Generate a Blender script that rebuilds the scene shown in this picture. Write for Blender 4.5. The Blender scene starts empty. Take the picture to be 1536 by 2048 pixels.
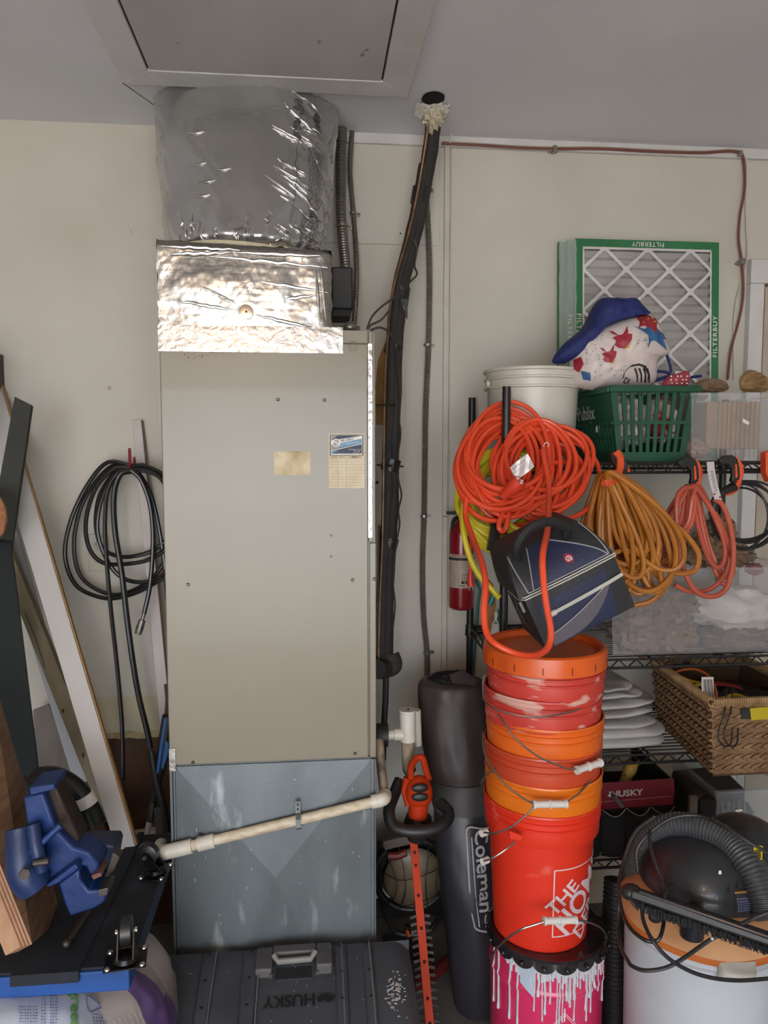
import bpy, bmesh, math, random
from mathutils import Vector, Matrix, noise
random.seed(7)
V = Vector
SC = bpy.context.scene
COL = SC.collection
# ------------------------------------------------------------ camera
FPX, YAW, PITCH, CAMY, CAMZ = 1490.0, math.radians(5.6), math.radians(4.7), -2.65, 1.66
cf = V((math.sin(YAW)*math.cos(PITCH), math.cos(YAW)*math.cos(PITCH), -math.sin(PITCH)))
cr = V((math.cos(YAW), -math.sin(YAW), 0)); cu = cr.cross(cf)
cd = bpy.data.cameras.new('camera'); cam = bpy.data.objects.new('camera', cd); COL.objects.link(cam)
cam.location = (0, CAMY, CAMZ)
cam.rotation_euler = Matrix((cr, cu, -cf)).transposed().to_euler()
cd.sensor_fit = 'VERTICAL'; cd.sensor_height = 36; cd.lens = FPX*36/2048; cd.clip_start = .05
SC.camera = cam
# ------------------------------------------------------------ view, world, lights
SC.view_settings.view_transform = 'Standard'; SC.view_settings.look = 'None'
SC.view_settings.exposure = 0.3; SC.view_settings.gamma = 1; SC.view_settings.use_curve_mapping = False
SC.cycles.use_denoising = True
SC.cycles.max_bounces = 8; SC.cycles.diffuse_bounces = 4; SC.cycles.transparent_max_bounces = 16
SC.cycles.caustics_reflective = False; SC.cycles.caustics_refractive = False
SC.cycles.sample_clamp_indirect = 6
W = bpy.data.worlds.new('sky'); SC.world = W; W.use_nodes = True
bg = W.node_tree.nodes['Background']; bg.inputs[0].default_value = (.88, .92, 1.0, 1); bg.inputs[1].default_value = 6.6
FZ, CZ = -0.08, 2.743
XL, XR, YO = -2.3, 3.0, -5.6
pl = bpy.data.lights.new('door_opening_portal', 'AREA'); pl.shape = 'RECTANGLE'; pl.size = 3.4; pl.size_y = 2.28
pl.cycles.is_portal = True
po = bpy.data.objects.new('door_opening_portal', pl); COL.objects.link(po)
po.location = (-.4, YO+.02, 1.06); po.rotation_euler = (math.radians(90), 0, 0)
sl = bpy.data.lights.new('sun', 'SUN'); sl.energy = 11.0; sl.angle = .01; sl.color = (1, .96, .91)
so = bpy.data.objects.new('sun', sl); COL.objects.link(so); so.rotation_euler = (math.radians(52), math.radians(6), 0)
def lamp(name, loc, e, col, r):
    l = bpy.data.lights.new(name, 'POINT'); l.energy = e; l.color = col; l.shadow_soft_size = r
    o = bpy.data.objects.new(name, l); COL.objects.link(o); o.location = loc; return o
lamp('ceiling_bulb', (-.55, -4.1, 2.5), 20, (1, .62, .33), .09)   # warm bulb of the door opener behind the camera
# ------------------------------------------------------------ helpers
def P(px, py, Y):      # point of the plane Y that the photograph shows at a pixel
    d = cf*FPX + cr*(px-768) - cu*(py-1024)
    return V((0, CAMY, CAMZ)) + d*((Y-CAMY)/d.y)
def PZ(px, py, z):
    d = cf*FPX + cr*(px-768) - cu*(py-1024)
    return V((0, CAMY, CAMZ)) + d*((z-CAMZ)/d.z)
def lin(c):
    if isinstance(c, str): c = [int(c[i:i+2], 16)/255 for i in (0, 2, 4)]
    return tuple(x/12.92 if x <= .04045 else ((x+.055)/1.055)**2.4 for x in c)+(1,)
MATS = {}
def mat(name, c, rough=.5, metal=0., c2=None, ns=8., nd=3., lo=.35, hi=.65, bump=0., bs=60., stretch=None, coat=0., spec=.5, c3=None, s3=25., t3=.62, w3=.04, alpha=None, trans=0.):
    """principled material: colour c varied to c2 by noise, optional worn spots c3, optional bump"""
    if name in MATS: return MATS[name]
    m = bpy.data.materials.new(name); m.use_nodes = True; MATS[name] = m
    nt = m.node_tree; N = nt.nodes; L = nt.links; b = N['Principled BSDF']
    b.inputs['Roughness'].default_value = rough; b.inputs['Metallic'].default_value = metal
    b.inputs['Specular IOR Level'].default_value = spec; b.inputs['Coat Weight'].default_value = coat
    if trans: b.inputs['Transmission Weight'].default_value = trans
    if alpha is not None: b.inputs['Alpha'].default_value = alpha
    tc = N.new('ShaderNodeTexCoord'); src = tc.outputs['Object']
    if stretch:
        mp = N.new('ShaderNodeMapping'); mp.inputs['Scale'].default_value = stretch
        L.new(src, mp.inputs[0]); src = mp.outputs[0]
    col = None
    def nz(scale, det):
        n = N.new('ShaderNodeTexNoise'); n.inputs['Scale'].default_value = scale; n.inputs['Detail'].default_value = det
        L.new(src, n.inputs['Vector']); return n
    a = lin(c)
    if c2 is None: c2v = tuple(min(1, x*.86) for x in a[:3])+(1,)
    else: c2v = lin(c2)
    n = nz(ns, nd); r = N.new('ShaderNodeValToRGB'); e = r.color_ramp.elements
    e[0].position = lo; e[0].color = a; e[1].position = hi; e[1].color = c2v
    L.new(n.outputs['Fac'], r.inputs[0]); out = r.outputs[0]
    if c3:
        n3 = nz(s3, 5); r3 = N.new('ShaderNodeValToRGB'); e = r3.color_ramp.elements
        e[0].position = t3; e[0].color = (0, 0, 0, 1); e[1].position = t3+w3; e[1].color = (1, 1, 1, 1)
        L.new(n3.outputs['Fac'], r3.inputs[0])
        mx = N.new('ShaderNodeMix'); mx.data_type = 'RGBA'; L.new(r3.outputs[0], mx.inputs[0]); L.new(out, mx.inputs[6]); mx.inputs[7].default_value = lin(c3)
        out = mx.outputs[2]
    L.new(out, b.inputs['Base Color'])
    if bump:
        nb = nz(bs, 3); bp = N.new('ShaderNodeBump'); bp.inputs['Strength'].default_value = bump; bp.inputs['Distance'].default_value = .01
        L.new(nb.outputs['Fac'], bp.inputs['Height']); L.new(bp.outputs[0], b.inputs['Normal'])
    return m
def clear(name, tint='dfe6ea', a=.28, rough=.12):
    """clear plastic: mostly see-through with a milky, glossy skin"""
    if name in MATS: return MATS[name]
    m = mat(name, tint, rough, alpha=a, c2=tint); return m
def woodmat(name, c, c2, scale=(1, 1, 1), rough=.6, dist=3.):
    if name in MATS: return MATS[name]
    m = bpy.data.materials.new(name); m.use_nodes = True; MATS[name] = m
    nt = m.node_tree; N = nt.nodes; L = nt.links; b = N['Principled BSDF']; b.inputs['Roughness'].default_value = rough
    tc = N.new('ShaderNodeTexCoord'); mp = N.new('ShaderNodeMapping'); mp.inputs['Scale'].default_value = scale
    L.new(tc.outputs['Object'], mp.inputs[0])
    n = N.new('ShaderNodeTexNoise'); n.inputs['Scale'].default_value = 3; n.inputs['Detail'].default_value = 6; n.inputs['Distortion'].default_value = dist
    L.new(mp.outputs[0], n.inputs['Vector'])
    r = N.new('ShaderNodeValToRGB'); e = r.color_ramp.elements
    e[0].position = .35; e[0].color = lin(c); e[1].position = .65; e[1].color = lin(c2)
    L.new(n.outputs['Fac'], r.inputs[0]); L.new(r.outputs[0], b.inputs['Base Color'])
    bp = N.new('ShaderNodeBump'); bp.inputs['Strength'].default_value = .15; bp.inputs['Distance'].default_value = .004
    L.new(n.outputs['Fac'], bp.inputs['Height']); L.new(bp.outputs[0], b.inputs['Normal'])
    return m
def smooth(pts, k=6, closed=False):
    """Catmull-Rom through the points"""
    pts = [V(p) for p in pts]; n = len(pts); out = []
    if n < 3: return pts
    for i in range(n if closed else n-1):
        p0 = pts[(i-1) % n] if closed or i > 0 else pts[0]*2-pts[1]
        p1 = pts[i]; p2 = pts[(i+1) % n]
        p3 = pts[(i+2) % n] if closed or i+2 < n else p2*2-p1
        for j in range(k):
            t = j/k
            out.append(.5*((2*p1)+(p2-p0)*t+(2*p0-5*p1+4*p2-p3)*t*t+(3*p1-p0-3*p2+p3)*t**3))
    if not closed: out.append(pts[-1])
    return out
class MB:
    def __init__(s): s.v = []; s.f = []
    def add(s, vs, fs):
        k = len(s.v); s.v += [V(v) for v in vs]; s.f += [tuple(i+k for i in f) for f in fs]; return s
    def box(s, x0, x1, y0, y1, z0, z1):
        return s.add([(x, y, z) for x in (x0, x1) for y in (y0, y1) for z in (z0, z1)],
                     [(0, 1, 3, 2), (4, 6, 7, 5), (0, 4, 5, 1), (2, 3, 7, 6), (0, 2, 6, 4), (1, 5, 7, 3)])
    def beam(s, p, q, w, h, up=(0, 0, 1)):
        p = V(p); q = V(q); d = (q-p).normalized(); a = d.cross(V(up))
        if a.length < 1e-4: a = d.cross(V((0, 1, 0)))
        a.normalize(); b = a.cross(d); a *= w/2; b *= h/2
        return s.add([p-a-b, p+a-b, p+a+b, p-a+b, q-a-b, q+a-b, q+a+b, q-a+b],
                     [(0, 1, 2, 3), (7, 6, 5, 4), (0, 4, 5, 1), (1, 5, 6, 2), (2, 6, 7, 3), (3, 7, 4, 0)])
    def poly(s, pts, t, nrm=None):
        """flat polygon extruded by t along -normal"""
        pts = [V(p) for p in pts]; n = len(pts)
        if nrm is None:
            nrm = V((0, 0, 0))
            for i in range(n): nrm += (pts[i]-pts[0]).cross(pts[(i+1) % n]-pts[0])
            nrm.normalize()
            if nrm.y > 0: nrm = -nrm          # face the camera side
        nrm = V(nrm)
        return s.add(pts+[p-nrm*t for p in pts], [tuple(range(n)), tuple(range(2*n-1, n-1, -1))]+[(i, i+n, (i+1) % n+n, (i+1) % n) for i in range(n)])
    def tube(s, pts, r, n=8, closed=False, cap=True, flat=None):
        pts = [V(p) for p in pts]; m = len(pts)
        if m < 2: return s
        R = r if callable(r) else (lambda i: r[i]) if isinstance(r, (list, tuple)) else (lambda i: r)
        T = []
        for i in range(m):
            a = pts[(i-1) % m] if closed or i else pts[0]; b = pts[(i+1) % m] if closed or i < m-1 else pts[-1]
            t = b-a; T.append(t.normalized() if t.length > 1e-9 else (T[-1] if T else V((0, 0, 1))))
        u = T[0].orthogonal().normalized() if flat is None else (V(flat[0])-T[0]*T[0].dot(V(flat[0]))).normalized()
        vs = []
        for i in range(m):
            if flat is None: u = (u-T[i]*u.dot(T[i]))
            else: u = V(flat[0])-T[i]*T[i].dot(V(flat[0]))
            if u.length < 1e-6: u = T[i].orthogonal()
            u.normalize(); w = T[i].cross(u); rr = R(i)
            for j in range(n):
                a = 2*math.pi*(j+(.5 if n == 4 else 0))/n
                k = flat[1] if flat else 1
                vs.append(pts[i]+u*(rr*k*math.cos(a))+w*(rr*math.sin(a)))
        fs = []
        for i in range(m if closed else m-1):
            i2 = (i+1) % m
            for j in range(n): fs.append((i*n+j, i*n+(j+1) % n, i2*n+(j+1) % n, i2*n+j))
        if cap and not closed: fs += [tuple(range(n-1, -1, -1)), tuple(range((m-1)*n, m*n))]
        return s.add(vs, fs)
    def cyl(s, p, q, r, r2=None, n=20):
        return s.tube([p, q], [r, r if r2 is None else r2], n)
    def lathe(s, c, prof, n=48, wob=None):
        """profile [(radius, z)] turned about the vertical through c"""
        c = V(c); vs = []; m = len(prof)
        for (r, z) in prof:
            for j in range(n):
                a = 2*math.pi*j/n; rr = r*(1+(wob(a, z) if wob else 0)); vs.append((c.x+rr*math.cos(a), c.y+rr*math.sin(a), c.z+z))
        fs = [(i*n+j, i*n+(j+1) % n, (i+1)*n+(j+1) % n, (i+1)*n+j) for i in range(m-1) for j in range(n)]
        if prof[0][0] > 1e-6: fs.append(tuple(range(n-1, -1, -1)))
        if prof[-1][0] > 1e-6: fs.append(tuple(range((m-1)*n, m*n)))
        return s.add(vs, fs)
    def grid(s, fn, nu, nv):
        vs = [fn(i/nu, j/nv) for i in range(nu+1) for j in range(nv+1)]
        return s.add(vs, [(i*(nv+1)+j, (i+1)*(nv+1)+j, (i+1)*(nv+1)+j+1, i*(nv+1)+j+1) for i in range(nu) for j in range(nv)])
    def ball(s, c, r, nu=24, nv=14, disp=None, M=None):
        c = V(c); r = V(r) if not isinstance(r, (int, float)) else V((r, r, r)); vs = []
        for i in range(nv+1):
            th = math.pi*i/nv
            for j in range(nu):
                ph = 2*math.pi*j/nu; d = V((math.sin(th)*math.cos(ph), math.sin(th)*math.sin(ph), math.cos(th)))
                k = 1+(disp(d) if disp else 0); q = V((d.x*r.x*k, d.y*r.y*k, d.z*r.z*k))
                vs.append(c+(M@q if M else q))
        return s.add(vs, [(i*nu+j, (i+1)*nu+j, (i+1)*nu+(j+1) % nu, i*nu+(j+1) % nu) for i in range(nv) for j in range(nu)])
    def sheet(s, fn, nu, nv, t):
        """double-sided sheet of thickness t"""
        k = len(s.v); s.grid(fn, nu, nv); g = s.v[k:]; W_ = nv+1; nn = []
        for i in range(nu+1):
            for j in range(nv+1):
                a = g[min(i+1, nu)*W_+j]-g[max(i-1, 0)*W_+j]; b = g[i*W_+min(j+1, nv)]-g[i*W_+max(j-1, 0)]
                c = a.cross(b); nn.append(c.normalized() if c.length > 1e-12 else V((0, -1, 0)))
        b0 = [g[i]-nn[i]*t for i in range(len(g))]
        fs = [(i*W_+j, i*W_+j+1, (i+1)*W_+j+1, (i+1)*W_+j) for i in range(nu) for j in range(nv)]
        k2 = len(s.v); s.add(b0, fs)
        rim = [i*W_ for i in range(nu+1)]+[nu*W_+j for j in range(1, nv+1)]+[i*W_+nv for i in range(nu-1, -1, -1)]+[j for j in range(nv-1, 0, -1)]
        for a, b in zip(rim, rim[1:]+rim[:1]): s.f.append((k+a, k2+a, k2+b, k+b))
        return s
    def x(s, M, k=0):
        for i in range(k, len(s.v)): s.v[i] = M@s.v[i]
        return s
ORG = {}
def obj(name, mb, m, parent=None, label=None, cat=None, group=None, kind=None, bevel=0, sharp=32, org=None):
    me = bpy.data.meshes.new(name); vs = mb.v
    if parent is not None: o0 = ORG[parent.name]
    elif org is not None: o0 = V(org)
    else:
        xs = [v.x for v in vs]; ys = [v.y for v in vs]; zs = [v.z for v in vs]
        o0 = V(((min(xs)+max(xs))/2, (min(ys)+max(ys))/2, min(zs)))
    me.from_pydata([tuple(v-o0) for v in vs], [], mb.f)
    b = bmesh.new(); b.from_mesh(me); bmesh.ops.recalc_face_normals(b, faces=b.faces); b.to_mesh(me); b.free()
    me.polygons.foreach_set('use_smooth', [True]*len(me.polygons)); me.set_sharp_from_angle(angle=math.radians(sharp))
    me.materials.append(m); o = bpy.data.objects.new(name, me); COL.objects.link(o)
    if parent is not None: o.parent = parent; ORG[o.name] = ORG[parent.name]
    else: o.location = o0; ORG[o.name] = o0
    if bevel:
        bv = o.modifiers.new('edge', 'BEVEL'); bv.width = bevel; bv.segments = 2; bv.limit_method = 'ANGLE'; bv.angle_limit = math.radians(40)
    if label: o['label'] = label
    if cat: o['category'] = cat
    if group: o['group'] = group
    if kind: o['kind'] = kind
    return o
def thing(name, label, cat, loc, group=None, kind=None):
    o = bpy.data.objects.new(name, None); COL.objects.link(o); o.location = loc; o.empty_display_size = .05
    ORG[o.name] = V(loc); o['label'] = label
    if cat: o['category'] = cat
    if group: o['group'] = group
    if kind: o['kind'] = kind
    return o
def dup(root, loc, label=None, rz=0):
    r = root.copy(); COL.objects.link(r); r.location = loc; r.rotation_euler[2] += rz
    if label: r['label'] = label
    for ch in list(root.children):
        c = ch.copy(); COL.objects.link(c); c.parent = r
        for g in list(ch.children):
            d = g.copy(); COL.objects.link(d); d.parent = c
    ORG[r.name] = V(loc); return r
def text(s, size, fn, mb=None, h=.0006, bold=0., space=1., sub=0, cx=True):
    """letters laid on a surface: fn(u, v, h) gives the point; u, v in metres from the middle of the line"""
    cu_ = bpy.data.curves.new('t', 'FONT'); cu_.body = s; cu_.size = size; cu_.offset = bold*size; cu_.space_character = space
    cu_.align_x = 'CENTER' if cx else 'LEFT'; cu_.align_y = 'CENTER'; cu_.resolution_u = 3
    o = bpy.data.objects.new('t', cu_); me = bpy.data.meshes.new_from_object(o)
    b = bmesh.new(); b.from_mesh(me)
    if sub:
        bmesh.ops.triangulate(b, faces=b.faces); bmesh.ops.subdivide_edges(b, edges=b.edges, cuts=sub, use_grid_fill=True)
    mb = mb or MB(); b.verts.index_update()
    mb.add([fn(v.co.x, v.co.y, h) for v in b.verts], [tuple(v.index for v in f.verts) for f in b.faces])
    b.free(); bpy.data.meshes.remove(me); bpy.data.objects.remove(o); bpy.data.curves.remove(cu_)
    return mb
def decal(mb, pts, fn, h=.0006):
    return mb.add([fn(x, y, h) for x, y in pts], [tuple(range(len(pts)))])
def dline(mb, a, b, w, fn, h=.0007, n=1):
    a = V((a[0], a[1], 0)); b = V((b[0], b[1], 0)); d = (b-a).normalized(); p = V((-d.y, d.x, 0))*w/2
    for i in range(n):
        q = a+(b-a)*(i/n); r = a+(b-a)*((i+1)/n); decal(mb, [(q-p)[:2], (r-p)[:2], (r+p)[:2], (q+p)[:2]], fn, h)
    return mb
def plane_fn(o, u, v):
    """fn for text on a flat face: origin o, unit right u, unit up v"""
    o = V(o); u = V(u).normalized(); v = V(v).normalized(); n = u.cross(v)
    return lambda a, b, h: o+u*a+v*b+n*h
def nz3(p, s=1., k=0): return noise.noise(V(p)*s+V((k*7.3, k*3.1, k*1.7)))
def rough_ball(c, r, seed, amp=.25, f=2.2, nu=40, nv=24, M=None):
    def dd(d):
        a = nz3(d, f, seed); b = abs(nz3(d, f*2.3, seed+9)); e = abs(nz3(d, f*4.6, seed+5))
        return amp*(a+.8*b+.4*e-.3)
    return MB().ball(c, r, nu, nv, dd, M)
def cordpts(l): return [P(*p) for p in l]
# ============================================================ the room
m_wall = mat('painted drywall', 'd2cec3', .75, c2='c8c3b6', ns=2.2, nd=4, bump=.04, bs=180, c3='dcdcd6', s3=1.6, t3=.66, w3=.1)
m_ceil = mat('painted ceiling', 'e8e7ec', .85, c2='dfdfe4', ns=1.5, bump=.05, bs=140)
m_floor = mat('garage concrete', '76736e', .8, c2='676460', ns=6, bump=.1, bs=70)
m_trim = mat('white trim paint', 'd9d7d6', .6, c2='cfcdcb', ns=9, bump=.03)
m_ply = woodmat('plywood brown', '64452f', '4d3424', (3, 3, .5), dist=.6)
w = MB().box(XL, XR, 0, .12, P(240, 1471, 0).z, CZ+.1)
obj('wall_back', w, m_wall, kind='structure', label='off-white painted drywall at the back of the garage')
obj('wall_left', MB().box(XL-.12, XL, YO, .12, FZ, CZ+.1), m_wall, kind='structure', label='off-white drywall side wall left of the air handler')
obj('wall_right', MB().box(XR, XR+.12, YO, .12, FZ, CZ+.1), m_wall, kind='structure', label='off-white drywall side wall beyond the shelving')
w = MB().box(XL, -2.1, YO, YO+.12, FZ, CZ); w.box(1.3, XR, YO, YO+.12, FZ, CZ); w.box(-2.1, 1.3, YO, YO+.12, 2.2, CZ)
obj('wall_front', w, m_wall, kind='structure', label='drywall around the open garage door')
obj('ceiling', MB().box(XL-.12, XR+.12, YO, .12, CZ, CZ+.1), m_ceil, kind='structure', label='smooth white painted garage ceiling')
obj('floor', MB().box(XL-.12, XR+.12, YO, .12, FZ-.1, FZ), m_floor, kind='structure', label='grey concrete garage floor')
obj('driveway_ground', MB().box(-14, 14, -22, YO, FZ-.12, FZ-.02), mat('driveway concrete', 'c3c1bd', .85, c2='b5b3af', ns=2), kind='structure', label='sunlit concrete driveway outside the open door')
# lower wall, where the drywall has been cut away and brown sheathing shows
zc = P(240, 1471, 0).z
w = MB(); w.box(XL, 0.0, .03, .1, FZ, zc+.01)
obj('trim_1', w, m_ply, kind='structure', label='brown plywood sheathing below the cut drywall edge')
w = MB()
xs = [P(x, 1471, 0).x for x in range(-60, 400, 9)]
for a, b in zip(xs, xs[1:]): w.box(a, b, -.004, .0, zc-.008-.012*abs(nz3((a*30, 0, 0))), zc+.012+.012*nz3((a*22, 2, 0)))
obj('trim_2', w, mat('torn gypsum edge', 'c8b98f', .9, c2='a8946a', ns=30), kind='structure', label='ragged yellowed paper edge of the cut drywall')
obj('wall_lower_right', MB().box(0.0, XR, .0, .12, FZ, zc), m_wall, kind='structure', label='off-white lower drywall behind the shelving')
obj('baseboard_back', MB().box(.16, .62, -.016, 0, FZ, FZ+.07), mat('dark sill board', '2a2420', .8), kind='structure', label='dark wooden sill board at the foot of the wall')
# yellowed water stain band as its own skim patch
obj('trim_3', MB().box(P(195, 1400, 0).x, P(330, 1400, 0).x, -.0015, 0, P(200, 1470, 0).z, P(200, 1395, 0).z), mat('stained paint', 'cbc6b2', .8, c2='c8bd94', ns=9, nd=5), kind='structure', label='yellow water-stained paint above the cut drywall edge')
# plywood patch panels behind the unit
zt = P(300, 478, 0).z
w = MB(); w.box(P(306, 478, 0).x, P(812, 478, 0).x, -.007, 0, P(810, 856, 0).z, zt)
obj('trim_4', w, m_wall, kind='structure', label='painted plywood patch panel on the wall behind the air handler', bevel=.002)
w = MB(); w.box(P(640, 300, 0).x, P(880, 300, 0).x, -.005, 0, zt+.003, P(700, 283, 0).z)
obj('trim_5', w, m_wall, kind='structure', label='painted plywood filler panel above the patch panel', bevel=.002)
w = MB(); w.box(P(655, 270, 0).x, XR, -.018, 0, CZ-.035, CZ)
obj('trim_6', w, m_trim, kind='structure', label='flat white trim strip along the top of the wall', bevel=.002)
# batten strip
w = MB(); xb = P(891, 700, 0).x; zj = P(891, 1032, 0).z
w.box(xb-.009, xb+.009, -.012, 0, zj+.001, P(891, 268, 0).z); w.box(xb-.009, xb+.009, -.012, 0, P(891, 1420, 0).z, zj-.001)
w.box(xb+.013, xb+.017, -.006, 0, P(891, 1420, 0).z, P(891, 290, 0).z)
obj('trim_7', w, mat('batten paint', 'cfcbbf', .6), kind='structure', label='narrow white batten running down the wall', bevel=.001)
# door at the right
xd = P(1487, 700, 0).x; zd = P(1500, 522, 0).z
dr = thing('door_1', 'white panel door with brown weatherstrip in a white casing', None, (xd+.5, 0, FZ), kind='structure')
w = MB(); w.box(xd, xd+.055, -.03, 0, FZ, zd-.086); w.box(xd, xd+1.2, -.03, 0, zd-.085, zd); obj('door_casing', w, m_trim, dr, bevel=.003)
w = MB(); w.box(xd+.055, xd+.063, -.02, 0, FZ, zd-.085); w.box(xd+.055, xd+1.1, -.02, 0, zd-.093, zd-.085)
obj('weatherstrip', w, mat('brown weatherstrip', '7a4f38', .6), dr)
obj('door_leaf', MB().box(xd+.063, xd+1.1, -.008, .0, FZ, zd-.093), mat('door paint', 'bdb2a2', .5), dr)
# attic hatch: frame of four mitred boards and a panel
ZT = CZ-.022
c0 = PZ(245, 163, ZT); c1 = PZ(815, 200, ZT); hx0 = c0.x; hx1 = c1.x+.0; hy1 = (c0.y+c1.y)/2; hy0 = hy1-1.35; bw = .085
hr = thing('attic_hatch', 'white attic hatch panel in a mitred frame on the ceiling', 'hatch', ((hx0+hx1)/2, (hy0+hy1)/2, CZ))
def fr(a, b, c, d): 
    q = [V((x, y, ZT)) for x, y in (a, b, c, d)]
    return MB().poly(q, -.022, (0, 0, 1))
for q in (((hx0, hy1), (hx1, hy1), (hx1-bw, hy1-bw), (hx0+bw, hy1-bw)), ((hx0, hy0), (hx1, hy0), (hx1-bw, hy0+bw), (hx0+bw, hy0+bw)),
          ((hx0, hy0), (hx0, hy1), (hx0+bw, hy1-bw), (hx0+bw, hy0+bw)), ((hx1, hy0), (hx1, hy1), (hx1-bw, hy1-bw), (hx1-bw, hy0+bw))):
    obj('frame_board', fr(*q), m_trim, hr, bevel=.0015)
obj('hatch_panel', MB().box(hx0+bw+.006, hx1-bw-.006, hy0+bw, hy1-bw-.006, ZT+.002, ZT+.010), mat('hatch plywood paint', 'c9c4c2', .8, c2='bab5b3', ns=3, bump=.12, bs=25, c3='77716d', s3=22, t3=.69, w3=.02, stretch=(1, .5, 1)), hr)
obj('gap_shade', MB().box(hx0+bw-.002, hx1-bw+.002, hy0+bw-.01, hy1-bw+.002, ZT+.0075, ZT+.012), mat('gap shade brown', '4a3028', .9), hr)  # dark sheet above the panel: the gap's shade put into its colour
# water-stained seam on the ceiling by the hatch corner
w = MB(); a = PZ(245, 166, CZ-.001); b = PZ(316, 216, CZ-.001); w.beam(a, b, .002, .0015)
obj('trim_8', w, mat('seam line', '6a5548', .9), kind='structure', label='fine brown seam in the ceiling from the hatch corner')
# ============================================================ air handler
m_cab = mat('beige cabinet enamel', '8a8474', .30, c2='857f6e', ns=3, coat=.12, bump=.015, bs=9)
m_galv = mat('galvanised sheet', '70787b', .45, .4, c2='646b6e', ns=5, nd=6, c3='a3abad', s3=9, t3=.60, w3=.16, stretch=(2.2, 2.2, .7), bump=.03, bs=30)
def foil(name, base='d8d6d2', rough=.24, grid=True, bstr=.6, bs=22., dark=None):
    if name in MATS: return MATS[name]
    m = bpy.data.materials.new(name); m.use_nodes = True; MATS[name] = m
    nt = m.node_tree; N = nt.nodes; L = nt.links; b = N['Principled BSDF']
    b.inputs['Metallic'].default_value = 1; b.inputs['Roughness'].default_value = rough; b.inputs['Base Color'].default_value = lin(base)
    tc = N.new('ShaderNodeTexCoord')
    def nz(s, d, sc=(1, 1, 1), dist=0.):
        mp = N.new('ShaderNodeMapping'); mp.inputs['Scale'].default_value = sc; L.new(tc.outputs['Object'], mp.inputs[0])
        n = N.new('ShaderNodeTexNoise'); n.inputs['Scale'].default_value = s; n.inputs['Detail'].default_value = d; n.inputs['Distortion'].default_value = dist
        L.new(mp.outputs[0], n.inputs['Vector']); return n
    def ridge(n):
        a = N.new('ShaderNodeMath'); a.operation = 'SUBTRACT'; a.inputs[1].default_value = .5; L.new(n.outputs['Fac'], a.inputs[0])
        c = N.new('ShaderNodeMath'); c.operation = 'ABSOLUTE'; L.new(a.outputs[0], c.inputs[0]); return c
    r1 = ridge(nz(bs, 2, (1, 1, 1), .8)); r2 = ridge(nz(bs*.4, 2, (1, 1, 1.3), .6))
    ad = N.new('ShaderNodeMath'); ad.operation = 'MULTIPLY_ADD'; ad.inputs[1].default_value = .5; L.new(r1.outputs[0], ad.inputs[0]); L.new(r2.outputs[0], ad.inputs[2])
    hgt = ad.outputs[0]
    if grid:   # reinforcing scrim: two families of diagonal threads and one horizontal
        sx = N.new('ShaderNodeSeparateXYZ'); L.new(tc.outputs['Object'], sx.inputs[0]); tot = None
        for kx, kz, pitch in ((1, .42, .0115), (-1, .42, .0115), (0, 1, .0085)):
            a = N.new('ShaderNodeMath'); a.operation = 'MULTIPLY'; a.inputs[1].default_value = kx; L.new(sx.outputs['X'], a.inputs[0])
            c = N.new('ShaderNodeMath'); c.operation = 'MULTIPLY_ADD'; c.inputs[1].default_value = kz; L.new(sx.outputs['Z'], c.inputs[0]); L.new(a.outputs[0], c.inputs[2])
            d = N.new('ShaderNodeMath'); d.operation = 'PINGPONG'; d.inputs[1].default_value = pitch; L.new(c.outputs[0], d.inputs[0])
            e = N.new('ShaderNodeMath'); e.operation = 'LESS_THAN'; e.inputs[1].default_value = .0007; L.new(d.outputs[0], e.inputs[0])
            if tot is None: tot = e.outputs[0]
            else:
                g = N.new('ShaderNodeMath'); g.operation = 'MAXIMUM'; L.new(tot, g.inputs[0]); L.new(e.outputs[0], g.inputs[1]); tot = g.outputs[0]
        g = N.new('ShaderNodeMath'); g.operation = 'MULTIPLY_ADD'; g.inputs[1].default_value = -.06; L.new(tot, g.inputs[0]); L.new(hgt, g.inputs[2]); hgt = g.outputs[0]
        mx = N.new('ShaderNodeMix'); mx.data_type = 'RGBA'; L.new(tot, mx.inputs[0]); mx.inputs[6].default_value = lin(base); mx.inputs[7].default_value = lin('9c9890')
        L.new(mx.outputs[2], b.inputs['Base Color'])
    bp = N.new('ShaderNodeBump'); bp.inputs['Strength'].default_value = bstr; bp.inputs['Distance'].default_value = .02
    L.new(hgt, bp.inputs['Height']); L.new(bp.outputs[0], b.inputs['Normal'])
    return m
YF = -.72; CX0, CX1 = -.372, .168
ah = thing('air_handler', 'tall beige sheet-metal air handler cabinet with service stickers', 'air handler', (-.1, -.45, FZ))
obj('cabinet_body', MB().box(CX0, CX1, YF+.006, -.17, .842, 1.966), m_cab, ah, bevel=.003)
obj('front_panel', MB().box(CX0-.001, .1475, YF-.004, YF+.006, .842, 1.932), m_cab, ah, bevel=.003)
obj('top_panel', MB().box(CX0, .1475, YF-.001, YF+.006, 1.9335, 1.966), m_cab, ah, bevel=.001)
zs = P(745, 1085, YF).z
w = MB().box(.149, .160, YF-.002, YF+.006, zs+.001, 1.964); obj('corner_strip', w, m_cab, ah, bevel=.002)
w = MB().box(.151, .168, YF-.003, YF+.006, .842, zs-.001); obj('corner_strip', w, m_cab, ah, bevel=.002)
obj('foil_band', MB().sheet(lambda u, v: V((CX0-.003+u*(P(688, 680, YF).x-CX0), YF-.0055-.0022*abs(nz3((u*40, v*5, 0))), P(322, 703, YF).z+v*(1.972-P(322, 703, YF).z))), 60, 8, .001), foil('foil tape', 'a9a7a3', .30, False, .16, 40), ah, label='shiny foil tape band along the cabinet top')
z0, z1 = P(740, 1075, YF).z, P(738, 688, YF).z
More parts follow.
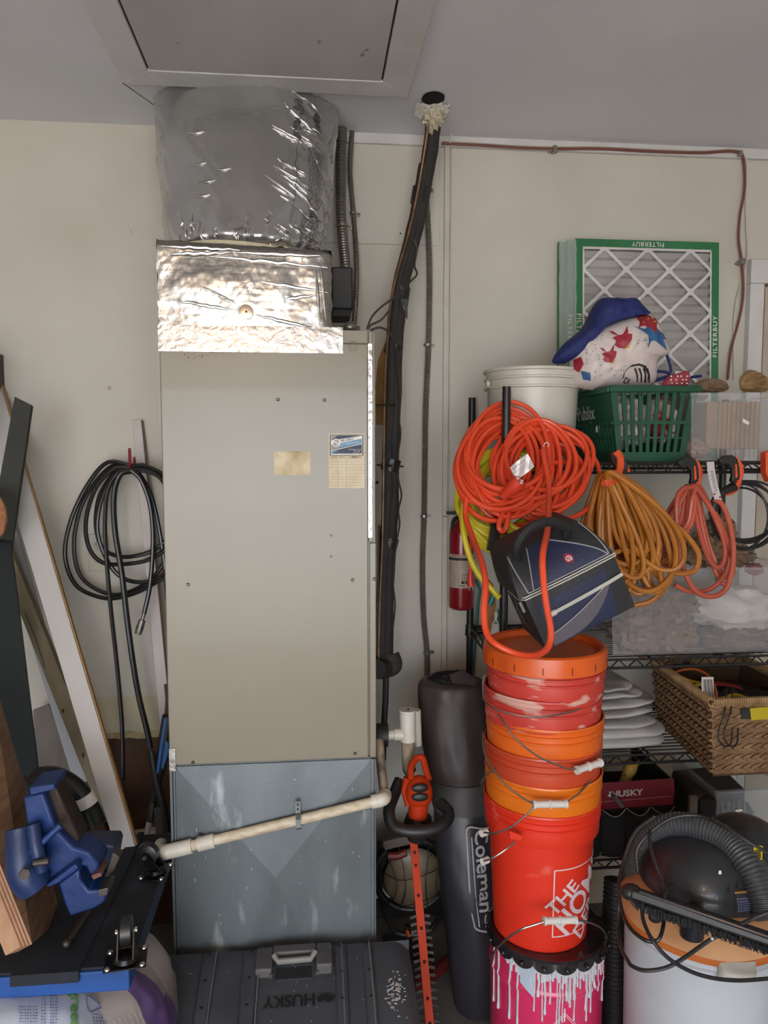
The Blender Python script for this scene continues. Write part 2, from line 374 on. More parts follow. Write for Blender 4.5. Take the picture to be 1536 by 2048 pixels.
obj('foil_strip', MB().sheet(lambda u, v: V((.1475+u*.011, YF-.0055-.001*nz3((u, v*40, 3)), z0+v*(z1-z0))), 3, 80, .0008), foil('foil tape', 'a9a7a3'), ah, label='narrow printed foil tape strip down the cabinet corner')
w = MB(); fn = plane_fn((.153, YF-.0078, 0), (1, 0, 0), (0, 0, 1)); random.seed(3)
for i in range(22):
    zz = z0+.02+i*(z1-z0-.04)/21
    w.tube([fn(.0025*math.cos(a)*(1 if i % 2 else .6), zz+.004*math.sin(a), 0) for a in [k*.7 for k in range(7)]], .0004, 4)
obj('tape_print', w, mat('red print', 'a8606a', .6), ah)
# knockout ring and screws
w = MB(); kc = P(706, 693, YF)
for r in (.0125, .007): w.tube([V((kc.x+r*math.cos(a), YF-.0045, kc.z+r*math.sin(a))) for a in [i*math.pi/12 for i in range(24)]], .0007, 5, True)
obj('knockout', w, m_cab, ah)
m_scr = mat('screw metal', '6e6a60', .35, .8)
for (px, py) in ((556, 799), (649, 800), (386, 1525), (710, 1507), (376, 1169), (705, 1160), (662, 1071), (662, 1113), (749, 1158)):
    c = P(px, py, YF-.005); small = py in (1071, 1113)
    r = .0028 if small else .0045
    obj('screw', MB().tube([c+V((0, .004, 0)), c+V((0, -.001, 0)), c+V((0, -.003, 0))], [r, r, r*.5], 8), m_scr, ah)
# stained blank sticker
m_paper = mat('stained paper', 'd8cbac', .6, c2='b4a077', ns=22, nd=6, c3='8a6f48', s3=30, t3=.6, w3=.06)
a = P(548, 903, YF); b = P(621, 950, YF)
obj('stained_sticker', MB().box(a.x, b.x, YF-.0052, YF-.004, b.z, a.z), m_paper, ah, label='small blank sticker with brown stains')
# service sticker
a = P(657, 867, YF); b = P(729, 976, YF); sw = b.x-a.x; sh = a.z-b.z; cx_ = (a.x+b.x)/2; cz_ = (a.z+b.z)/2
st = obj('service_sticker', MB().box(a.x, b.x, YF-.0052, YF-.004, b.z, a.z), mat('sticker paper', 'd9cfb6', .55, c2='cdbb99', ns=18), ah, label='service record sticker with a blue header and ruled table')
fn = plane_fn((cx_, YF-.0052, cz_), (1, 0, 0), (0, 0, 1)); W2, H2 = sw/2, sh/2
m_blk = mat('print black', '26241f', .6); m_nav = mat('print navy', '27324f', .5); m_lb = mat('print light blue', '6f9cc0', .5); m_wh = mat('print white', 'e9e6df', .5); m_gr = mat('print grey', '8e8c8a', .5)
yt = H2-.003; yb = H2-.40*sh
d = MB(); decal(d, [(-W2*.93, yb), (W2*.93, yb), (W2*.93, yt), (-W2*.93, yt)], fn, .0002); obj('print', d, m_blk, st)
d = MB(); decal(d, [(-W2*.88, yb+.0015), (W2*.88, yb+.0015), (W2*.88, yt-.0015), (-W2*.88, yt-.0015)], fn, .0004); obj('print', d, m_wh, st)
x0, x1, q0, q1 = -W2*.85, W2*.85, yb+.004, yt-.002; hh = q1-q0
d = MB(); decal(d, [(x0, q0), (x1, q0), (x1, q1), (x0, q1)], fn, .0006); obj('print', d, m_nav, st)
d = MB(); decal(d, [(x0, q0+hh*.22), (x1, q0+hh*.62), (x1, q0+hh*.8), (x0, q0+hh*.5)], fn, .0008); decal(d, [(x0, q0+hh*.7), (x0+W2*.35, q1), (x0, q1)], fn, .0008); obj('print', d, m_gr, st)
d = MB(); decal(d, [(x0+.0185, q0+hh*.36), (x1, q0+hh*.55), (x1, q0+hh*.79), (x0+.0185, q0+hh*.6)], fn, .001); decal(d, [(x0, q0+hh*.04), (x0+.02, q0+hh*.17), (x0, q0+hh*.16)], fn, .001); obj('print', d, m_lb, st)
d = MB(); decal(d, [(x0, q0+hh*.5), (x1, q0+hh*.82), (x1, q1-.0004), (x0, q0+hh*.72)], fn, .0012); decal(d, [(x0, q0+hh*.16), (x1, q0+hh*.53), (x1, q0+hh*.56), (x0, q0+hh*.2)], fn, .0012)
for i in range(12): decal(d, [(x0+(i+.2)*(x1-x0)/12, q0-.0003), (x0+(i+.8)*(x1-x0)/12, q0-.0003), (x0+(i+.5)*(x1-x0)/12, q0+.002)], fn, .0012)
cc = (x0+W2*.27, q0+hh*.6); rr = hh*.22
decal(d, [(cc[0]+rr*math.cos(t), cc[1]+rr*math.sin(t)) for t in [i*math.pi/10 for i in range(20)]], fn, .0014)
text('The Refrigeration Call', .0036, lambda u, v, h: fn(u+W2*.45, v+q0+hh*.24, .0016), d); text('305 396 0050', .0032, lambda u, v, h: fn(u+W2*.56, v+q0+hh*.15, .0016), d)
text('airzeroac.com', .0030, lambda u, v, h: fn(u+W2*.54, v+q0+hh*.07, .0016), d)
tl = math.radians(9); R = lambda u, v: (u*math.cos(tl)-v*math.sin(tl), u*math.sin(tl)+v*math.cos(tl))
text("THAT'S AIR ZERO", .0042, lambda u, v, h: fn(R(u, v)[0]+W2*.36, R(u, v)[1]+q0+hh*.6, .0016), d, bold=.01)
obj('print', d, m_wh, st)
d = MB(); text('AIR ZERO', .0078, lambda u, v, h: fn(R(u, v)[0]+W2*.02, R(u, v)[1]+q0+hh*.755, .0018), d, bold=.015)
for s_ in (0, math.pi): d.tube([fn(cc[0]+rr*.72*math.cos(t+s_), cc[1]+rr*.72*math.sin(t+s_), .0016) for t in [i*.28 for i in range(9)]], .0005, 4)
d.tube([fn(cc[0]+rr*.42*math.cos(t), cc[1]+rr*.55*math.sin(t), .0016) for t in [i*math.pi/8 for i in range(16)]], .0006, 4, True); dline(d, (cc[0]-rr*.5, cc[1]-rr*.5), (cc[0]+rr*.5, cc[1]+rr*.5), .001, fn, .0018)
text('DATE', .0062, lambda u, v, h: fn(u-W2*.71, v+yb-.0042, .0004), d, bold=.01); text('TECH.', .0062, lambda u, v, h: fn(u-W2*.26, v+yb-.0042, .0004), d, bold=.01); text('COMMENTS', .0062, lambda u, v, h: fn(u+W2*.45, v+yb-.0042, .0004), d, bold=.01)
obj('print', d, m_blk, st)
d = MB()
for i in range(10): dline(d, (-W2*.95, yb-.0078-i*(sh*.055)), (W2*.95, yb-.0078-i*(sh*.055)), .0004, fn, .0004)
for x in (-W2*.5, -W2*.02): dline(d, (x, yb), (x, -H2), .0005, fn, .0004)
obj('print', d, mat('ruled line', '6f5f45', .6), st)
# grime smears near the top
d = MB(); random.seed(5)
for i in range(46):
    t = random.random(); q = P(366+t*95+random.random()*6, 705+random.random()*(5+9*(1-t)), YF-.0045); r = .0006+.0016*random.random()*(1-t*.6)
    d.add([q+V((r*math.cos(a), 0, r*.6*math.sin(a))) for a in [k*math.pi/3 for k in range(6)]], [tuple(range(6))])
obj('grime', d, mat('grime', '5b5340', .9), ah)
# ------------------------------------------------ foil-wrapped plenum on top
FX0, FX1 = -.377, .057; zB, zT = 1.9665, 2.187
pn = thing('foil_plenum', 'foil-wrapped insulated supply box on top of the air handler', 'duct box', (-.16, -.45, zB))
def fp(u, v):      # front face swells and wrinkles; the last part of u turns the right-hand corner
    z = zB+v*(zT-.016*u-zB); n = .005*nz3((u*7, v*3, 1))+.0025*abs(nz3((u*26, v*12, 4)))
    t = (v-.12)/.88
    return z, n
w = MB()
def front(u, v):
    z, n = fp(u, v); a = max(0, (u-.93)/.07); b = max(0, (v-.92)/.08)
    return V((FX0+u*(FX1-FX0)+.004*nz3((v*8, u*3, 5)), -.705-n+.02*a*a+.018*b*b-.008*math.sin(math.pi*u)*math.sin(math.pi*v), z))
w.grid(front, 90, 40)
w.grid(lambda u, v: V((FX1-.02*0+.006*nz3((u*9, v*6, 7)), -.685+u*.5, zB+v*(zT-.016-zB))), 20, 20)
w.grid(lambda u, v: V((FX0+.003*nz3((u*9, v*6, 8)), -.705+u*.5, zB+v*(zT-zB))), 12, 12)
w.grid(lambda u, v: V((FX0+v*(FX1-FX0), -.687+u*.48, zT-.016*v+.006*nz3((u*12, v*12, 9)))), 24, 30)
obj('foil_wrap', w, foil('foil scrim', 'b9b6b0', .30, True, .26, 16), pn, sharp=60)
w = MB(); random.seed(9)   # loose creases of tape along top, right and bottom edges
def crease(p, q, r, k):
    pts = [p.lerp(q, i/14)+V((0, -.003*abs(nz3((i*.9, k, 0))), .004*nz3((i*.7, k, 2)))) for i in range(15)]
    w.tube(pts, lambda i: r*(.3+math.sin(math.pi*i/14)), 6)
zt_ = lambda x, d: P(x, d, -.71)
for i, (x0_, y0_, x1_, y1_) in enumerate(((322, 492, 480, 500), (420, 512, 655, 535), (470, 505, 640, 512), (330, 508, 460, 506), (500, 560, 655, 585), (375, 560, 480, 610), (345, 600, 478, 622), (505, 628, 640, 660), (640, 520, 652, 640), (632, 540, 640, 650), (430, 590, 480, 612), (320, 655, 500, 657), (560, 600, 632, 590))):
    crease(zt_(x0_, y0_), zt_(x1_, y1_), .0035, i)
obj('tape_crease', w, MATS['foil tape'], pn)
c = P(492, 624, -.716)
w = MB().tube([c+V((0, .004, 0)), c+V((0, -.003, 0)), c+V((0, -.0035, 0))], [.0185, .0185, .017], 28)
wa = obj('washer', w, mat('brass washer', 'c9b9a0', .25, .9, c2='b09a7c', ns=20), pn)
obj('pin', MB().cyl(c+V((0, -.0036, 0)), c+V((.001, -.008, 0)), .003, n=10), m_scr, wa)
# ------------------------------------------------ flexible duct
fd = thing('flexible_duct', 'fat grey foil-jacketed flexible duct rising to the ceiling', 'duct', (P(490, 330, -.4).x, -.42, 2.185))
zb_, zt2 = 2.185, CZ-.002
cb = P(492, 470, -.42); ct = P(494, 215, -.17)
def ductp(u, v):
    a = 2*math.pi*u; s = v; cx_ = cb.x+(ct.x-cb.x)*s; cy = -.42+(.25)*s**.9
    rx = .218+.066*s+.014*math.sin(math.pi*s)-.05*max(0, .09-s)/.09; ry = .205-.03*s+.015*math.sin(math.pi*s)-.05*max(0, .09-s)/.09
    d = V((math.cos(a), math.sin(a), 0)); side = max(0, d.x)
    # diagonal drag wrinkles, strongest on the right flank
    k = abs(nz3((math.cos(a)*2.2+s*2.6, math.sin(a)*2.2, s*3.4+math.cos(a)*2.5), 2.1, 3)); k2 = nz3((math.cos(a)*1.2, math.sin(a)*1.2, s*2.2), 1.5, 6)
    puck = abs(nz3((a*6, s*3, 0), 1, 8))*max(0, .3-s)/.3
    n = -.010*(1-min(1, k*4))*(.35+.9*side)+.016*k2-.045*puck*.6
    return V((cx_+(rx+n)*d.x, cy+(ry+n)*d.y, zb_+s*(zt2-zb_)))
w = MB().grid(ductp, 150, 90)
obj('jacket', w, mat('metallised jacket', 'c6c5c5', .26, .75, c2='bababa', ns=5, bump=.22, bs=26, stretch=(1, 1, 1.6)), fd, sharp=70)
w = MB()
for i in range(3):
    w.tube([V((cb.x+(.205+.006*i)*math.cos(a)+.004*nz3((a*5, i, 0)), -.42+(.19+.006*i)*math.sin(a), 2.178+i*.011+.006*nz3((a*3, i, 1)))) for a in [k*math.pi/40 for k in range(80)]], .012, 8, True)
obj('foil_collar', w, foil('foil collar', 'bdb5a6', .3, False, .9, 40), fd)
tp = [V((cb.x+.212*math.cos(a), -.425+.212*math.sin(a), 2.197-.012*math.cos(a))) for a in [math.radians(200+k*3) for k in range(36)]]
w = MB().tube(tp, .0065, 4, flat=((0, 0, 1), 1.1)); q = tp[-1]; w.box(q.x-.008, q.x+.004, q.y-.01, q.y+.004, q.z-.009, q.z+.009)
obj('cable_tie', w, mat('ivory nylon', 'd6cfae', .45), fd, label='ivory nylon tie strap around the neck')
# printing on the jacket: on the right flank
def dfn(u0, s0, rot=90):
    def f(u, v, h):
        uu = u0+v/1.62; ss = s0-u/.555
        p = ductp(uu, ss); c_ = V((cb.x+(ct.x-cb.x)*ss, -.42+.25*ss**.9, p.z)); return p+(p-c_).normalized()*.0045
    return f
d = MB(); 
text('14" R6.0', .042, dfn(.846, .80), d, bold=.02, sub=2)
random.seed(2)
for j in range(9):
    s0 = .64
    while s0 > .06:
        L_ = .004+random.random()*.02
        if not (.26 < s0 < .33): 
            f = dfn(.876+j*.0058, s0); decal(d, [(0, -.0012), (L_, -.0012), (L_, .0014), (0, .0014)], lambda a, b, h: f(a, b, h))
        s0 -= (L_+.004)/.555
f = dfn(.848, .62); n = 40
for i in range(n): decal(d, [(i*.0062, -.0009), (i*.0062+.0062, -.0009), (i*.0062+.0062, .0009), (i*.0062, .0009)], lambda a, b, h: f(a, b, h))
f = dfn(.905, .30); decal(d, [(0, -.012), (.03, -.012), (.03, .012), (0, .012)], lambda a, b, h: f(a, b, h)); f = dfn(.90, .88)
for i in range(4): decal(d, [(i*.018, -.014), (i*.018+.013, -.014), (i*.018+.013, .014), (i*.018, .014)], lambda a, b, h: f(a, b, h))
obj('jacket_print', d, mat('jacket print', '55565a', .4), fd)
w = MB(); random.seed(19)
for i in range(34):
    u0, s0 = random.uniform(.79, .90), random.uniform(.08, .97); L_ = random.uniform(.03, .09); k_ = random.uniform(.9, 1.8)
    pts = [ductp(u0+L_*t/8, s0-L_*k_*t/8)+V((0, -.001, 0)) for t in range(9)]; w.tube(pts, lambda i: .0042*(.15+math.sin(math.pi*i/8)), 6)
for i in range(26):
    u0, s0 = random.uniform(.60, .84), random.uniform(.02, .16); pts = [ductp(u0+random.uniform(-.004, .012)*t/6, s0+.012*t)+V((0, -.001, 0)) for t in range(7)]; w.tube(pts, lambda i: .0034*(.15+math.sin(math.pi*i/6)), 6)
for u0, s0 in ((.655, .48), (.66, .30), (.70, .44), (.67, .38), (.655, .66)):
    pts = [ductp(u0+.035*t/8, s0+.004*math.sin(t))+V((0, -.001, 0)) for t in range(9)]; w.tube(pts, lambda i: .004*(.15+math.sin(math.pi*i/8)), 6)
obj('jacket_crease', w, mat('bright jacket fold', 'd2d1d0', .16, .9, bump=.1, bs=40), fd, sharp=70)
# ------------------------------------------------ return box (galvanised) under the cabinet
rb = thing('return_air_box', 'grey galvanised metal box the air handler stands on, cross-broken front', 'duct box', (-.1, -.45, FZ))
bx0, bx1 = P(345, 1700, YF).x, P(751, 1700, YF).x; z1 = .841
obj('box_body', MB().box(bx0, bx1, YF+.004, -.17, FZ, z1), m_galv, rb, bevel=.002)
w = MB(); mid = V(((bx0+bx1)/2, YF-.020, P(550, 1790, YF).z+.06)); z0_ = FZ
cs = [V((bx0+.012, YF-.001, z0_)), V((bx1-.012, YF-.001, z0_)), V((bx1-.012, YF-.001, z1-.004)), V((bx0+.012, YF-.001, z1-.004))]
w.add(cs+[mid], [(0, 1, 4), (1, 2, 4), (2, 3, 4), (3, 0, 4)])
obj('front_sheet', w, m_galv, rb, sharp=.5)
for a_, b_ in ((bx0-.002, bx0+.005), (bx0+.007, bx0+.012), (bx1-.012, bx1-.004), (bx1-.003, bx1+.001)):
    obj('seam_strip', MB().box(a_, b_, YF-.006, YF+.004, z0_, z1-.002), m_galv, rb, bevel=.001)
c = P(343, 1520, YF-.008); obj('foil_patch', MB().box(c.x-.006, c.x+.010, YF-.008, YF-.006, c.z-.03, c.z+.03), MATS['foil tape'], rb)
# scuffs and paint spatters on the sheet
d = MB(); random.seed(11)
for i in range(90):
    q = P(360+random.random()*380, 1550+random.random()*330, YF-.0155); r = .0005+.0016*random.random()**3; a0 = random.random()*3
    d.add([q+V((r*math.cos(a)*(1 if a0 < 2 else .5), 0, r*math.sin(a)*(1 if a0 < 2 else 3))) for a in [k*math.pi/3 for k in range(6)]], [tuple(range(6))])
obj('paint_spatter', d, mat('spatter', 'b4bcbb', .7), rb)
# ------------------------------------------------ white drain pipe across the front
m_pvc = mat('white pvc', 'dcd8cc', .4, c2='cfc9b8', ns=14); m_pvcd = mat('dirty pvc', 'd6cbb4', .5, c2='b39f80', ns=30, nd=5, lo=.4, hi=.75, stretch=(1, 1, 3))
dp = thing('drain_pipe', 'dirty white plastic drain pipe sloping across the galvanised box', 'pipe', (P(550, 1650, -.75).x, -.75, P(550, 1650, -.75).z-.1))
yq = -.745; A_ = P(335, 1703, yq); B_ = P(762, 1600, yq); dd_ = (B_-A_).normalized()
obj('pipe_run', MB().cyl(A_, B_, .0135), m_pvcd, dp)
obj('coupling', MB().tube([P(325, 1706, yq), P(384, 1692, yq)], .019, 20), m_pvc, dp)
obj('coupling', MB().tube([P(396, 1689, yq), P(429, 1681, yq)], .0185, 20), m_pvc, dp)
el = smooth([P(345, 1701, yq), P(328, 1706, yq), P(319, 1700, yq+.03), P(322, 1690, yq+.08)], 6); obj('elbow', MB().tube(el, .018, 18), m_pvc, dp)
obj('pipe_stub', MB().tube([P(322, 1690, yq+.08), P(345, 1668, yq+.5)], .0135, 14), m_pvcd, dp)
obj('coupling', MB().tube([P(743, 1604, yq), P(762, 1600, yq)], .018, 20), m_pvc, dp)
el = smooth([P(752, 1602, yq), P(766, 1598, yq), P(770, 1590, yq+.03), P(768, 1570, yq+.05), P(764, 1540, yq+.06)], 6); obj('elbow', MB().tube(el[:14], .018, 18), m_pvc, dp)
obj('riser', MB().tube([P(769, 1590, yq+.04), P(762, 1530, yq+.08), P(758, 1480, yq+.12)], .0125, 14), mat('stained pipe', 'a8987f', .6, c2='4a3c2e', ns=24, nd=6, stretch=(1, 1, .5)), dp)
c = P(596, 1640, yq); tp = [c+V((0, -.003, .052)), c+V((0, -.003, .02)), c+V((.001, -.018, .010)), c+V((.001, -.018, -.012)), c+V((.002, -.006, -.022))]
w = MB(); 
for a, b in zip(tp, tp[1:]): w.beam(a, b, .013, .0015, (0, 1, 0))
sp = obj('strap', w, mat('galvanised strap', '9aa0a0', .35, .8), dp, label='perforated metal hanger strap')
for i in range(3): q = c+V((0, -.005, .045-.013*i)); obj('hole' if i else 'bolt', MB().cyl(q, q+V((0, -.003, 0)), .0042 if not i else .0025, n=10), m_scr if not i else m_blk, sp)
q = P(400, 1672, yq+.01); w = MB().cyl(q, q+V((0, -.012, 0)), .0065, n=12); obj('clip', w, m_scr, dp)
# ------------------------------------------------ trap and cleanout tee on the right
tr = thing('drain_tee', 'white plastic drain tee with a cap and stained pipe below', 'pipe', (P(815, 1450, -.5).x, -.5, P(815, 1560, -.5).z))
yq = -.52; a = P(815, 1424, yq); b = P(816, 1481, yq)
obj('tee_body', MB().cyl(a, b, .0235, n=24), m_pvc, tr)
obj('cap', MB().tube([a+V((0, 0, .001)), a+V((0, 0, .008))], .0255, 24), m_pvc, tr)
obj('vent_wire', MB().tube([a+V((0, -.01, .005)), a+V((.003, -.01, .014)), a+V((-.003, -.01, .01))], .0018, 5), m_blk, tr)
a2 = P(815, 1468, yq); b2 = P(776, 1470, yq); obj('branch', MB().tube([a2, P(788, 1469, yq), P(787, 1469, yq), b2], [.018, .018, .0145, .0145], 20), m_pvc, tr)
a = P(832, 1420, yq+.07); b = P(834, 1490, yq+.07); obj('rear_pipe', MB().cyl(a, b, .015), m_pvc, tr)
obj('stained_pipe', MB().tube([P(816, 1481, yq), P(816, 1500, yq), P(818, 1540, yq), P(822, 1545, yq)], .0195, 16), mat('stained pipe', 'a8987f', .6, c2='4a3c2e', ns=24, nd=6, stretch=(1, 1, .5)), tr, label='brown stained pipe below the tee')
bb = P(768, 1455, -.5)
obj('drain_fitting', MB().tube([P(752, 1470, yq), P(775, 1470, yq)], .034, 20), mat('black fitting', '2b2924', .5), tr, label='dark fitting on the cabinet side')
# ============================================================ pipes and cables on the wall
m_cond = mat('flexible metal conduit', '8b877e', .35, .75, c2='7b776e', ns=12); m_bk = mat('black foam insulation', '2b2927', .75, c2='35322f', ns=15, bump=.1)
def ribbed(pts, r, pitch, amp=.16, n=12, k=10):
    pts = smooth(pts, k); L_ = [0]
    for a, b in zip(pts, pts[1:]): L_.append(L_[-1]+(b-a).length)
    tot = L_[-1]; m = int(tot/pitch*4); out = []; j = 0
    for i in range(m+1):
        s = tot*i/m
        while j < len(pts)-2 and L_[j+1] < s: j += 1
        out.append(pts[j].lerp(pts[j+1], (s-L_[j])/max(1e-9, L_[j+1]-L_[j])))
    return MB().tube(out, lambda i: r*(1+amp*math.sin(i*math.pi/2+.8)), n)
def strap_clip(par, p, r):
    w = MB(); w.tube([p+V((r*1.15*math.cos(a), r*1.15*math.sin(a), 0)) for a in [math.radians(170+k*20) for k in range(12)]], .004, 4, flat=((0, 0, 1), 1.3)); w.box(p.x+r, p.x+r+.018, p.y+r*.2-.002+.01, p.y+r*.2+.012, p.z-.006, p.z+.006)
    c = obj('strap_clip', w, mat('zinc clip', 'a09d94', .35, .8), par); obj('screw', MB().cyl(V((p.x+r+.011, p.y+r*.2+.008, p.z)), V((p.x+r+.011, p.y+r*.2+.002, p.z)), .004, n=8), m_scr, c)
c1 = thing('flexible_conduit', 'thick grey ribbed metal conduit beside the foil duct', 'conduit', P(684, 545, -.15))
l = cordpts([(683, 254, -.04), (682, 330, -.05), (682, 420, -.07), (686, 480, -.10), (693, 548, -.16)])
obj('hose', ribbed(l, .0165, .011, .1, 14), m_cond, c1); q = l[0]; obj('coupling', MB().cyl(q+V((0, 0, -.05)), q+V((0, 0, .01)), .0185, n=18), m_cond, c1)
strap_clip(c1, P(684, 452, -.085), .0165)
c2 = thing('flexible_conduit', 'thin grey ribbed metal conduit right of the thick one', 'conduit', P(708, 640, -.1))
l = cordpts([(704, 260, -.02), (700, 340, -.03), (706, 420, -.03), (713, 520, -.05), (712, 590, -.09), (708, 648, -.14)])
obj('hose', ribbed(l, .0085, .008, .14, 10), m_cond, c2); strap_clip(c2, P(706, 427, -.03), .0085)
c3 = thing('armored_cable', 'long grey armored cable running down the wall beside the batten', 'cable', P(850, 1362, -.03))
l = cordpts([(852, 384, -.02), (857, 470, -.02), (859, 560, -.02), (857, 690, -.02), (852, 800, -.02), (850, 900, -.02), (848, 1030, -.02), (845, 1130, -.02), (847, 1230, -.02), (854, 1310, -.02), (853, 1375, -.02)])
obj('hose', ribbed(l, .0098, .0085, .16, 10), m_cond, c3)
for x, y in ((852, 378), (855, 690), (848, 1032), (854, 1306)): strap_clip(c3, P(x, y, -.02), .0098)
jb = thing('junction_box', 'small black electrical box beside the foil-wrapped box', 'electrical box', P(683, 642, -.2))
a = P(661, 545, -.22); b = P(703, 628, -.22); obj('box', MB().box(a.x, b.x, -.30, -.17, b.z, a.z), mat('black box', '2c2b2a', .5), jb, bevel=.006)
obj('base', MB().box(a.x+.005, b.x-.006, -.29, -.17, b.z-.02, b.z), mat('black base', '1d1c1b', .6), jb)
q = P(700, 655, -.62); tf = thing('conduit_elbow', 'small round metal fitting on the cabinet top corner', 'fitting', q+V((0, 0, -.012)))
obj('cap', MB().ball(q, (.019, .019, .016), 16, 10), m_cond, tf)
for dx in (-.022, .022): obj('lug', MB().cyl(q+V((dx, 0, -.014)), q+V((dx, 0, .004)), .004, n=8), m_scr, tf)
# insulated refrigerant lines
ls = thing('refrigerant_lines', 'black insulated pipe bundle dropping from a ragged ceiling hole', 'pipes', P(772, 1340, -.35))
LP_ = [(868, 232, -.20), (862, 290, -.16), (852, 350, -.12), (843, 400, -.12), (833, 450, -.12), (818, 510, -.13), (803, 570, -.15), (795, 640, -.18), (790, 700, -.20), (787, 800, -.24), (783, 900, -.26), (782, 1000, -.28), (777, 1090, -.3), (772, 1180, -.32), (771, 1260, -.34), (770, 1330, -.36)]
pts = smooth(cordpts(LP_), 6)
obj('insulation', MB().tube(pts, lambda i: .0255+.0025*nz3((i*.35, 1, 0)), 14), m_bk, ls)
obj('insulation', MB().tube([p+V((-.012, -.012, 0)) for p in pts[10:]], lambda i: .019+.002*nz3((i*.3, 5, 0)), 12), m_bk, ls)
obj('elbow', MB().tube(smooth([P(752, 1338, -.45), P(768, 1338, -.38), P(786, 1330, -.36), P(780, 1310, -.35)], 6), .03, 14), m_bk, ls)
obj('lower_pipe', MB().tube(cordpts([(772, 1350, -.36), (771, 1400, -.37), (768, 1450, -.38), (766, 1520, -.4)]), .010, 10), mat('dark pipe', '24201c', .6), ls)
m_tape = mat('black vinyl tape', '232221', .35, bump=.3, bs=70)
for (x, y, yy, L_) in ((840, 392, -.12, 16), (800, 592, -.155, 18), (786, 700, -.20, 9), (781, 930, -.27, 12), (777, 1085, -.3, 10)):
    a = P(x+3, y-L_, yy); b = P(x-2, y+L_, yy); obj('tape_wrap', MB().tube(smooth([a, a.lerp(b, .3), a.lerp(b, .7), b], 4), lambda i: .030+.003*nz3((i, x, 0)), 14), m_tape, ls)
obj('tape_tail', MB().sheet(lambda u, v: P(808+u*6+(v-.5)*(13*(1-u)+2), 598+u*40, -.21), 8, 2, .002), m_tape, ls)
for y, x0_, x1_ in ((811, 747, 800), (930, 754, 806)):
    a = P(x0_, y, -.33); b = P(x1_, y+(3 if y > 900 else 0), -.22); obj('cable_tie', MB().tube([a, a.lerp(b, .3)+V((0, -.02, 0)), a.lerp(b, .7)+V((0, -.03, 0)), b], .003, 6), m_blk, ls)
obj('copper_line', MB().tube(smooth(cordpts([(858, 240, -.24), (848, 310, -.19), (835, 385, -.17), (816, 470, -.17), (788, 570, -.2), (778, 640, -.23), (770, 760, -.29), (768, 900, -.32), (765, 1080, -.34), (760, 1200, -.37), (757, 1320, -.4)]), 6), .0042, 8), mat('aged copper', '9a7c5c', .4, .6, c2='7a5a3c', ns=20), ls, label='thin aged copper line beside the black insulation')
m_wire = mat('dark cable jacket', '3d3833', .5)
for r_, l in ((.0032, [(828, 480, -.16), (834, 498, -.16), (829, 530, -.17), (834, 548, -.2), (822, 562, -.24), (795, 590, -.28), (765, 612, -.36), (745, 632, -.5), (734, 657, -.62)]), (.0032, [(778, 622, -.24), (762, 640, -.34), (742, 650, -.5), (737, 658, -.62)]),
          (.0034, [(742, 660, -.6), (760, 655, -.5), (778, 665, -.4), (788, 690, -.3), (794, 730, -.26), (800, 790, -.26), (797, 830, -.26), (801, 870, -.27), (794, 920, -.28), (797, 960, -.29), (803, 990, -.29), (797, 1020, -.3), (799, 1050, -.31), (792, 1090, -.32), (786, 1160, -.33), (790, 1210, -.34), (785, 1260, -.35)]), (.0035, [(758, 1050, -.4), (756, 1180, -.42), (752, 1310, -.45)])):
    obj('control_wire', MB().tube(smooth(cordpts(l), 6), r_, 6), m_wire, ls)
# ragged ceiling hole with foam collar
hc = PZ(866, 196, CZ-.002); fh = thing('ceiling_hole_collar', 'torn drywall hole with white foam around the black pipes', 'hole', hc)
obj('hole', MB().add([hc+V((.035*math.cos(a)*(1+.2*nz3((a*2, 0, 0))), .045*math.sin(a), -.001)) for a in [i*math.pi/10 for i in range(20)]], [tuple(range(20))]), mat('dark void', '0c0a09', 1), fh)
w = MB().sheet(lambda u, v: hc+V((-.045+u*.10+.006*nz3((v*5, u*4, 0)), .03+.05*v+.018*nz3((u*7, v, 1)), -.003-.014*v-.016*abs(nz3((u*9, v*6, 2))))), 16, 6, .006); obj('torn_drywall', w, mat('torn drywall', 'd6d3cb', .9, bump=.3, bs=60), fh)
q = P(866, 228, -.225); obj('foam', rough_ball(q, (.036, .03, .045), 4, .5, 2.6), mat('dried foam', 'd2cab4', .8, c2='b5a98c', ns=40, bump=.4, bs=60), fh)
# rusty water stain on the patch panel left of the pipes
w = MB().poly([P(x, y, -.0075) for x, y in ((797, 545), (790, 590), (776, 620), (772, 680), (756, 720), (750, 780), (752, 850), (765, 850), (790, 700))], .0005)
obj('water_stain', w, mat('rust stain', 'b08a55', .8, c2='9c6f3c', ns=12), label='orange-brown rust stain on the wall panel behind the pipes', cat='stain')
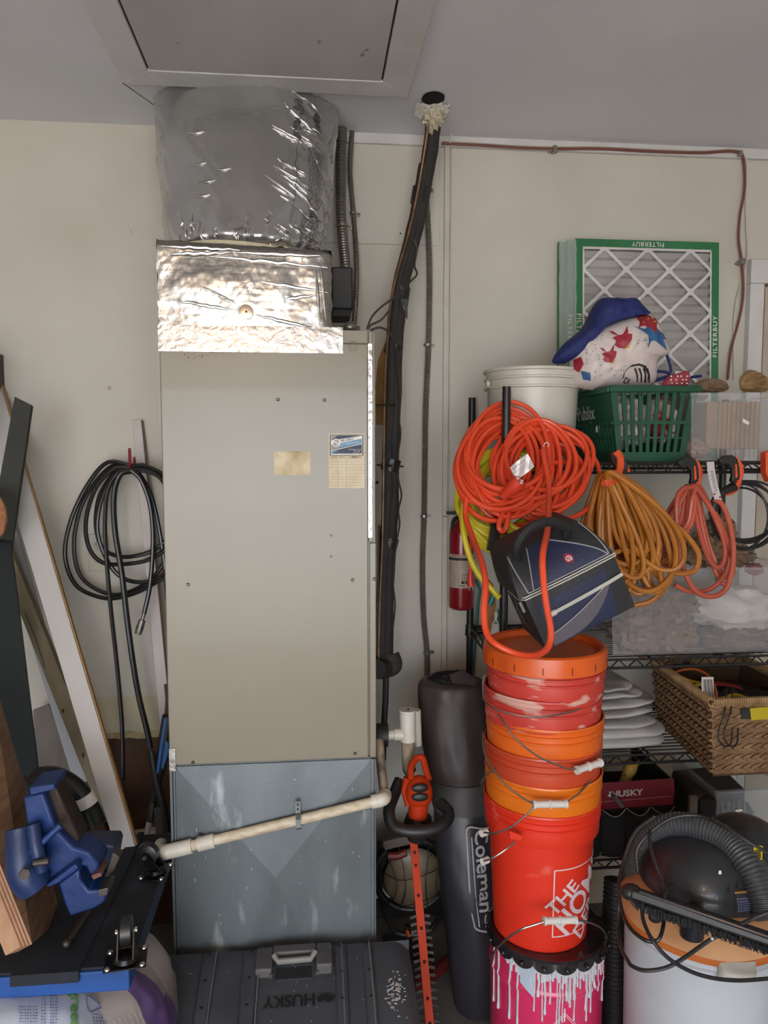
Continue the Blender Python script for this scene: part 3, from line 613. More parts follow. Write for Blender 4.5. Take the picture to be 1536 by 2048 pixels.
# red-brown cable round the top of the wall
rc = thing('red_cable', 'thin reddish-brown cable stapled under the ceiling and down beside the filters', 'cable', P(1480, 740, -.03))
l = [(883, 287, -.025), (960, 291, -.025), (1040, 296, -.025), (1112, 298, -.025), (1200, 298, -.025), (1300, 303, -.025), (1400, 306, -.025), (1450, 303, -.025), (1478, 306, -.025), (1488, 325, -.02), (1489, 380, -.02), (1480, 430, -.02), (1477, 480, -.02), (1484, 530, -.02), (1486, 590, -.02), (1478, 640, -.02), (1462, 700, -.02), (1455, 760, -.02)]
obj('cable', MB().tube(smooth(cordpts(l), 6), .0042, 8), mat('red brown jacket', '7d4840', .5), rc)
obj('thin_wire', MB().tube(smooth([p+V((.004, 0, .006)) for p in cordpts(l)], 5), .0022, 6), mat('tan wire', 'a08f7c', .5), rc)
for x, y in ((1110, 298), (1481, 308), (1486, 524)):
    q = P(x, y, -.03); w = MB().box(q.x-.006, q.x+.006, q.y-.005, q.y+.03, q.z-.007, q.z+.012); w.box(q.x-.016, q.x+.016, q.y+.018, q.y+.03, q.z-.004, q.z+.004); obj('staple', w, MATS['zinc clip'], rc, bevel=.001)
obj('white_cable', MB().tube(smooth(cordpts([(1493, 310, -.012), (1492, 420, -.012), (1494, 520, -.012), (1470, 620, -.012), (1468, 760, -.012)]), 6), .003, 6), mat('white jacket', 'cfccc4', .5), rc)
w = MB().tube(smooth(cordpts([(893, 270, -.02), (898, 266, -.03), (903, 272, -.03), (900, 288, -.025)]), 5), .003, 6); obj('cable_loop', w, m_trim, label='small white cable loop at the top of the batten', cat='cable')
# screws and holes in the wall
for i, (x, y, t) in enumerate(((219, 776, 'nail hole in the wall above the hanging hose'), (228, 918, 'tiny nail hole left of the red hook'), (262, 464, 'small nail hole near the foil duct'), (801, 467, 'small nail hole beside the black pipes'), (1456, 524, 'small nail hole right of the green filters'), (754, 965, 'dark plugged hole beside the cabinet edge'))):
    q = P(x, y, -.0002 if i not in (3, 5) else -.0075); r = .006 if i in (0, 5) else .003
    obj('nail_hole', MB().add([q+V((r*math.cos(a), -.0005, r*math.sin(a))) for a in [k*math.pi/4 for k in range(8)]]+[q+V((0, .002, 0))], [(k, (k+1) % 8, 8) for k in range(8)]), m_blk, label=t, cat='hole')
# ============================================================ wire shelving and what is on it
m_wireblk = mat('black shelf enamel', '1c1b1a', .4, c2='242322')
SX0, SX1, SY0, SY1 = .565, 1.50, -.52, -.055
sh = thing('wire_shelving', 'black wire shelving unit holding bins, baskets and bags', 'shelving', ((SX0+SX1)/2, (SY0+SY1)/2, FZ))
for x in (SX0, SX1):
    for y in (SY0, SY1):
        w = MB(); z = FZ; 
        w.cyl((x, y, FZ), (x, y, 1.845), .0125, n=14)
        ps = obj('post', w, m_wireblk, sh); w = MB(); zz = FZ+.05
        while zz < 1.84: w.cyl((x, y, zz), (x, y, zz+.002), .0134, n=12); zz += .0254
        obj('groove_rings', w, m_wireblk, ps)
SHELVES = (1.622, 1.030, .730, .400)
for z in SHELVES:
    for yy, s in ((SY0, 1), (SY1, -1)):
        w = MB(); w.cyl((SX0, yy, z), (SX1, yy, z), .004, n=8); w.cyl((SX0, yy, z-.026), (SX1, yy, z-.026), .0045, n=8)
        f = obj('edge_rails', w, m_wireblk, sh); w = MB(); n = 17; p = (SX1-SX0)/n; pts = []
        for i in range(n+1):
            x = SX0+i*p; pts += [V((x, yy, z-.026)), V((x+p/2, yy, z))] if i < n else [V((x, yy, z-.026))]
        w.tube(pts, .0028, 6); obj('zigzag_wire', w, m_wireblk, f)
    for xx in (SX0, SX1):
        w = MB(); w.cyl((xx, SY0, z), (xx, SY1, z), .004, n=8); w.cyl((xx, SY0, z-.026), (xx, SY1, z-.026), .0045, n=8)
        pts = []
        for i in range(9): y = SY0+i*(SY1-SY0)/8; pts.append(V((xx, y, z-.026 if i % 2 == 0 else z)))
        w.tube(pts, .0028, 6); obj('edge_rails', w, m_wireblk, sh)
    w = MB()
    for i in range(1, 19): y = SY0+i*(SY1-SY0)/19; w.cyl((SX0, y, z+.003), (SX1, y, z+.003), .0021, n=6)
    for i in range(1, 4): x = SX0+i*(SX1-SX0)/4; w.cyl((x, SY0, z-.003), (x, SY1, z-.003), .0035, n=6)
    obj('deck_wires', w, m_wireblk, sh)
    for x in (SX0, SX1):
        for y in (SY0, SY1): obj('collar', MB().tube([V((x, y, z-.032)), V((x, y, z+.008))], [.018, .0155], 14), m_wireblk, sh)
m_white_pl = mat('white bucket plastic', 'd0ccc2', .35, c2='c4bfb2', ns=6)
# ---- white bucket on the top shelf
bc = P(1062, 900, -.30); R_ = .5*(P(1155, 760, -.30)-P(968, 760, -.30)).length; zr = P(1060, 742, -.30).z; zb = 1.63
wb = thing('white_bucket', 'tall white plastic bucket on the top shelf behind the orange cord', 'bucket', (bc.x, -.30, zb))
hb = zr-zb; c = V((bc.x, -.30, zb))
prof = [(R_*.86, 0), (R_*.87, .006), (R_*.94, hb-.062), (R_*1.0, hb-.06), (R_*1.0, hb-.055), (R_*.95, hb-.053), (R_*.955, hb-.034), (R_*1.0, hb-.032), (R_*1.0, hb-.027), (R_*.96, hb-.025), (R_*.965, hb-.010), (R_*1.01, hb-.008), (R_*1.01, hb), (R_*.97, hb), (R_*.95, hb-.01), (R_*.84, .006), (0, .004)]
obj('pail', MB().lathe(c, prof, 56), m_white_pl, wb)
m_steel = mat('wire handle steel', '9a9893', .3, .9)
q = V((bc.x-R_*.98, -.33, zr-.05)); l = [q, q+V((-.004, -.05, -.03)), q+V((.03, -.11, -.10)), q+V((.10, -.14, -.15)), q+V((.2, -.13, -.16))]
obj('handle', MB().tube(smooth([q+V((.03, 0, .025))]+l[0:1]+[q+V((-.005, -.03, -.03)), q+V((-.008, -.06, -.10)), q+V((-.004, -.08, -.15))], 6), .0022, 6), m_steel, wb)
w = MB(); q = P(990, 790, -.42); obj('handle_ear', MB().cyl(V((bc.x-R_-.004, -.33, zr-.045)), V((bc.x-R_+.006, -.33, zr-.045)), .012, n=14), m_white_pl, wb)
# ---- furnace filters
m_grn = mat('green card', '2f7a4c', .45, c2='2a6f45', ns=6, coat=.3); m_lat = mat('white card lattice', 'dbd9d8', .6); m_med = mat('pleated grey media', 'c2bebb', .9, c2='aaa6a3', ns=4, nd=5)
def filt(k):
    tl = P(1148, 489, -.05); tr_ = P(1437, 486, -.05); fw = tr_.x-tl.x-.004; ft = tr_.z; fbz = 1.632; fh = ft-fbz
    lab = ['green-framed furnace filter with white lattice leaning in front of the others', 'second green-framed furnace filter showing only its left edge', 'rearmost green-framed furnace filter behind the other two'][k]
    x0 = tl.x-.022*k; yb, yt_ = -.105+.027*k, -.062+.022*k
    org = V((x0, yb, fbz)); f = thing('furnace_filter', lab, 'air filter', org+V((fw/2, 0, 0)), 'furnace filters leaning on the wall')
    up = V((0, yt_-yb, math.sqrt(max(.01, fh*fh-(yt_-yb)**2)))).normalized(); rt = V((1, 0, 0)); nn = rt.cross(up)
    F = lambda a, b, h: org+rt*a+up*b+nn*h
    bw_ = .027
    for (a0, a1, b0, b1) in ((0, fw, fh-bw_, fh), (0, fw, 0, bw_), (0, bw_, bw_, fh-bw_), (fw-bw_, fw, bw_, fh-bw_)):
        obj('frame_side', MB().poly([F(a0, b0, 0), F(a1, b0, 0), F(a1, b1, 0), F(a0, b1, 0)], .019, nn), m_grn, f, bevel=.001)
    if k < 2:
        d = MB()
        text('FILTERBUY', .022, lambda u, v, h: F(fw*.5-u, fh-bw_/2-v, .001), d, bold=.012, space=1.15)
        text('FILTERBUY', .022, lambda u, v, h: F(bw_/2+v-(.003 if k else 0), fh*.565-u*1.25, .001), d, bold=.012, space=1.15)
        text('FILTERBUY', .022, lambda u, v, h: F(fw-bw_/2-v, fh*.565+u*1.25, .001), d, bold=.012, space=1.15)
        obj('lettering', d, m_wh, f)
    if k: return
    iw, ih = fw-2*bw_, fh-2*bw_
    w = MB(); n = 23; vs = []
    w.grid(lambda u, v: F(bw_+u*iw, bw_+v*ih, -.002-.020*abs(((v*n) % 1)-.5)*2+.0015*nz3((u*20, v*30, 0))), 24, n*2)
    obj('pleated_media', w, m_med, f, sharp=80)
    w = MB(); px_ = iw/3; pz_ = .147
    for side, dlt in ((0, 1),):
        w.poly([F(bw_, bw_, -.001), F(bw_+.006, bw_, -.001), F(bw_+.006, fh-bw_, -.001), F(bw_, fh-bw_, -.001)], .001, nn)
        w.poly([F(fw-bw_-.006, bw_, -.001), F(fw-bw_, bw_, -.001), F(fw-bw_, fh-bw_, -.001), F(fw-bw_-.006, fh-bw_, -.001)], .001, nn)
        w.poly([F(bw_, fh-bw_-.008, -.001), F(fw-bw_, fh-bw_-.008, -.001), F(fw-bw_, fh-bw_, -.001), F(bw_, fh-bw_, -.001)], .001, nn)
    top = fh-bw_-.003; s = .0115; rows = int(ih/(pz_/2))
    lt = obj('lattice_edge', w, m_lat, f); w = MB()
    pt = lambda i, j: (bw_+(i+(.5 if j % 2 == 0 else 0))*px_, top-j*pz_/2)
    for j in range(rows+1):
        for i in range(-1, 4):
            a = pt(i, j)
            if not (bw_-.001 <= a[0] <= fw-bw_+.001): continue
            if a[1] < bw_: continue
            oc = [(a[0]+x*s, a[1]+y*s) for x, y in ((-1, -.5), (-.5, -1), (.5, -1), (1, -.5), (1, .5), (.5, 1), (-.5, 1), (-1, .5))]
            oc = [(min(max(x, bw_), fw-bw_), min(y, fh-bw_)) for x, y in oc]
            w.poly([F(x, y, .0) for x, y in oc], .0015, nn)
            for sx in (-1, 1):
                bx, bz = a[0]+sx*px_/2, a[1]-pz_/2
                if bz < bw_ or bx < bw_-.002 or bx > fw-bw_+.002: continue
                dd = V((bx-a[0], bz-a[1])).normalized(); p_ = V((-dd.y, dd.x))*.0055
                w.poly([F(a[0]+p_.x, a[1]+p_.y, -.0003), F(bx+p_.x, bz+p_.y, -.0003), F(bx-p_.x, bz-p_.y, -.0003), F(a[0]-p_.x, a[1]-p_.y, -.0003)], .0015, nn)
    obj('lattice', w, m_lat, f)
    # crinkled shrink wrap on the left edge
    w = MB().sheet(lambda u, v: F(-.052+u*.055+.003*nz3((u*5, v*20, 0)), .02+v*(fh-.025), -.02*(1-u)+.004+.006*nz3((u*9, v*30, 2))), 6, 60, .0006)
    obj('shrink_wrap', w, clear('clear wrap', 'e8f0ea', .22, .08), f, label='crinkled clear shrink wrap on the left edge')
for k in (2, 1, 0): filt(k)
# ---- green shopping basket
m_bsk = mat('green basket plastic', '195038', .38, c2='164832', ns=7, coat=.1)
bk = thing('shopping_basket', 'dark green slotted plastic shopping basket on the top shelf', 'basket', P(1290, 912, -.35))
yf, yr = -.50, -.14
def sidep(A, B, C, D): return lambda u, v, h=0: (A*(1-u)+B*u)*(1-v)+(D*(1-u)+C*u)*v      # A,B bottom; D,C top
ftl, ftr, fbl, fbr = P(1221, 778, yf), P(1394, 778, yf), P(1236, 911, yf+.015), P(1366, 911, yf+.015); fbl.z = fbr.z = 1.630
btl = V((ftl.x-.01, yr, ftl.z)); btr = V((ftr.x+.01, yr, ftr.z)); bbl = V((fbl.x+.0, yr-.03, 1.63)); bbr = V((fbr.x, yr-.03, 1.63))
def panel(name, S, cols, rows, solid=()):
    """slotted panel: rows of (v0, v1) slots, cols slots across"""
    nrm = (S(1, .5)-S(0, .5)).cross(S(.5, 1)-S(.5, 0)).normalized(); w = MB()
    def q(u0, u1, v0, v1, t=.004): w.poly([S(u0, v0), S(u1, v0), S(u1, v1), S(u0, v1)], t, nrm)
    v = 0
    for (v0, v1, g) in rows:
        q(0, 1, v, v0)
        n = cols; m = .05
        for i in range(n+1):
            c_ = m+(1-2*m)*i/n; hw = (1-2*m)/n*g/2
            a, b = (0, c_+hw) if i == 0 else (c_-hw, 1) if i == n else (c_-hw, c_+hw)
            q(a, b, v0, v1, .0055)
        v = v1
    q(0, 1, v, 1)
    return obj(name, w, m_bsk, bk)
rows_ = [(.12, .31, .5), (.335, .51, .5), (.56, .945, .5)]
panel('slotted_side', sidep(fbl, fbr, ftr, ftl), 9, rows_)
panel('slotted_side', sidep(bbl, bbr, btr, btl), 9, rows_)
panel('slotted_side', sidep(bbl, fbl, ftl, btl), 14, [(.12, .31, .5), (.335, .51, .5)] )
panel('slotted_side', sidep(bbr, fbr, ftr, btr), 14, rows_)
obj('basket_floor', MB().poly([fbl, fbr, bbr, bbl], .004, (0, 0, 1)), m_bsk, bk)
w = MB(); rt_ = [ftl+V((-.006, -.008, 0)), ftr+V((.006, -.008, 0)), btr+V((.006, .008, 0)), btl+V((-.006, .008, 0))]
for a, b in zip(rt_, rt_[1:]+rt_[:1]): w.beam(a, b, .014, .020)
obj('rim', w, m_bsk, bk, bevel=.003)
w = MB(); S = sidep(fbl, fbr, ftr, ftl); w.beam(S(-.01, .535)+V((0, -.004, 0)), S(1.01, .535)+V((0, -.004, 0)), .008, .010); S2 = sidep(bbl, fbl, ftl, btl); w.beam(S2(0, .535)+V((-.004, 0, 0)), S2(1, .535)+V((-.004, 0, 0)), .008, .010)
for u in (.36, .80): w.beam(S(u, .96)+V((0, -.006, 0)), S(u, .90)+V((0, -.006, 0)), .006, .006, (0, 1, 0))
obj('rib', w, m_bsk, bk)
u_ = (fbl-bbl).normalized(); f_ = lambda a, b, h: S2(.42+a/.36, .70+b/(ftl.z-1.63))+V((-.004, 0, 0))
obj('lettering', text('Publix', .062, f_, bold=.008), mat('pale print', 'd2dad2', .6), bk)
# contents of the basket
m_wbag = mat('white carrier bag', 'c9c4bd', .4, c2='b9b2ab', ns=12, bump=.4, bs=22); m_rbag = mat('red and white bag', 'a33434', .45, c2='d3c9c6', ns=16, nd=1, lo=.48, hi=.52)
cx = (ftl.x+ftr.x)/2
obj('carrier_bag', rough_ball((cx-.035, -.36, 1.75), (.085, .11, .075), 3, .25, 3), m_wbag, label='crumpled white plastic carrier bag inside the green basket', cat='bag')
obj('carrier_bag', rough_ball((cx+.075, -.38, 1.755), (.045, .09, .07), 8, .25, 3), m_rbag, label='crumpled red and white plastic bag inside the green basket', cat='bag')
# ---- reusable bag with sea print, slumped on the basket
BY = -.40
out = [(1146, 765), (1140, 735), (1142, 690), (1165, 672), (1200, 655), (1240, 640), (1275, 632), (1298, 632), (1315, 655), (1330, 690), (1336, 705), (1325, 715), (1310, 722), (1308, 745), (1300, 772), (1262, 776), (1205, 779), (1180, 780), (1160, 775)]
def star(outline, cpx, Y, dep, seed, amp, nr=16, k=4, fq=1.):
    """pillow whose silhouette follows an outline, with real thickness front and back"""
    c0 = P(cpx[0], cpx[1], Y); pts = smooth([P(x, y, Y) for x, y in outline], k, True); n = len(pts)
    def f(i, t, side):
        p = c0.lerp(pts[i % n], t); h = dep*math.sqrt(max(0, 1-t**3.2))
        wv = amp*(nz3((p.x*14*fq, p.z*14*fq, seed))+.7*abs(nz3((p.x*30*fq, p.z*30*fq, seed+3)))-.2)*(1-t**6)
        return V((p.x, p.y-side*(h+wv), p.z))
    w = MB(); vs = []
    for side in (1, -.8):
        vs += [f(i, t/nr, side) for t in range(nr+1) for i in range(n)]
    fs = []
    for s_ in range(2):
        o = s_*(nr+1)*n
        fs += [(o+t*n+i, o+t*n+(i+1) % n, o+(t+1)*n+(i+1) % n, o+(t+1)*n+i) for t in range(nr) for i in range(n)]
    w.add(vs, fs)
    def surf(x, y):    # height of the front over a point given in the outline's plane
        p = P(x, y, Y); d = p-c0; a = math.atan2(d.z, d.x); best = min(range(n), key=lambda i: abs(((math.atan2(pts[i].z-c0.z, pts[i].x-c0.x)-a+math.pi) % (2*math.pi))-math.pi))
        t = min(.99, d.length/max(1e-6, (pts[best]-c0).length)); h = dep*math.sqrt(max(0, 1-t**3.2))
        wv = amp*(nz3((p.x*14*fq, p.z*14*fq, seed))+.7*abs(nz3((p.x*30*fq, p.z*30*fq, seed+3)))-.2)*(1-t**6)
        return h+wv
    return w, surf
w, surf = star(out, (1238, 712), BY, .085, 2, .013)
sb = thing('reusable_bag', 'slumped white shopping bag printed with red fish and starfish, blue lining', 'bag', P(1238, 778, BY))
obj('bag_body', w, mat('printed bag fabric', 'd6cbc6', .4, c2='cbbdb8', ns=5, bump=.2, bs=20), sb, sharp=60)
w, s2 = star([(1104, 722), (1125, 690), (1165, 655), (1185, 615), (1205, 596), (1240, 598), (1268, 596), (1282, 610), (1296, 628), (1270, 636), (1235, 644), (1200, 660), (1168, 678), (1150, 700), (1140, 722), (1120, 728)], (1210, 645), BY-.005, .06, 5, .014)
obj('blue_lining', w, mat('blue lining fabric', '1d2b6b', .7, c2='182458', ns=7, bump=.2, bs=40), sb, sharp=60, label='royal blue bag lining folded outward')
w = MB(); w.tube([P(1232, 597, BY-.05), P(1262, 599, BY-.05)], .003, 6); w.tube([P(1272, 628, BY-.06), P(1300, 625, BY-.06)], .004, 6)
w.tube(smooth(cordpts([(1332, 705, BY), (1340, 730, BY+.02), (1342, 745, BY+.02)]), 4), .004, 6); w.tube(smooth(cordpts([(1306, 742, BY-.01), (1335, 745, BY), (1350, 757, BY), (1402, 752, BY+.05)]), 4), .0045, 6); w.tube(smooth(cordpts([(1308, 762, BY-.02), (1330, 755, BY-.02), (1350, 750, BY)]), 4), .006, 6)
obj('handle', w, MATS['blue lining fabric'], sb)
def pm(x, y, extra=.002): q = P(x, y, BY); q.y -= surf(x, y)+extra; return q
def pdec(mb, pts, cen=None, ex=.002):
    cen = cen or (sum(p[0] for p in pts)/len(pts), sum(p[1] for p in pts)/len(pts)); vs = [pm(*cen, ex)]; n = len(pts); m = 5
    pp = []
    for i in range(n):
        a, b = pts[i], pts[(i+1) % n]; pp += [a, ((a[0]+b[0])/2, (a[1]+b[1])/2)]
    n = len(pp)
    for t in range(1, m+1): vs += [pm(cen[0]+(x-cen[0])*t/m, cen[1]+(y-cen[1])*t/m, ex) for x, y in pp]
    fs = [(0, 1+i, 1+(i+1) % n) for i in range(n)]
    for t in range(m-1): fs += [(1+t*n+i, 1+(t+1)*n+i, 1+(t+1)*n+(i+1) % n, 1+t*n+(i+1) % n) for i in range(n)]
    mb.add(vs, fs)
m_pr, m_pb, m_py, m_pt = mat('print crimson', '9c2436', .5), mat('print ocean blue', '27517f', .5, c2='3b6fa3', ns=30), mat('print yellow', 'd9b24a', .5), mat('print teal dots', '7f9aa0', .5)
d = MB()
for ox, oy, s in ((1222, 685, 1.0), (1197, 716, .8)):
    pdec(d, [(ox+x*s, oy+y*s) for x, y in ((-8, 18), (6, 20), (16, 4), (18, -8), (8, -10), (0, -8), (-10, -6), (-16, -2), (-10, 4), (-14, 12))], ex=.003); pdec(d, [(ox+x*s, oy+y*s) for x, y in ((2, -8), (14, -26), (12, -14), (10, -8))], ex=.003); pdec(d, [(ox+x*s, oy+y*s) for x, y in ((-4, -6), (-12, -16), (-20, -18), (-14, -10))], ex=.003)
pdec(d, [(1256, 636), (1285, 632), (1313, 652), (1296, 652), (1292, 676), (1282, 664), (1268, 658), (1254, 664), (1262, 650)], (1278, 648), .003)
pdec(d, [(1141, 722), (1150, 718), (1154, 732), (1148, 748), (1142, 740)], ex=.003)
obj('fish_print', d, m_pr, sb)
d = MB()
for ox, oy, s in ((1226, 692, 1.0), (1200, 723, .8)): pdec(d, [(ox+4*s, oy+10*s), (ox+12*s, oy), (ox+8*s, oy+12*s), (ox-2*s, oy+14*s)], ex=.0035)
random.seed(4)
for i in range(10): a = (1262+random.random()*34, 640+random.random()*12); pdec(d, [(a[0]+2*math.cos(t), a[1]+2*math.sin(t)) for t in (0, 1.5, 3, 4.5)], ex=.004)
obj('fish_print', d, m_py, sb)
d = MB(); pdec(d, [(1246, 660), (1268, 666), (1284, 654), (1296, 664), (1328, 682), (1308, 684), (1318, 706), (1296, 694), (1286, 688), (1274, 692), (1270, 705), (1274, 678)], (1284, 674)); pdec(d, [(1150, 745), (1165, 750), (1168, 765), (1155, 762)])
obj('starfish_print', d, m_pb, sb)
d = MB()
for i in range(60):
    x = 1155+random.random()*75; y = 665+random.random()*95
    if y > 690-(x-1155)*.45 and not (1180 < x < 1245 and 665 < y < 735 and x-1180 > (735-y)*.2): pdec(d, [(x+1.4*math.cos(t), y+1.8*math.sin(t)) for t in (0, 1.6, 3.1, 4.7)])
for i in range(14):
    x = 1242+random.random()*28; y = 672+random.random()*26; pdec(d, [(x+1.4*math.cos(t), y+1.8*math.sin(t)) for t in (0, 1.6, 3.1, 4.7)])
obj('dot_print', d, m_pt, sb)
d = MB(); 
arc = [(1228, 760), (1228, 748), (1240, 736), (1256, 733), (1268, 738), (1276, 752), (1280, 766), (1273, 764), (1268, 750), (1256, 740), (1242, 742), (1236, 750), (1240, 752)]
for a, b in zip(arc[:7], arc[1:7]): pdec(d, [(a[0], a[1]), (b[0], b[1]), (b[0]-2, b[1]+4), (a[0]-2, a[1]+4)])
for k in range(4): pdec(d, [(1246+k*8, 742), (1250+k*8, 742), (1262+k*7, 768), (1259+k*7, 768)])
def bf(u, v, h): q = pm(1238+u/.0014, 766-v/.0014+u*200, .003); return q
text('DI', .020, bf, d, bold=.01)
obj('emblem_print', d, m_blk, sb)
w, s3 = star([(1325, 775), (1332, 755), (1345, 748), (1362, 742), (1376, 742), (1380, 748), (1372, 775)], (1350, 762), -.42, .02, 8, .003, 8)
pb = obj('dotted_pouch', w, mat('red dotted cloth', 'a83a48', .5, c2='9c3342', bump=.2, bs=40), label='small red cloth pouch with white dots on the basket rim', cat='pouch')
w = MB(); random.seed(8)
for i in range(12): q = P(1334+(i % 4)*10+random.random()*4, 754+(i//4)*7, -.42); q.y -= .021; w.cyl(q, q+V((0, -.004, 0)), .0028, n=8)
obj('dots', w, m_wh, pb)
obj('foil_tip', MB().sheet(lambda u, v: P(1350+u*30, 742+u*3+v*10, -.43), 3, 2, .002), mat('pale aqua wrap', 'b5cbc6', .3), pb)
# ---- clear bin with brown paper, top shelf
m_clr = clear('clear bin plastic', 'cfd3d6', .16, .10); m_kraft = mat('kraft paper', 'a5805b', .75, c2='967250', ns=9, bump=.25, bs=30); m_bp = mat('crumpled brown paper', '8a7158', .8, c2='755e48', ns=9, bump=.4, bs=30)
def openbox(nm, lab, x0, x1, y0, y1, z0, z1, m, taper=.012, rim=True, t=.0025, cat='bin'):
    r = thing(nm, lab, cat, ((x0+x1)/2, (y0+y1)/2, z0)); w = MB(); k = taper
    B = [V((x0+k, y0+k, z0)), V((x1-k, y0+k, z0)), V((x1-k, y1-k, z0)), V((x0+k, y1-k, z0))]; T = [V((x0, y0, z1)), V((x1, y0, z1)), V((x1, y1, z1)), V((x0, y1, z1))]
    for i in range(4):
        j = (i+1) % 4; a = MB(); n_ = (B[j]-B[i]).cross(T[i]-B[i]).normalized(); a.poly([B[i], B[j], T[j], T[i]], t, n_); w.add(a.v, a.f)
    w.poly(B, -t, (0, 0, -1)); obj('walls', w, m, r)
    if rim:
        w = MB()
        for i in range(4): w.beam(T[i], T[(i+1) % 4], .012, .008)
        obj('rim', w, m, r)
    return r
b0 = P(1384, 788, -.51); b1 = P(1388, 922, -.51)
r = openbox('clear_bin', 'clear plastic bin of folded brown paper beside the green basket', b0.x, b0.x+.30, -.51, -.13, 1.630, b0.z, m_clr)
w = MB()
for i in range(9): x = b0.x+.085+i*.0145; w.box(x, x+.002, -.5135, -.510, 1.64, b0.z-.02)
obj('molded_ribs', w, mat('pale plastic', 'c4bdb2', .3, alpha=.55), r); q = P(1492, 842, -.514)
obj('label', MB().poly([q+V(v_) for v_ in ((-.010, 0, .008), (.012, 0, -.004), (.008, 0, -.012), (-.010, 0, -.004))], .0005), m_wh, r)
x = P(1415, 800, -.47).x; obj('paper_stack', MB().box(x, x+.17, -.47, -.25, 1.665, P(1415, 803, -.47).z), m_kraft, label='upright stack of folded brown paper inside the clear bin', cat='paper', bevel=.004)
obj('crumpled_paper', rough_ball((b0.x+.05, -.44, 1.665), (.036, .05, .03), 2, .3, 3), m_kraft, label='crumpled brown paper in the bottom of the clear bin', cat='paper')
w, _ = star([(1385, 780), (1392, 765), (1410, 758), (1432, 757), (1450, 765), (1456, 778), (1440, 784), (1400, 785)], (1420, 771), -.36, .03, 3, .035, 12, 4, 1.8); obj('paper_bag', w, m_bp, label='flattened brown paper lying over the clear bin by the basket', cat='paper', sharp=16)
w, _ = star([(1478, 770), (1482, 752), (1497, 740), (1510, 745), (1535, 755), (1542, 775), (1525, 784), (1490, 783)], (1508, 765), -.36, .035, 6, .04, 12, 4, 1.8); obj('paper_bag', w, mat('tan paper', 'a08158', .75, c2='8a6c48', ns=9, bump=.4, bs=30), label='crumpled tan paper bag on top of the clear bin', cat='paper', sharp=16)
# ---- big clear bin, second shelf
b0 = P(1222, 1150, -.515); zt2_ = P(1400, 1138, -.515).z
openbox('clear_bin', 'wide milky clear bin of brown paper and white cloth, second shelf', b0.x, b0.x+.60, -.515, -.10, 1.037, zt2_, clear('milky bin plastic', 'c9c7c9', .15, .12), .022)
m_cloth = mat('white cloth', 'd3cfc6', .85, c2='c6c0b4', ns=6, bump=.15, bs=14)
random.seed(6)
for i, (px, py, rr, t) in enumerate(((1270, 1262, (.07, .1, .07), 'lower left'), (1330, 1265, (.075, .12, .075), 'lower middle'), (1345, 1200, (.06, .12, .055), 'upper'), (1275, 1195, (.05, .1, .045), 'small upper'))):
    q = P(px, py, -.36); obj('packing_paper', rough_ball(q, rr, 20+i, .42, 3.2), m_bp, label=f'crumpled brown packing paper in the wide bin, {t} wad', cat='paper', sharp=16)
q = P(1470, 1275, -.36); obj('packing_paper', rough_ball(q, (.13, .12, .045), 31, .3, 2.8), mat('grey brown paper', '75685c', .85, c2='665a50', bump=.4, bs=30), label='flat grey-brown paper under the white cloth in the wide bin', cat='paper', sharp=16)
q = P(1460, 1215, -.33); obj('folded_cloth', rough_ball(q, (.135, .12, .075), 42, .28, 1.9), m_cloth, label='folded white cloth heaped in the right of the wide bin', cat='cloth', sharp=60)
for i, (px, py, rr, yy) in enumerate(((1405, 1100, (.055, .06, .055), -.2), (1440, 1060, (.05, .05, .05), -.14), (1470, 1110, (.07, .05, .035), -.2), (1350, 1085, (.04, .05, .05), -.16))):
    q = P(px, py, yy); obj('packing_paper', rough_ball(q, rr, 50+i, .42, 3.2), m_bp, label='crumpled brown packing paper ' + ['piled over the wide bin behind the salmon cord', 'topmost on the wide bin near the rear post', 'spread along the rear right of the wide bin', 'at the rear left of the wide bin'][i], cat='paper', sharp=16)
q = P(1508, 1138, -.24); obj('red_wrapper', rough_ball(q, (.03, .03, .02), 60, .25, 3), mat('red wrapper', 'a33a44', .4), label='small red wrapper at the back of the wide bin', cat='wrapper')
# ---- stacked white plastic sheets, third shelf
m_sheet = mat('white plastic sheet', 'c3c1bd', .35, c2='b5b2ae', ns=8, bump=.1, bs=14)
for i in range(7):
    z = .738+i*.027; x1_ = P([1345, 1350, 1330, 1318, 1325, 1300, 1275][i], 1450, -.48).x; sd = i
    th_ = (.030, .028, .020, .018, .018, .016, .014)[i]
    def pil(u, v):
        a, b = 2*math.pi*u, math.pi*(v-.5); g = lambda t, e: math.copysign(abs(t)**e, t)
        X = g(math.cos(b), .3)*g(math.cos(a), .45); Y_ = g(math.cos(b), .3)*g(math.sin(a), .45)
        x_ = (.70+x1_)/2+X*(x1_-.70)/2*(1+.03*nz3((Y_*2, i, 0))); y_ = -.33+Y_*(.17-.008*(i % 3)); return V((x_, y_, z+.012+th_*.62*math.sin(b)+.007*nz3((X*3, Y_*3, i))+.010*(X+1)*(i > 2)*(.5-Y_*.5)))
    w = MB().grid(pil, 56, 12)
    obj('plastic_bag', w, m_sheet, label='flat folded white plastic bag, ' + ['lowest', 'second lowest', 'third from the bottom', 'middle', 'third from the top', 'second from the top', 'topmost'][i] + ' in the stack behind the orange buckets', cat='plastic bag', group='flat white plastic bags on the third shelf', sharp=50)
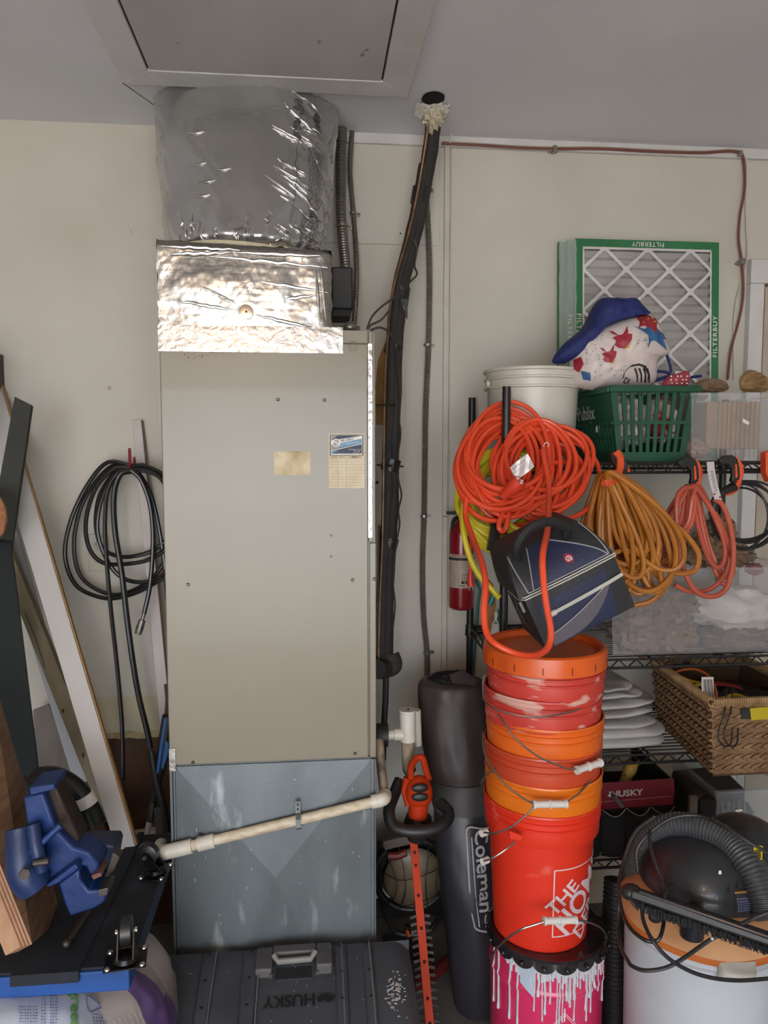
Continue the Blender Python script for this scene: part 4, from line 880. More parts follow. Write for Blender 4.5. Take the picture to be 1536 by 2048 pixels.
# ---- wicker basket
m_wick = mat('water hyacinth weave', '8c6d4e', .8, c2='6f5338', ns=22, nd=4, bump=.3, bs=80)
wk = thing('wicker_basket', 'woven brown wicker basket jutting over the shelf edge, full of straps', 'basket', P(1460, 1520, -.55))
yf, yr = -.70, -.28
A = P(1431, 1508, yf); Tf = P(1432, 1400, yf); zb_, zt_k = .738, Tf.z-.008
bl, br_, tl_, tr2 = V((A.x, yf+.01, zb_)), V((A.x+.30, yf+.01, zb_)), V((Tf.x-.012, yf, zt_k)), V((Tf.x+.33, yf, zt_k))
rt3 = P(1305, 1342, yr); rbl, rtl = V((rt3.x+.03, yr, zb_)), V((rt3.x, yr, zt_k)); rbr, rtr = V((br_.x, yr, zb_)), V((tr2.x, yr, zt_k))
def weave(A, B, C, D, nr, name='woven_side'):
    S = sidep(A, B, C, D); nrm = (B-A).cross(D-A).normalized(); w = MB(); Lh = (B-A).length; n = int(Lh/.026)
    for r_ in range(nr):
        for k in range(2):
            for i in range(n):
                u0 = (i+.1+.5*k)/n; v = (r_+.3+.4*k)/nr; c_ = S(min(.99, u0), v)+nrm*(.003+.002*k); du = (B-A).normalized(); dv = (D-A).normalized()
                ax = (du+dv*(.42 if k else -.42)).normalized(); M = Matrix((ax, nrm.cross(ax), nrm)).transposed()
                w.ball(c_, (.0175, .0058+.0015*nz3((i, r_, k)), .005), 8, 5, M=M)
    w.poly([S(0, 0), S(1, 0), S(1, 1), S(0, 1)], .004, nrm)
    obj(name, w, m_wick, wk)
weave(bl, br_, tr2, tl_, 7); weave(rbl, bl, tl_, rtl, 7)
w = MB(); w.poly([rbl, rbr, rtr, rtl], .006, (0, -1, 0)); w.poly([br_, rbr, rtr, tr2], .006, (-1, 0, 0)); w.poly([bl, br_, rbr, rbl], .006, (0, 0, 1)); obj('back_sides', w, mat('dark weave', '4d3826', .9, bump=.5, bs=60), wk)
w = MB()
for a, b in ((tl_, tr2), (rtl, tl_), (rtl, rtr), (tr2, rtr)):
    n = int((b-a).length/.007)
    for i in range(n):
        p = a.lerp(b, (i+.5)/n); t = (b-a).normalized(); s_ = t.cross(V((0, 0, 1))); w.tube([p+(s_*math.cos(g)*.011+V((0, 0, math.sin(g)*.012)))+t*.0008*g for g in [k*math.pi/3 for k in range(7)]], .0033, 4)
obj('wrapped_rim', w, mat('rim weave', 'a88a62', .8, c2='8a6c48', ns=30), wk)
m_yel = mat('yellow plastic', 'c9b030', .45); m_red = mat('red strap', 'a11e26', .5, c2='8f1a22', bump=.2, bs=90); m_org = mat('orange plastic', 'e2572a', .4); m_bkp = mat('black plastic', '1e1d1d', .45, c2='262525')
def strip(name, pts, wd, th, m, label, cat, nrm=(0, 0, 1), par=None, k=8):
    w = MB().tube(smooth(pts, k), th/2, 4, flat=(nrm, 1)); return obj(name, w, m, par, label=label, cat=cat)
cordz = lambda l: cordpts(l)
obj('orange_cable', MB().tube(smooth(cordz([(1336, 1362, -.40), (1350, 1345, -.42), (1385, 1338, -.45), (1415, 1350, -.5), (1430, 1375, -.58), (1434, 1400, -.66)]), 6), .0042, 8), mat('orange jacket', 'c2612f', .5), label='orange cord looping over the wicker basket contents', cat='cord')
obj('yellow_cable', MB().tube(smooth(cordz([(1350, 1350, -.4), (1380, 1362, -.42), (1400, 1368, -.45), (1380, 1378, -.45), (1410, 1390, -.5), (1440, 1398, -.55), (1470, 1390, -.55), (1500, 1400, -.6)]), 6), .006, 8), m_yel, label='yellow cord curled inside the wicker basket', cat='cord')
def ribbon(pts, wd, th, m, name, label, cat, up=(0, 0, 1)):
    pts = smooth(pts, 6); w = MB()
    for a, b in zip(pts, pts[1:]): w.beam(a, b, wd, th, up)
    return obj(name, w, m, label=label, cat=cat)
ribbon(cordz([(1370, 1380, -.42), (1400, 1368, -.42), (1450, 1368, -.44), (1490, 1378, -.46), (1536, 1395, -.5), (1560, 1400, -.5)]), .03, .004, m_red, 'red_strap', 'red webbing strap across the wicker basket', 'strap')
q = P(1420, 1385, -.62); obj('paper_tag', MB().sheet(lambda u, v: P(1403+u*24+v*3, 1354+v*44, -.64)+V((0, .004*math.sin(v*3), 0)), 3, 6, .0006), mat('tag paper', 'c9c2c0', .5), label='white barcode tag standing in the wicker basket', cat='tag')
w = MB()
for i in range(9): a = P(1406+i*2.2, 1359, -.642); b = P(1409+i*2.2, 1394, -.642); w.beam(a, b, .0006+.0006*(i % 3), .0004, (0, 1, 0))
obj('barcode', w, m_blk, bpy.data.objects['paper_tag'])
obj('black_bundle', rough_ball(P(1470, 1395, -.45), (.13, .12, .035), 71, .35, 3), mat('black nylon', '1b1c1e', .7, c2='25272a'), label='tangled black nylon straps filling the wicker basket', cat='strap')
obj('black_clip', MB().poly([P(x, y, -.30) for x, y in ((1357, 1336), (1357, 1330), (1369, 1329), (1371, 1321), (1378, 1320), (1383, 1330), (1386, 1338))], .02), m_bkp, label='black spring clip on the far rim of the wicker basket', cat='clip')
w = MB()
for dx in (0, 12): w.tube(smooth(cordz([(1453+dx, 1376, -.66), (1450+dx, 1420, -.715), (1438+dx, 1460, -.72), (1438+dx, 1480, -.725), (1450+dx, 1493, -.728), (1462+dx, 1485, -.728), (1464+dx, 1455, -.725)]), 6), .0022, 6)
obj('wire_hook', w, mat('dark wire', '2c2b2a', .4, .6), label='black bent wire hook hanging over the wicker basket rim', cat='hook')
obj('yellow_tag', MB().poly([P(x, y, -.715) for x, y in ((1500, 1417), (1536, 1414), (1540, 1438), (1503, 1441))], .012), mat('yellow translucent', 'b5a324', .35), label='small yellow plastic block on the wicker basket front', cat='buckle')
ribbon(cordz([(1483, 1428, -.71), (1500, 1427, -.712)]), .03, .004, m_bkp, 'black_loop', 'short black webbing end on the wicker basket front', 'strap', (0, 1, 0))
# ---- red and black tool bag, fourth shelf
tb = thing('tool_bag', 'black tool bag with a red front band and open pockets', 'bag', P(1262, 1695, -.45)); ytb = -.50
x0_, x1_ = P(1150, 1600, ytb).x, P(1345, 1600, ytb).x; zb2 = .408; ztb = P(1262, 1563, ytb).z; 
obj('bag_body', MB().box(x0_, x1_+.005, ytb+.006, -.2, zb2, ztb-.10).box(x0_, x1_, ytb+.004, ytb+.014, zb2, ztb-.002).box(x1_-.006, x1_+.005, ytb+.004, -.2, zb2, ztb-.002), mat('black canvas', '121113', .9, c2='1a191b', bump=.2, bs=90), tb, bevel=.012)
obj('back_panel', MB().box(x0_, x1_+.01, -.22, -.2, ztb-.02, ztb+.10), MATS['black canvas'], tb, bevel=.008)
w = MB().sheet(lambda u, v: V((x0_+u*(x1_-x0_), ytb-.004-.006*math.sin(v*3.1)-.002*nz3((u*8, v*3, 0)), ztb-.085*(1-v)+.006*u)), 30, 8, .004); rbn = obj('red_band', w, mat('red canvas', '7d1a28', .7, c2='6d1522', bump=.15, bs=90), tb)
w = MB()
for i in range(4):
    a = x0_+(x1_-x0_)*i/4; b = x0_+(x1_-x0_)*(i+1)/4
    w.sheet(lambda u, v: V((a+.002+u*(b-a-.004), ytb-.016-.014*math.sin(math.pi*u), zb2+.004+v*(ztb-.085-zb2-.018*math.sin(math.pi*u)+.004))), 10, 4, .003)
obj('pockets', w, MATS['black canvas'], tb)
for i in range(4):
    a = x0_+(x1_-x0_)*i/4; b = x0_+(x1_-x0_)*(i+1)/4; w = MB(); w.tube([V((a+.002+u*(b-a-.004), ytb-.018-.014*math.sin(math.pi*u), ztb-.085-.018*math.sin(math.pi*u)+.008)) for u in [k/10 for k in range(11)]], .0013, 5); obj('pocket_piping', w, mat('grey piping', '8b8888', .5), tb)
q = P(1250, 1583, ytb); fn = plane_fn((q.x, ytb-.0125, q.z), (1, 0, .03), (0, 0, 1)); d = text('HUSKY', .027, lambda u, v, h: fn(u*1.2, v, .0005), bold=.03)
decal(d, [(-.062, -.004), (-.055, .004), (-.058, .012), (-.050, .007), (-.042, .006), (-.040, -.001), (-.046, -.004), (-.044, -.010), (-.052, -.008)], fn, .0005); dline(d, (x0_-q.x+.01, -.022), (x1_-q.x-.01, -.020), .0008, fn, .0005)
obj('lettering', d, mat('white stitching', 'c9c4c6', .6), rbn)
yh = thing('saw_handle', 'worn yellow tool handle poking out of the tool bag', 'tool', P(1252, 1566, -.42)); l = smooth(cordz([(1248, 1572, -.42), (1254, 1552, -.42), (1262, 1535, -.42), (1266, 1525, -.42)]), 5)
obj('grip', MB().tube(l, lambda i: .019-.002*math.sin(i*.5), 12), mat('worn yellow', 'b39449', .5, c2='9c7c36', ns=20), yh); obj('lip', MB().tube(smooth(cordz([(1250, 1524, -.44), (1258, 1530, -.445), (1270, 1530, -.445), (1280, 1523, -.44)]), 4), .006, 8), mat('bright yellow', 'c99f3a', .45), yh)
obj('screw', MB().cyl(P(1250, 1550, -.44), P(1250, 1550, -.445), .004, n=8), m_blk, yh)
ri = obj('wrench', MB().beam(P(1228, 1592, ytb-.02), P(1246, 1614, ytb-.02), .012, .006, (0, 1, 0)), mat('steel tool', '8a8680', .35, .8), label='steel tool tip sticking out of a tool bag pocket', cat='tool')
# ---- grey bag beside it
gq = [(1338, 1510), (1420, 1490), (1470, 1520), (1490, 1578), (1385, 1590)]
gb = thing('grey_case', 'dark grey soft case with a sloping lid beside the tool bag', 'case', P(1420, 1650, -.4))
T_ = [P(1342, 1540, -.30), P(1440, 1528, -.22), P(1492, 1578, -.36), P(1390, 1592, -.55)]
w = MB(); B_ = [V((p.x, p.y, .41)) for p in T_]; w.add(T_+B_, [(0, 1, 2, 3), (7, 6, 5, 4), (0, 4, 5, 1), (1, 5, 6, 2), (2, 6, 7, 3), (3, 7, 4, 0)])
obj('case_body', w, mat('grey case fabric', '37332f', .85, c2='2e2a27', bump=.15, bs=60), gb, bevel=.012)
a = P(1382, 1592, -.555); b = P(1392, 1640, -.555); obj('edge_strip', MB().box(a.x-.006, b.x, -.562, -.548, .45, a.z), mat('grey binding', '77716b', .7), gb, bevel=.002)
a = P(1395, 1594, -.53); b = P(1430, 1594, -.53); obj('end_pocket', MB().box(a.x, b.x, -.545, -.50, .42, a.z-.004), mat('black end fabric', '1c1c1d', .8), gb, bevel=.006)
# ---- small clear bin
b0 = P(1432, 1585, -.53); 
r = openbox('clear_bin', 'small clear plastic bin with dark contents, lowest shelf', b0.x, b0.x+.24, -.53, -.25, .408, b0.z, clear('thin clear plastic', 'b9c2c6', .20, .10), .008)
w = MB()
for i in range(5): x = b0.x+.02+i*.018; w.box(x, x+.002, -.533, -.53, .42, b0.z-.03)
obj('molded_ribs', w, mat('pale plastic', 'c4bdb2', .3, alpha=.55), r)
obj('dark_hose', rough_ball((b0.x+.11, -.4, .47), (.08, .1, .05), 77, .3, 3), mat('slate fabric', '3b4448', .7, c2='2e3538'), label='slate-grey fabric inside the small clear bin', cat='fabric')
obj('price_sticker', MB().poly([P(x, y, -.534) for x, y in ((1470, 1620), (1484, 1618), (1486, 1622), (1476, 1624), (1476, 1628), (1472, 1627))], .0005), m_wh, r)
# ---- odds and ends in the dark under the lowest shelf
q = P(1290, 1705, -.62); 
obj('red_pliers', MB().tube(smooth(cordz([(1228, 1708, -.50), (1250, 1714, -.50), (1275, 1722, -.50)]), 4), .006, 8), m_red, label='red tool handle under the lowest shelf', cat='tool')
# ============================================================ fire extinguisher, poles, mask by the shelf
fe = thing('fire_extinguisher', 'red fire extinguisher with a paper label hung on the wall', 'fire extinguisher', P(921, 1217, -.075)); yx = -.075
c = P(922, 1217, yx); zt = P(922, 1045, yx).z-c.z; Rf = .5*(P(946, 1150, yx)-P(897, 1150, yx)).length; c = V((c.x, yx, c.z))
m_fe = mat('extinguisher red', '8c1420', .28, c2='7d101b', ns=3, coat=.4)
obj('cylinder', MB().lathe(c, [(Rf*.8, 0), (Rf*.96, .006), (Rf, .015), (Rf, zt*.86), (Rf*.93, zt*.93), (Rf*.6, zt*.99), (Rf*.42, zt*1.01), (Rf*.4, zt*1.05), (0, zt*1.05)], 32), m_fe, fe)
lw = P(922, 1172, yx).z-c.z; lh = P(922, 1106, yx).z-c.z
cyl_ = lambda z0: (lambda u, v, h: V((c.x+(Rf+h)*math.sin(u/Rf-.15), yx-(Rf+h)*math.cos(u/Rf-.15), c.z+z0+v)))
def wrap(z0, z1, u0, u1, hgt): 
    f = cyl_(0); return MB().grid(lambda a, b: f(u0+(u1-u0)*a, z0+(z1-z0)*b, hgt), 24, 2)
lb = obj('label', wrap(lw, lh, -.06, .062, .0006), mat('extinguisher label', 'b9aa98', .5, c2='aa9a88', ns=20), fe)
obj('black_band', wrap(lh-.021, lh-.012, -.062, .064, .0010), m_blk, lb)
d = text('INSTRUCTIONS', .0095, lambda u, v, h: cyl_(lh-.006)(u, v, .0012), sub=0); obj('red_print', d, m_pr, lb)
d = MB(); f = cyl_(0); random.seed(12)
for i in range(3): 
    u = -.002+i*.0135; dline(d, (u, lw+.020), (u+.0105, lw+.020), .0105, f, .0012)
for r_ in range(4):
    for k in range(6): u = .0+k*.0065; dline(d, (u, lw+.032+r_*.006), (u+.004, lw+.032+r_*.006), .002, f, .0012)
for k in range(7): u = -.03; dline(d, (u, lw+.018+k*.005), (u+.020, lw+.018+k*.005), .0009, f, .0012)
text('Kidde', .009, lambda u, v, h: cyl_(lw+.008)(u, v, .0012), d, bold=.02)
obj('black_print', d, m_blk, lb)
q = c+V((0, 0, zt*1.05)); obj('valve', MB().tube([q, q+V((0, 0, .018))], [.014, .011], 14), m_bkp, fe)
a = P(893, 1026, yx); w = MB().beam(a, a+V((.045, 0, 0)), .01, .012); obj('gauge', w, m_bkp, fe, bevel=.002)
w = MB(); w.beam(q+V((-.02, -.005, .014)), q+V((.035, -.005, .036)), .014, .007); w.beam(q+V((-.015, -.005, .006)), q+V((.035, -.005, .004)), .014, .006); obj('squeeze_handle', w, m_bkp, fe, bevel=.002)
obj('pin_wire', MB().tube(smooth(cordz([(908, 1025, yx), (912, 1014, yx), (922, 1006, yx), (930, 1005, yx)]), 4), .0013, 5), m_steel, fe)
obj('hose', MB().tube(smooth([q+V((-.01, 0, .004)), q+V((-.03, -.01, -.005)), q+V((-.035, -.01, -.03)), q+V((-.03, 0, -.05))], 6), .007, 10), m_bkp, fe)
obj('wall_bracket', MB().box(c.x-.012, c.x+.012, yx+Rf-.004, -.001, c.z+.05, c.z+zt), m_bkp, fe)
m_teal = mat('teal paint', '1f6b62', .4)
q0 = P(943, 1345, -.05); q0 = P(938, 1420, -.05)
obj('teal_pole', MB().tube([P(952, 1160, -.03), P(960, 1180, -.03), P(955, 1215, -.04), P(943, 1345, -.06), P(930, 1500, -.1), P(905, 1860, -.16)], .0055, 8), m_teal, label='thin teal pole leaning on the wall by the shelf post', cat='pole')
obj('grey_pole', MB().tube([P(958, 1190, -.03), P(948, 1330, -.04), P(940, 1480, -.06), P(925, 1862, -.08)], .004, 8), mat('weathered metal', '77786c', .5, .3), label='thin weathered metal rod behind the teal pole', cat='rod')
wp = thing('wooden_brush', 'brown wooden brush with a teal handle hanging on the shelf post', 'brush', P(985, 1275, -.3))
obj('wood_back', MB().poly([P(x, y, -.38) for x, y in ((975, 1155), (988, 1170), (992, 1210), (984, 1265), (975, 1288), (970, 1270), (975, 1220))], .02), woodmat('brush wood', 'a0703f', '84572c', (3, 3, 1)), wp, bevel=.002)
obj('teal_grip', MB().tube(smooth(cordz([(991, 1182, -.42), (984, 1200, -.42), (980, 1210, -.42)]), 3), .009, 8), m_teal, wp)
obj('teal_blade', MB().poly([P(x, y, -.40) for x, y in ((998, 1218), (1004, 1240), (998, 1262), (992, 1240))], .006), m_teal, wp)
mk = thing('face_mask', 'folded white face mask hanging by its loops behind the cooler bag', 'mask', P(990, 1280, -.47))
obj('mask_body', MB().sheet(lambda u, v: P(975+u*38-(1-v)*0+(.5-u)*22*v, 1286-v*38, -.47-.01*math.sin(u*3.1)), 10, 6, .003), mat('mask fabric', 'c6c9c6', .8), mk)
obj('ear_loop', MB().tube(smooth(cordz([(984, 1250, -.48), (994, 1232, -.48), (992, 1224, -.48), (990, 1232, -.48), (1006, 1268, -.48)]), 6), .0015, 5), m_wh, mk)
# ============================================================ hanging cords
def sm(a, k):    # smooth random value at turn k from a list
    i = int(k); f = k-i; f = f*f*(3-2*f); return a[i % len(a)]*(1-f)+a[(i+1) % len(a)]*f
def coil(n, fx, fy, rx, ry, yt, yb, seed, wob=3, res=56, jit=.02):
    """one cord wound n turns; px-space centres and radii per turn, hung back at the top and forward at the bottom"""
    rnd = random.Random(seed); A = [[rnd.uniform(*q) for _ in range(n+2)] for q in (fx, fy, rx, ry)]; D = [rnd.uniform(-jit, jit) for _ in range(n+2)]; pts = []
    for i in range(int(n*res)+1):
        k = i/res; a = 2*math.pi*k; c_, s_ = math.cos(a), math.sin(a)
        x = sm(A[0], k)+sm(A[2], k)*c_+wob*noise.noise(V((k*2.3, seed, 0)))*4; y = sm(A[1], k)-sm(A[3], k)*s_+wob*noise.noise(V((k*2.9, seed, 5)))*4
        t = (s_+1)/2; pts.append(P(x, y, yb+(yt-yb)*t+sm(D, k)))
    return pts
m_oc = mat('orange cord jacket', 'e4502c', .35, c2='d6462a', ns=5); m_yc = mat('yellow cord jacket', 'd2c42c', .4, c2='b9ab25', ns=9); m_gc = mat('amber cord jacket', 'b5742a', .45, c2='a3631f', ns=9); m_sc = mat('salmon cord jacket', 'c25d45', .4, c2='ac4f3b', ns=6)
oc = thing('extension_cord', 'thick coil of bright orange extension cord hung over the shelf post', 'extension cord', P(1055, 1040, -.62))
pts = coil(21, (990, 1034), (905, 945), (50, 92), (62, 112), -.475, -.655, 3, wob=5, jit=.035)
pts2 = coil(20, (1060, 1112), (912, 962), (55, 92), (62, 98), -.475, -.61, 8, wob=6, jit=.04)
obj('cord_loops', MB().tube(pts+smooth([pts[-1], pts2[0]], 6)[1:-1]+pts2, .0068, 8), m_oc, oc)
l = [(935, 985, -.63), (931, 1030, -.66), (945, 1075, -.74), (962, 1120, -.86), (971, 1165, -.93), (968, 1220, -.96), (972, 1262, -.955), (990, 1287, -.94), (1030, 1306, -.955), (1065, 1311, -.99), (1088, 1303, -1.02), (1100, 1285, -1.04), (1101, 1255, -1.04), (1092, 1205, -1.03), (1086, 1150, -1.02), (1086, 1105, -.99), (1095, 1060, -.90), (1098, 1000, -.74), (1096, 960, -.66), (1085, 900, -.6)]
obj('hanging_loop', MB().tube(smooth(cordpts(l), 8), .0078, 10), m_oc, oc)
obj('hanging_loop', MB().tube(smooth(cordpts([(1010, 1015, -.66), (1000, 1040, -.68), (998, 1056, -.69), (1006, 1063, -.69), (1014, 1050, -.69), (1018, 1020, -.66)]), 6), .0072, 8), m_oc, oc)
a = P(1006, 995, -.69); b = P(1040, 962, -.72); so_ = obj('socket', MB().tube([a, a.lerp(b, .3), a.lerp(b, .75), b], [.012, .016, .022, .020], 16), mat('orange socket', 'd8402a', .35), oc); dd_ = (b-a).normalized()
ex = dd_.cross(V((0, -1, 0))).normalized(); ey = ex.cross(dd_); w = MB()
for dx, dy in ((-.009, -.002), (.004, .009), (.006, -.009)):
    q = b+ex*dx+ey*dy+dd_*.001; w.tube([q+ex*.004*math.cos(t)+ey*.003*math.sin(t) for t in [k*math.pi/4 for k in range(8)]], .0013, 5, True)
obj('contact_holes', w, m_wh, so_)
obj('cord_tag', MB().sheet(lambda u, v: P(1020+u*34+v*14, 935-u*28+v*26, -.68)+V((0, .006*math.sin(u*4+v*2), 0)), 8, 8, .0006), mat('clear tag', 'b9aca6', .12, c2='d8d2ce', ns=14, coat=.5), oc)
w = MB(); tgf = lambda u, v: P(1020+u*34+v*14, 935-u*28+v*26, -.682)+V((0, .006*math.sin(u*4+v*2), 0))
for k in range(5):
    w.tube([tgf(.15+.14*k+.04*math.cos(t), .25+.05*math.sin(t)) for t in [j*math.pi/4 for j in range(8)]], .0006, 4, True); w.tube([tgf(.15, .45+.1*k), tgf(.8, .45+.1*k)], .0005, 4)
obj('tag_print', w, mat('tag red print', '9c5350', .6), oc)
obj('twist_wire', MB().tube(smooth(cordpts([(1087, 893, -.66), (1090, 886, -.665), (1098, 887, -.665), (1096, 894, -.66)]), 4), .0012, 5), m_wh, oc)
# orange plug with prongs hanging by the extinguisher
pg = oc
obj('plug_body', MB().tube(cordpts([(941, 1138, -.3), (941, 1150, -.3), (941, 1166, -.3), (942, 1172, -.3)]), [.005, .009, .012, .012], 12), MATS['orange socket'], pg)
obj('lead', MB().tube(smooth(cordpts([(941, 1140, -.3), (940, 1100, -.3), (950, 1060, -.34), (960, 1030, -.4)]), 5), .005, 8), m_oc, pg)
for x in (938, 945): obj('prong', MB().beam(P(x, 1170, -.3), P(x+.5, 1181, -.3), .004, .0018, (0, 1, 0)), m_steel, pg)
yc = thing('extension_cord', 'coil of yellow extension cord hanging behind the orange coil', 'extension cord', P(1010, 1100, -.55))
pts = coil(12, (985, 1022), (975, 1022), (54, 84), (70, 104), -.46, -.575, 15, jit=.012)
obj('cord_loops', MB().tube(pts, .0085, 8), m_yc, yc)
pts = coil(4, (1040, 1075), (1035, 1050), (35, 60), (25, 42), -.60, -.66, 21, jit=.02); obj('cord_loops', MB().tube(pts, .0082, 8), m_yc, yc)
obj('hanging_loop', MB().tube(smooth(cordpts([(930, 985, -.55), (925, 1030, -.57), (928, 1070, -.6), (940, 1115, -.62), (958, 1150, -.64), (985, 1180, -.66), (998, 1195, -.66)]), 6), .0085, 8), m_yc, yc)
obj('velcro_band', MB().tube(cordpts([(993, 1030, -.6), (990, 1060, -.64), (984, 1100, -.66)]), .016, 4, flat=((1, 0, 0), 1.2)), m_bkp, yc, label='wide black strap around the yellow cord')
def drop(n, ax, ay, Lr, ang, wr, seed, Y0, Y1, res=48, wob=11):
    """cord folded into hanging bights below a clamp"""
    rnd = random.Random(seed); A = [[rnd.uniform(*q) for _ in range(n+2)] for q in (Lr, ang, wr, (-9, 9), (0, 1))]; pts = []
    for i in range(int(n*res)+1):
        k = i/res; a = 2*math.pi*k; L_, th, wd, dx, yy = (sm(q, k) for q in A)
        s = (1-math.cos(a))/2; lx = wd*math.sin(a)*(.35+.65*s); ly = L_*s; th = math.radians(th)
        x = ax+dx*(1-s)+lx*math.cos(th)+ly*math.sin(th)+wob*noise.noise(V((k*2.7, seed, 1)))*s*3; y = ay-lx*math.sin(th)*.5+ly*math.cos(th)+wob*noise.noise(V((k*3.1, seed, 3)))*s*2
        pts.append(P(x, y, Y0+(Y1-Y0)*yy-.02*math.sin(a)))
    return pts
gc = thing('extension_cord', 'heavy bundle of amber extension cord hanging from the tilted clamp', 'extension cord', P(1290, 1200, -.58))
obj('cord_loops', MB().tube(drop(30, 1222, 945, (150, 268), (-6, 38), (18, 74), 5, -.56, -.71), .0074, 8), m_gc, gc)
obj('cord_loops', MB().tube(drop(5, 1205, 950, (120, 230), (-12, 8), (20, 45), 9, -.56, -.66), .0074, 8), m_gc, gc)
obj('hanging_loop', MB().tube(smooth(cordpts([(1330, 1040, -.66), (1360, 1058, -.68), (1388, 1090, -.7), (1398, 1115, -.7), (1390, 1140, -.7), (1365, 1147, -.7), (1340, 1144, -.68)]), 6), .0076, 8), m_gc, gc)
obj('hanging_loop', MB().tube(smooth(cordpts([(1232, 945, -.62), (1290, 985, -.66), (1340, 1050, -.66), (1354, 1110, -.66), (1340, 1160, -.66), (1305, 1200, -.64), (1265, 1212, -.62)]), 6), .0076, 8), m_gc, gc)
gr_ = thing('extension_cord', 'thin dark orange cord bundled inside the amber cord', 'extension cord', P(1230, 1190, -.56))
obj('cord_loops', MB().tube(drop(5, 1222, 950, (150, 235), (0, 14), (10, 26), 31, -.545, -.57), .0055, 8), mat('dark orange jacket', 'b04a25', .45), gr_)
sc_ = thing('extension_cord', 'salmon extension cord in long loops hanging from the middle clamp', 'extension cord', P(1400, 1200, -.6))
obj('cord_loops', MB().tube(drop(4, 1380, 972, (120, 190), (-30, -12), (22, 42), 12, -.56, -.60, wob=3), .0072, 8), m_sc, sc_)
obj('cord_loops', MB().tube(drop(3, 1392, 972, (130, 225), (14, 22), (20, 40), 14, -.56, -.62, wob=3), .0072, 8), m_sc, sc_)
obj('hanging_loop', MB().tube(smooth(cordpts([(1388, 975, -.60), (1366, 978, -.62), (1354, 1000, -.63), (1354, 1050, -.64), (1360, 1110, -.65), (1374, 1155, -.65), (1395, 1185, -.65), (1425, 1193, -.65), (1450, 1180, -.65), (1463, 1145, -.65), (1467, 1100, -.64), (1460, 1050, -.63), (1445, 1010, -.62), (1428, 998, -.61)]), 7), .0075, 10), m_sc, sc_)
obj('hanging_loop', MB().tube(smooth(cordpts([(1395, 978, -.58), (1420, 1010, -.6), (1448, 1060, -.6), (1458, 1110, -.6), (1448, 1150, -.6), (1420, 1178, -.6), (1380, 1183, -.6), (1350, 1170, -.6)]), 6), .007, 8), m_sc, sc_)
obj('hanging_loop', MB().tube(smooth(cordpts([(1392, 975, -.61), (1384, 1000, -.62), (1378, 1040, -.62), (1366, 1060, -.61), (1380, 1052, -.62), (1388, 1020, -.62), (1390, 990, -.62)]), 6), .007, 8), m_sc, sc_)
kc_ = thing('cable', 'thin black cable in round loops hanging from the right clamp', 'cable', P(1490, 1100, -.56))
rnd = random.Random(2); w = MB(); pts = coil(8, (1480, 1500), (1020, 1036), (52, 72), (50, 72), -.53, -.57, 41, wob=2, jit=.01); w.tube(pts, .0034, 7); obj('cord_loops', w, m_bkp, kc_)
w = MB(); w.tube(smooth(cordpts([(1470, 975, -.58), (1445, 985, -.59), (1428, 1005, -.6), (1424, 1030, -.6)]), 5), .011, 8); obj('split_sleeve', w, m_bkp, kc_)
# clamps hanging the bundles from the shelf rail
def clamp(px, py, seed, lab, mir=1):
    t = thing('cord_clamp', lab, 'clamp', P(px, py+60, -.57), 'black and orange spring clamps on the shelf rail'); Y = -.575
    g = lambda l: [P(px+mir*x, py+y, Y) for x, y in l]
    obj('jaw', MB().poly(g([(-32, 6), (-20, -3), (-4, -4), (6, 4), (10, 22), (12, 38), (8, 52), (0, 56), (-7, 48), (-4, 36), (-6, 22), (-14, 14), (-26, 16)]), .016), m_bkp, t, bevel=.003)
    obj('orange_grip', MB().poly(g([(2, -2), (10, 4), (18, 18), (19, 30), (16, 42), (12, 56), (2, 66), (-6, 66), (2, 56), (8, 40), (10, 22), (6, 8)]), .022), m_org, t, bevel=.003)
    obj('trigger', MB().poly([p+V((0, -.004, 0)) for p in g([(-1, 14), (2, 14), (4, 40), (0, 42)])], .01), m_org, t)
    w = MB().tube(smooth(g([(8, 48), (0, 64), (-14, 72), (-28, 70)]), 4), .008, 6, flat=((0, 1, 0), 1.4)); obj('lower_jaw', w, m_org, t)
clamp(1388, 918, 1, 'black and orange clamp holding the salmon cord'); clamp(1470, 914, 2, 'black and orange clamp holding the thin black cable')
t = thing('cord_clamp', 'orange and black clamp tilted over the amber cord bundle', 'clamp', P(1230, 980, -.62), 'black and orange spring clamps on the shelf rail')
obj('jaw', MB().poly([P(x, y, -.62) for x, y in ((1222, 904), (1232, 902), (1244, 912), (1256, 925), (1258, 940), (1246, 944), (1236, 940), (1226, 925))], .02), m_bkp, t, bevel=.003)
ribbon(cordpts([(1232, 904, -.65), (1240, 915, -.66), (1240, 935, -.67), (1232, 955, -.69), (1214, 966, -.70), (1205, 965, -.69)]), .018, .008, m_org, 'orange_band', None, None, (0, 1, 0)).parent = t
o_ = [c_ for c_ in t.children if c_.name.startswith('orange_band')][0]; o_.location = o_.location-t.location
ribbon(cordpts([(1243, 920, -.60), (1252, 930, -.61), (1258, 944, -.62)]), .008, .006, m_org, 'orange_trigger', None, None, (0, 1, 0)).parent = t
o_ = [c_ for c_ in t.children if c_.name.startswith('orange_trigger')][0]; o_.location = o_.location-t.location
obj('edge_clamp', MB().poly([P(x, y, -.57) for x, y in ((1532, 905), (1545, 900), (1560, 920), (1556, 955), (1540, 965), (1532, 945))], .03), m_org, label='bulky all-orange clamp gripping the right end of the top shelf rail', cat='clamp', group='black and orange spring clamps on the shelf rail', bevel=.003)
q = thing('cord_tag', 'white printed tag with red dots hanging on the salmon cord', 'tag', P(1425, 1000, -.64))
tg = lambda u, v: P(1413+u*15+v*14, 924+v*74+u*(-1+3*v)-(0 if v < .9 else 0), -.64)+V((0, .005*math.sin(v*4), 0))
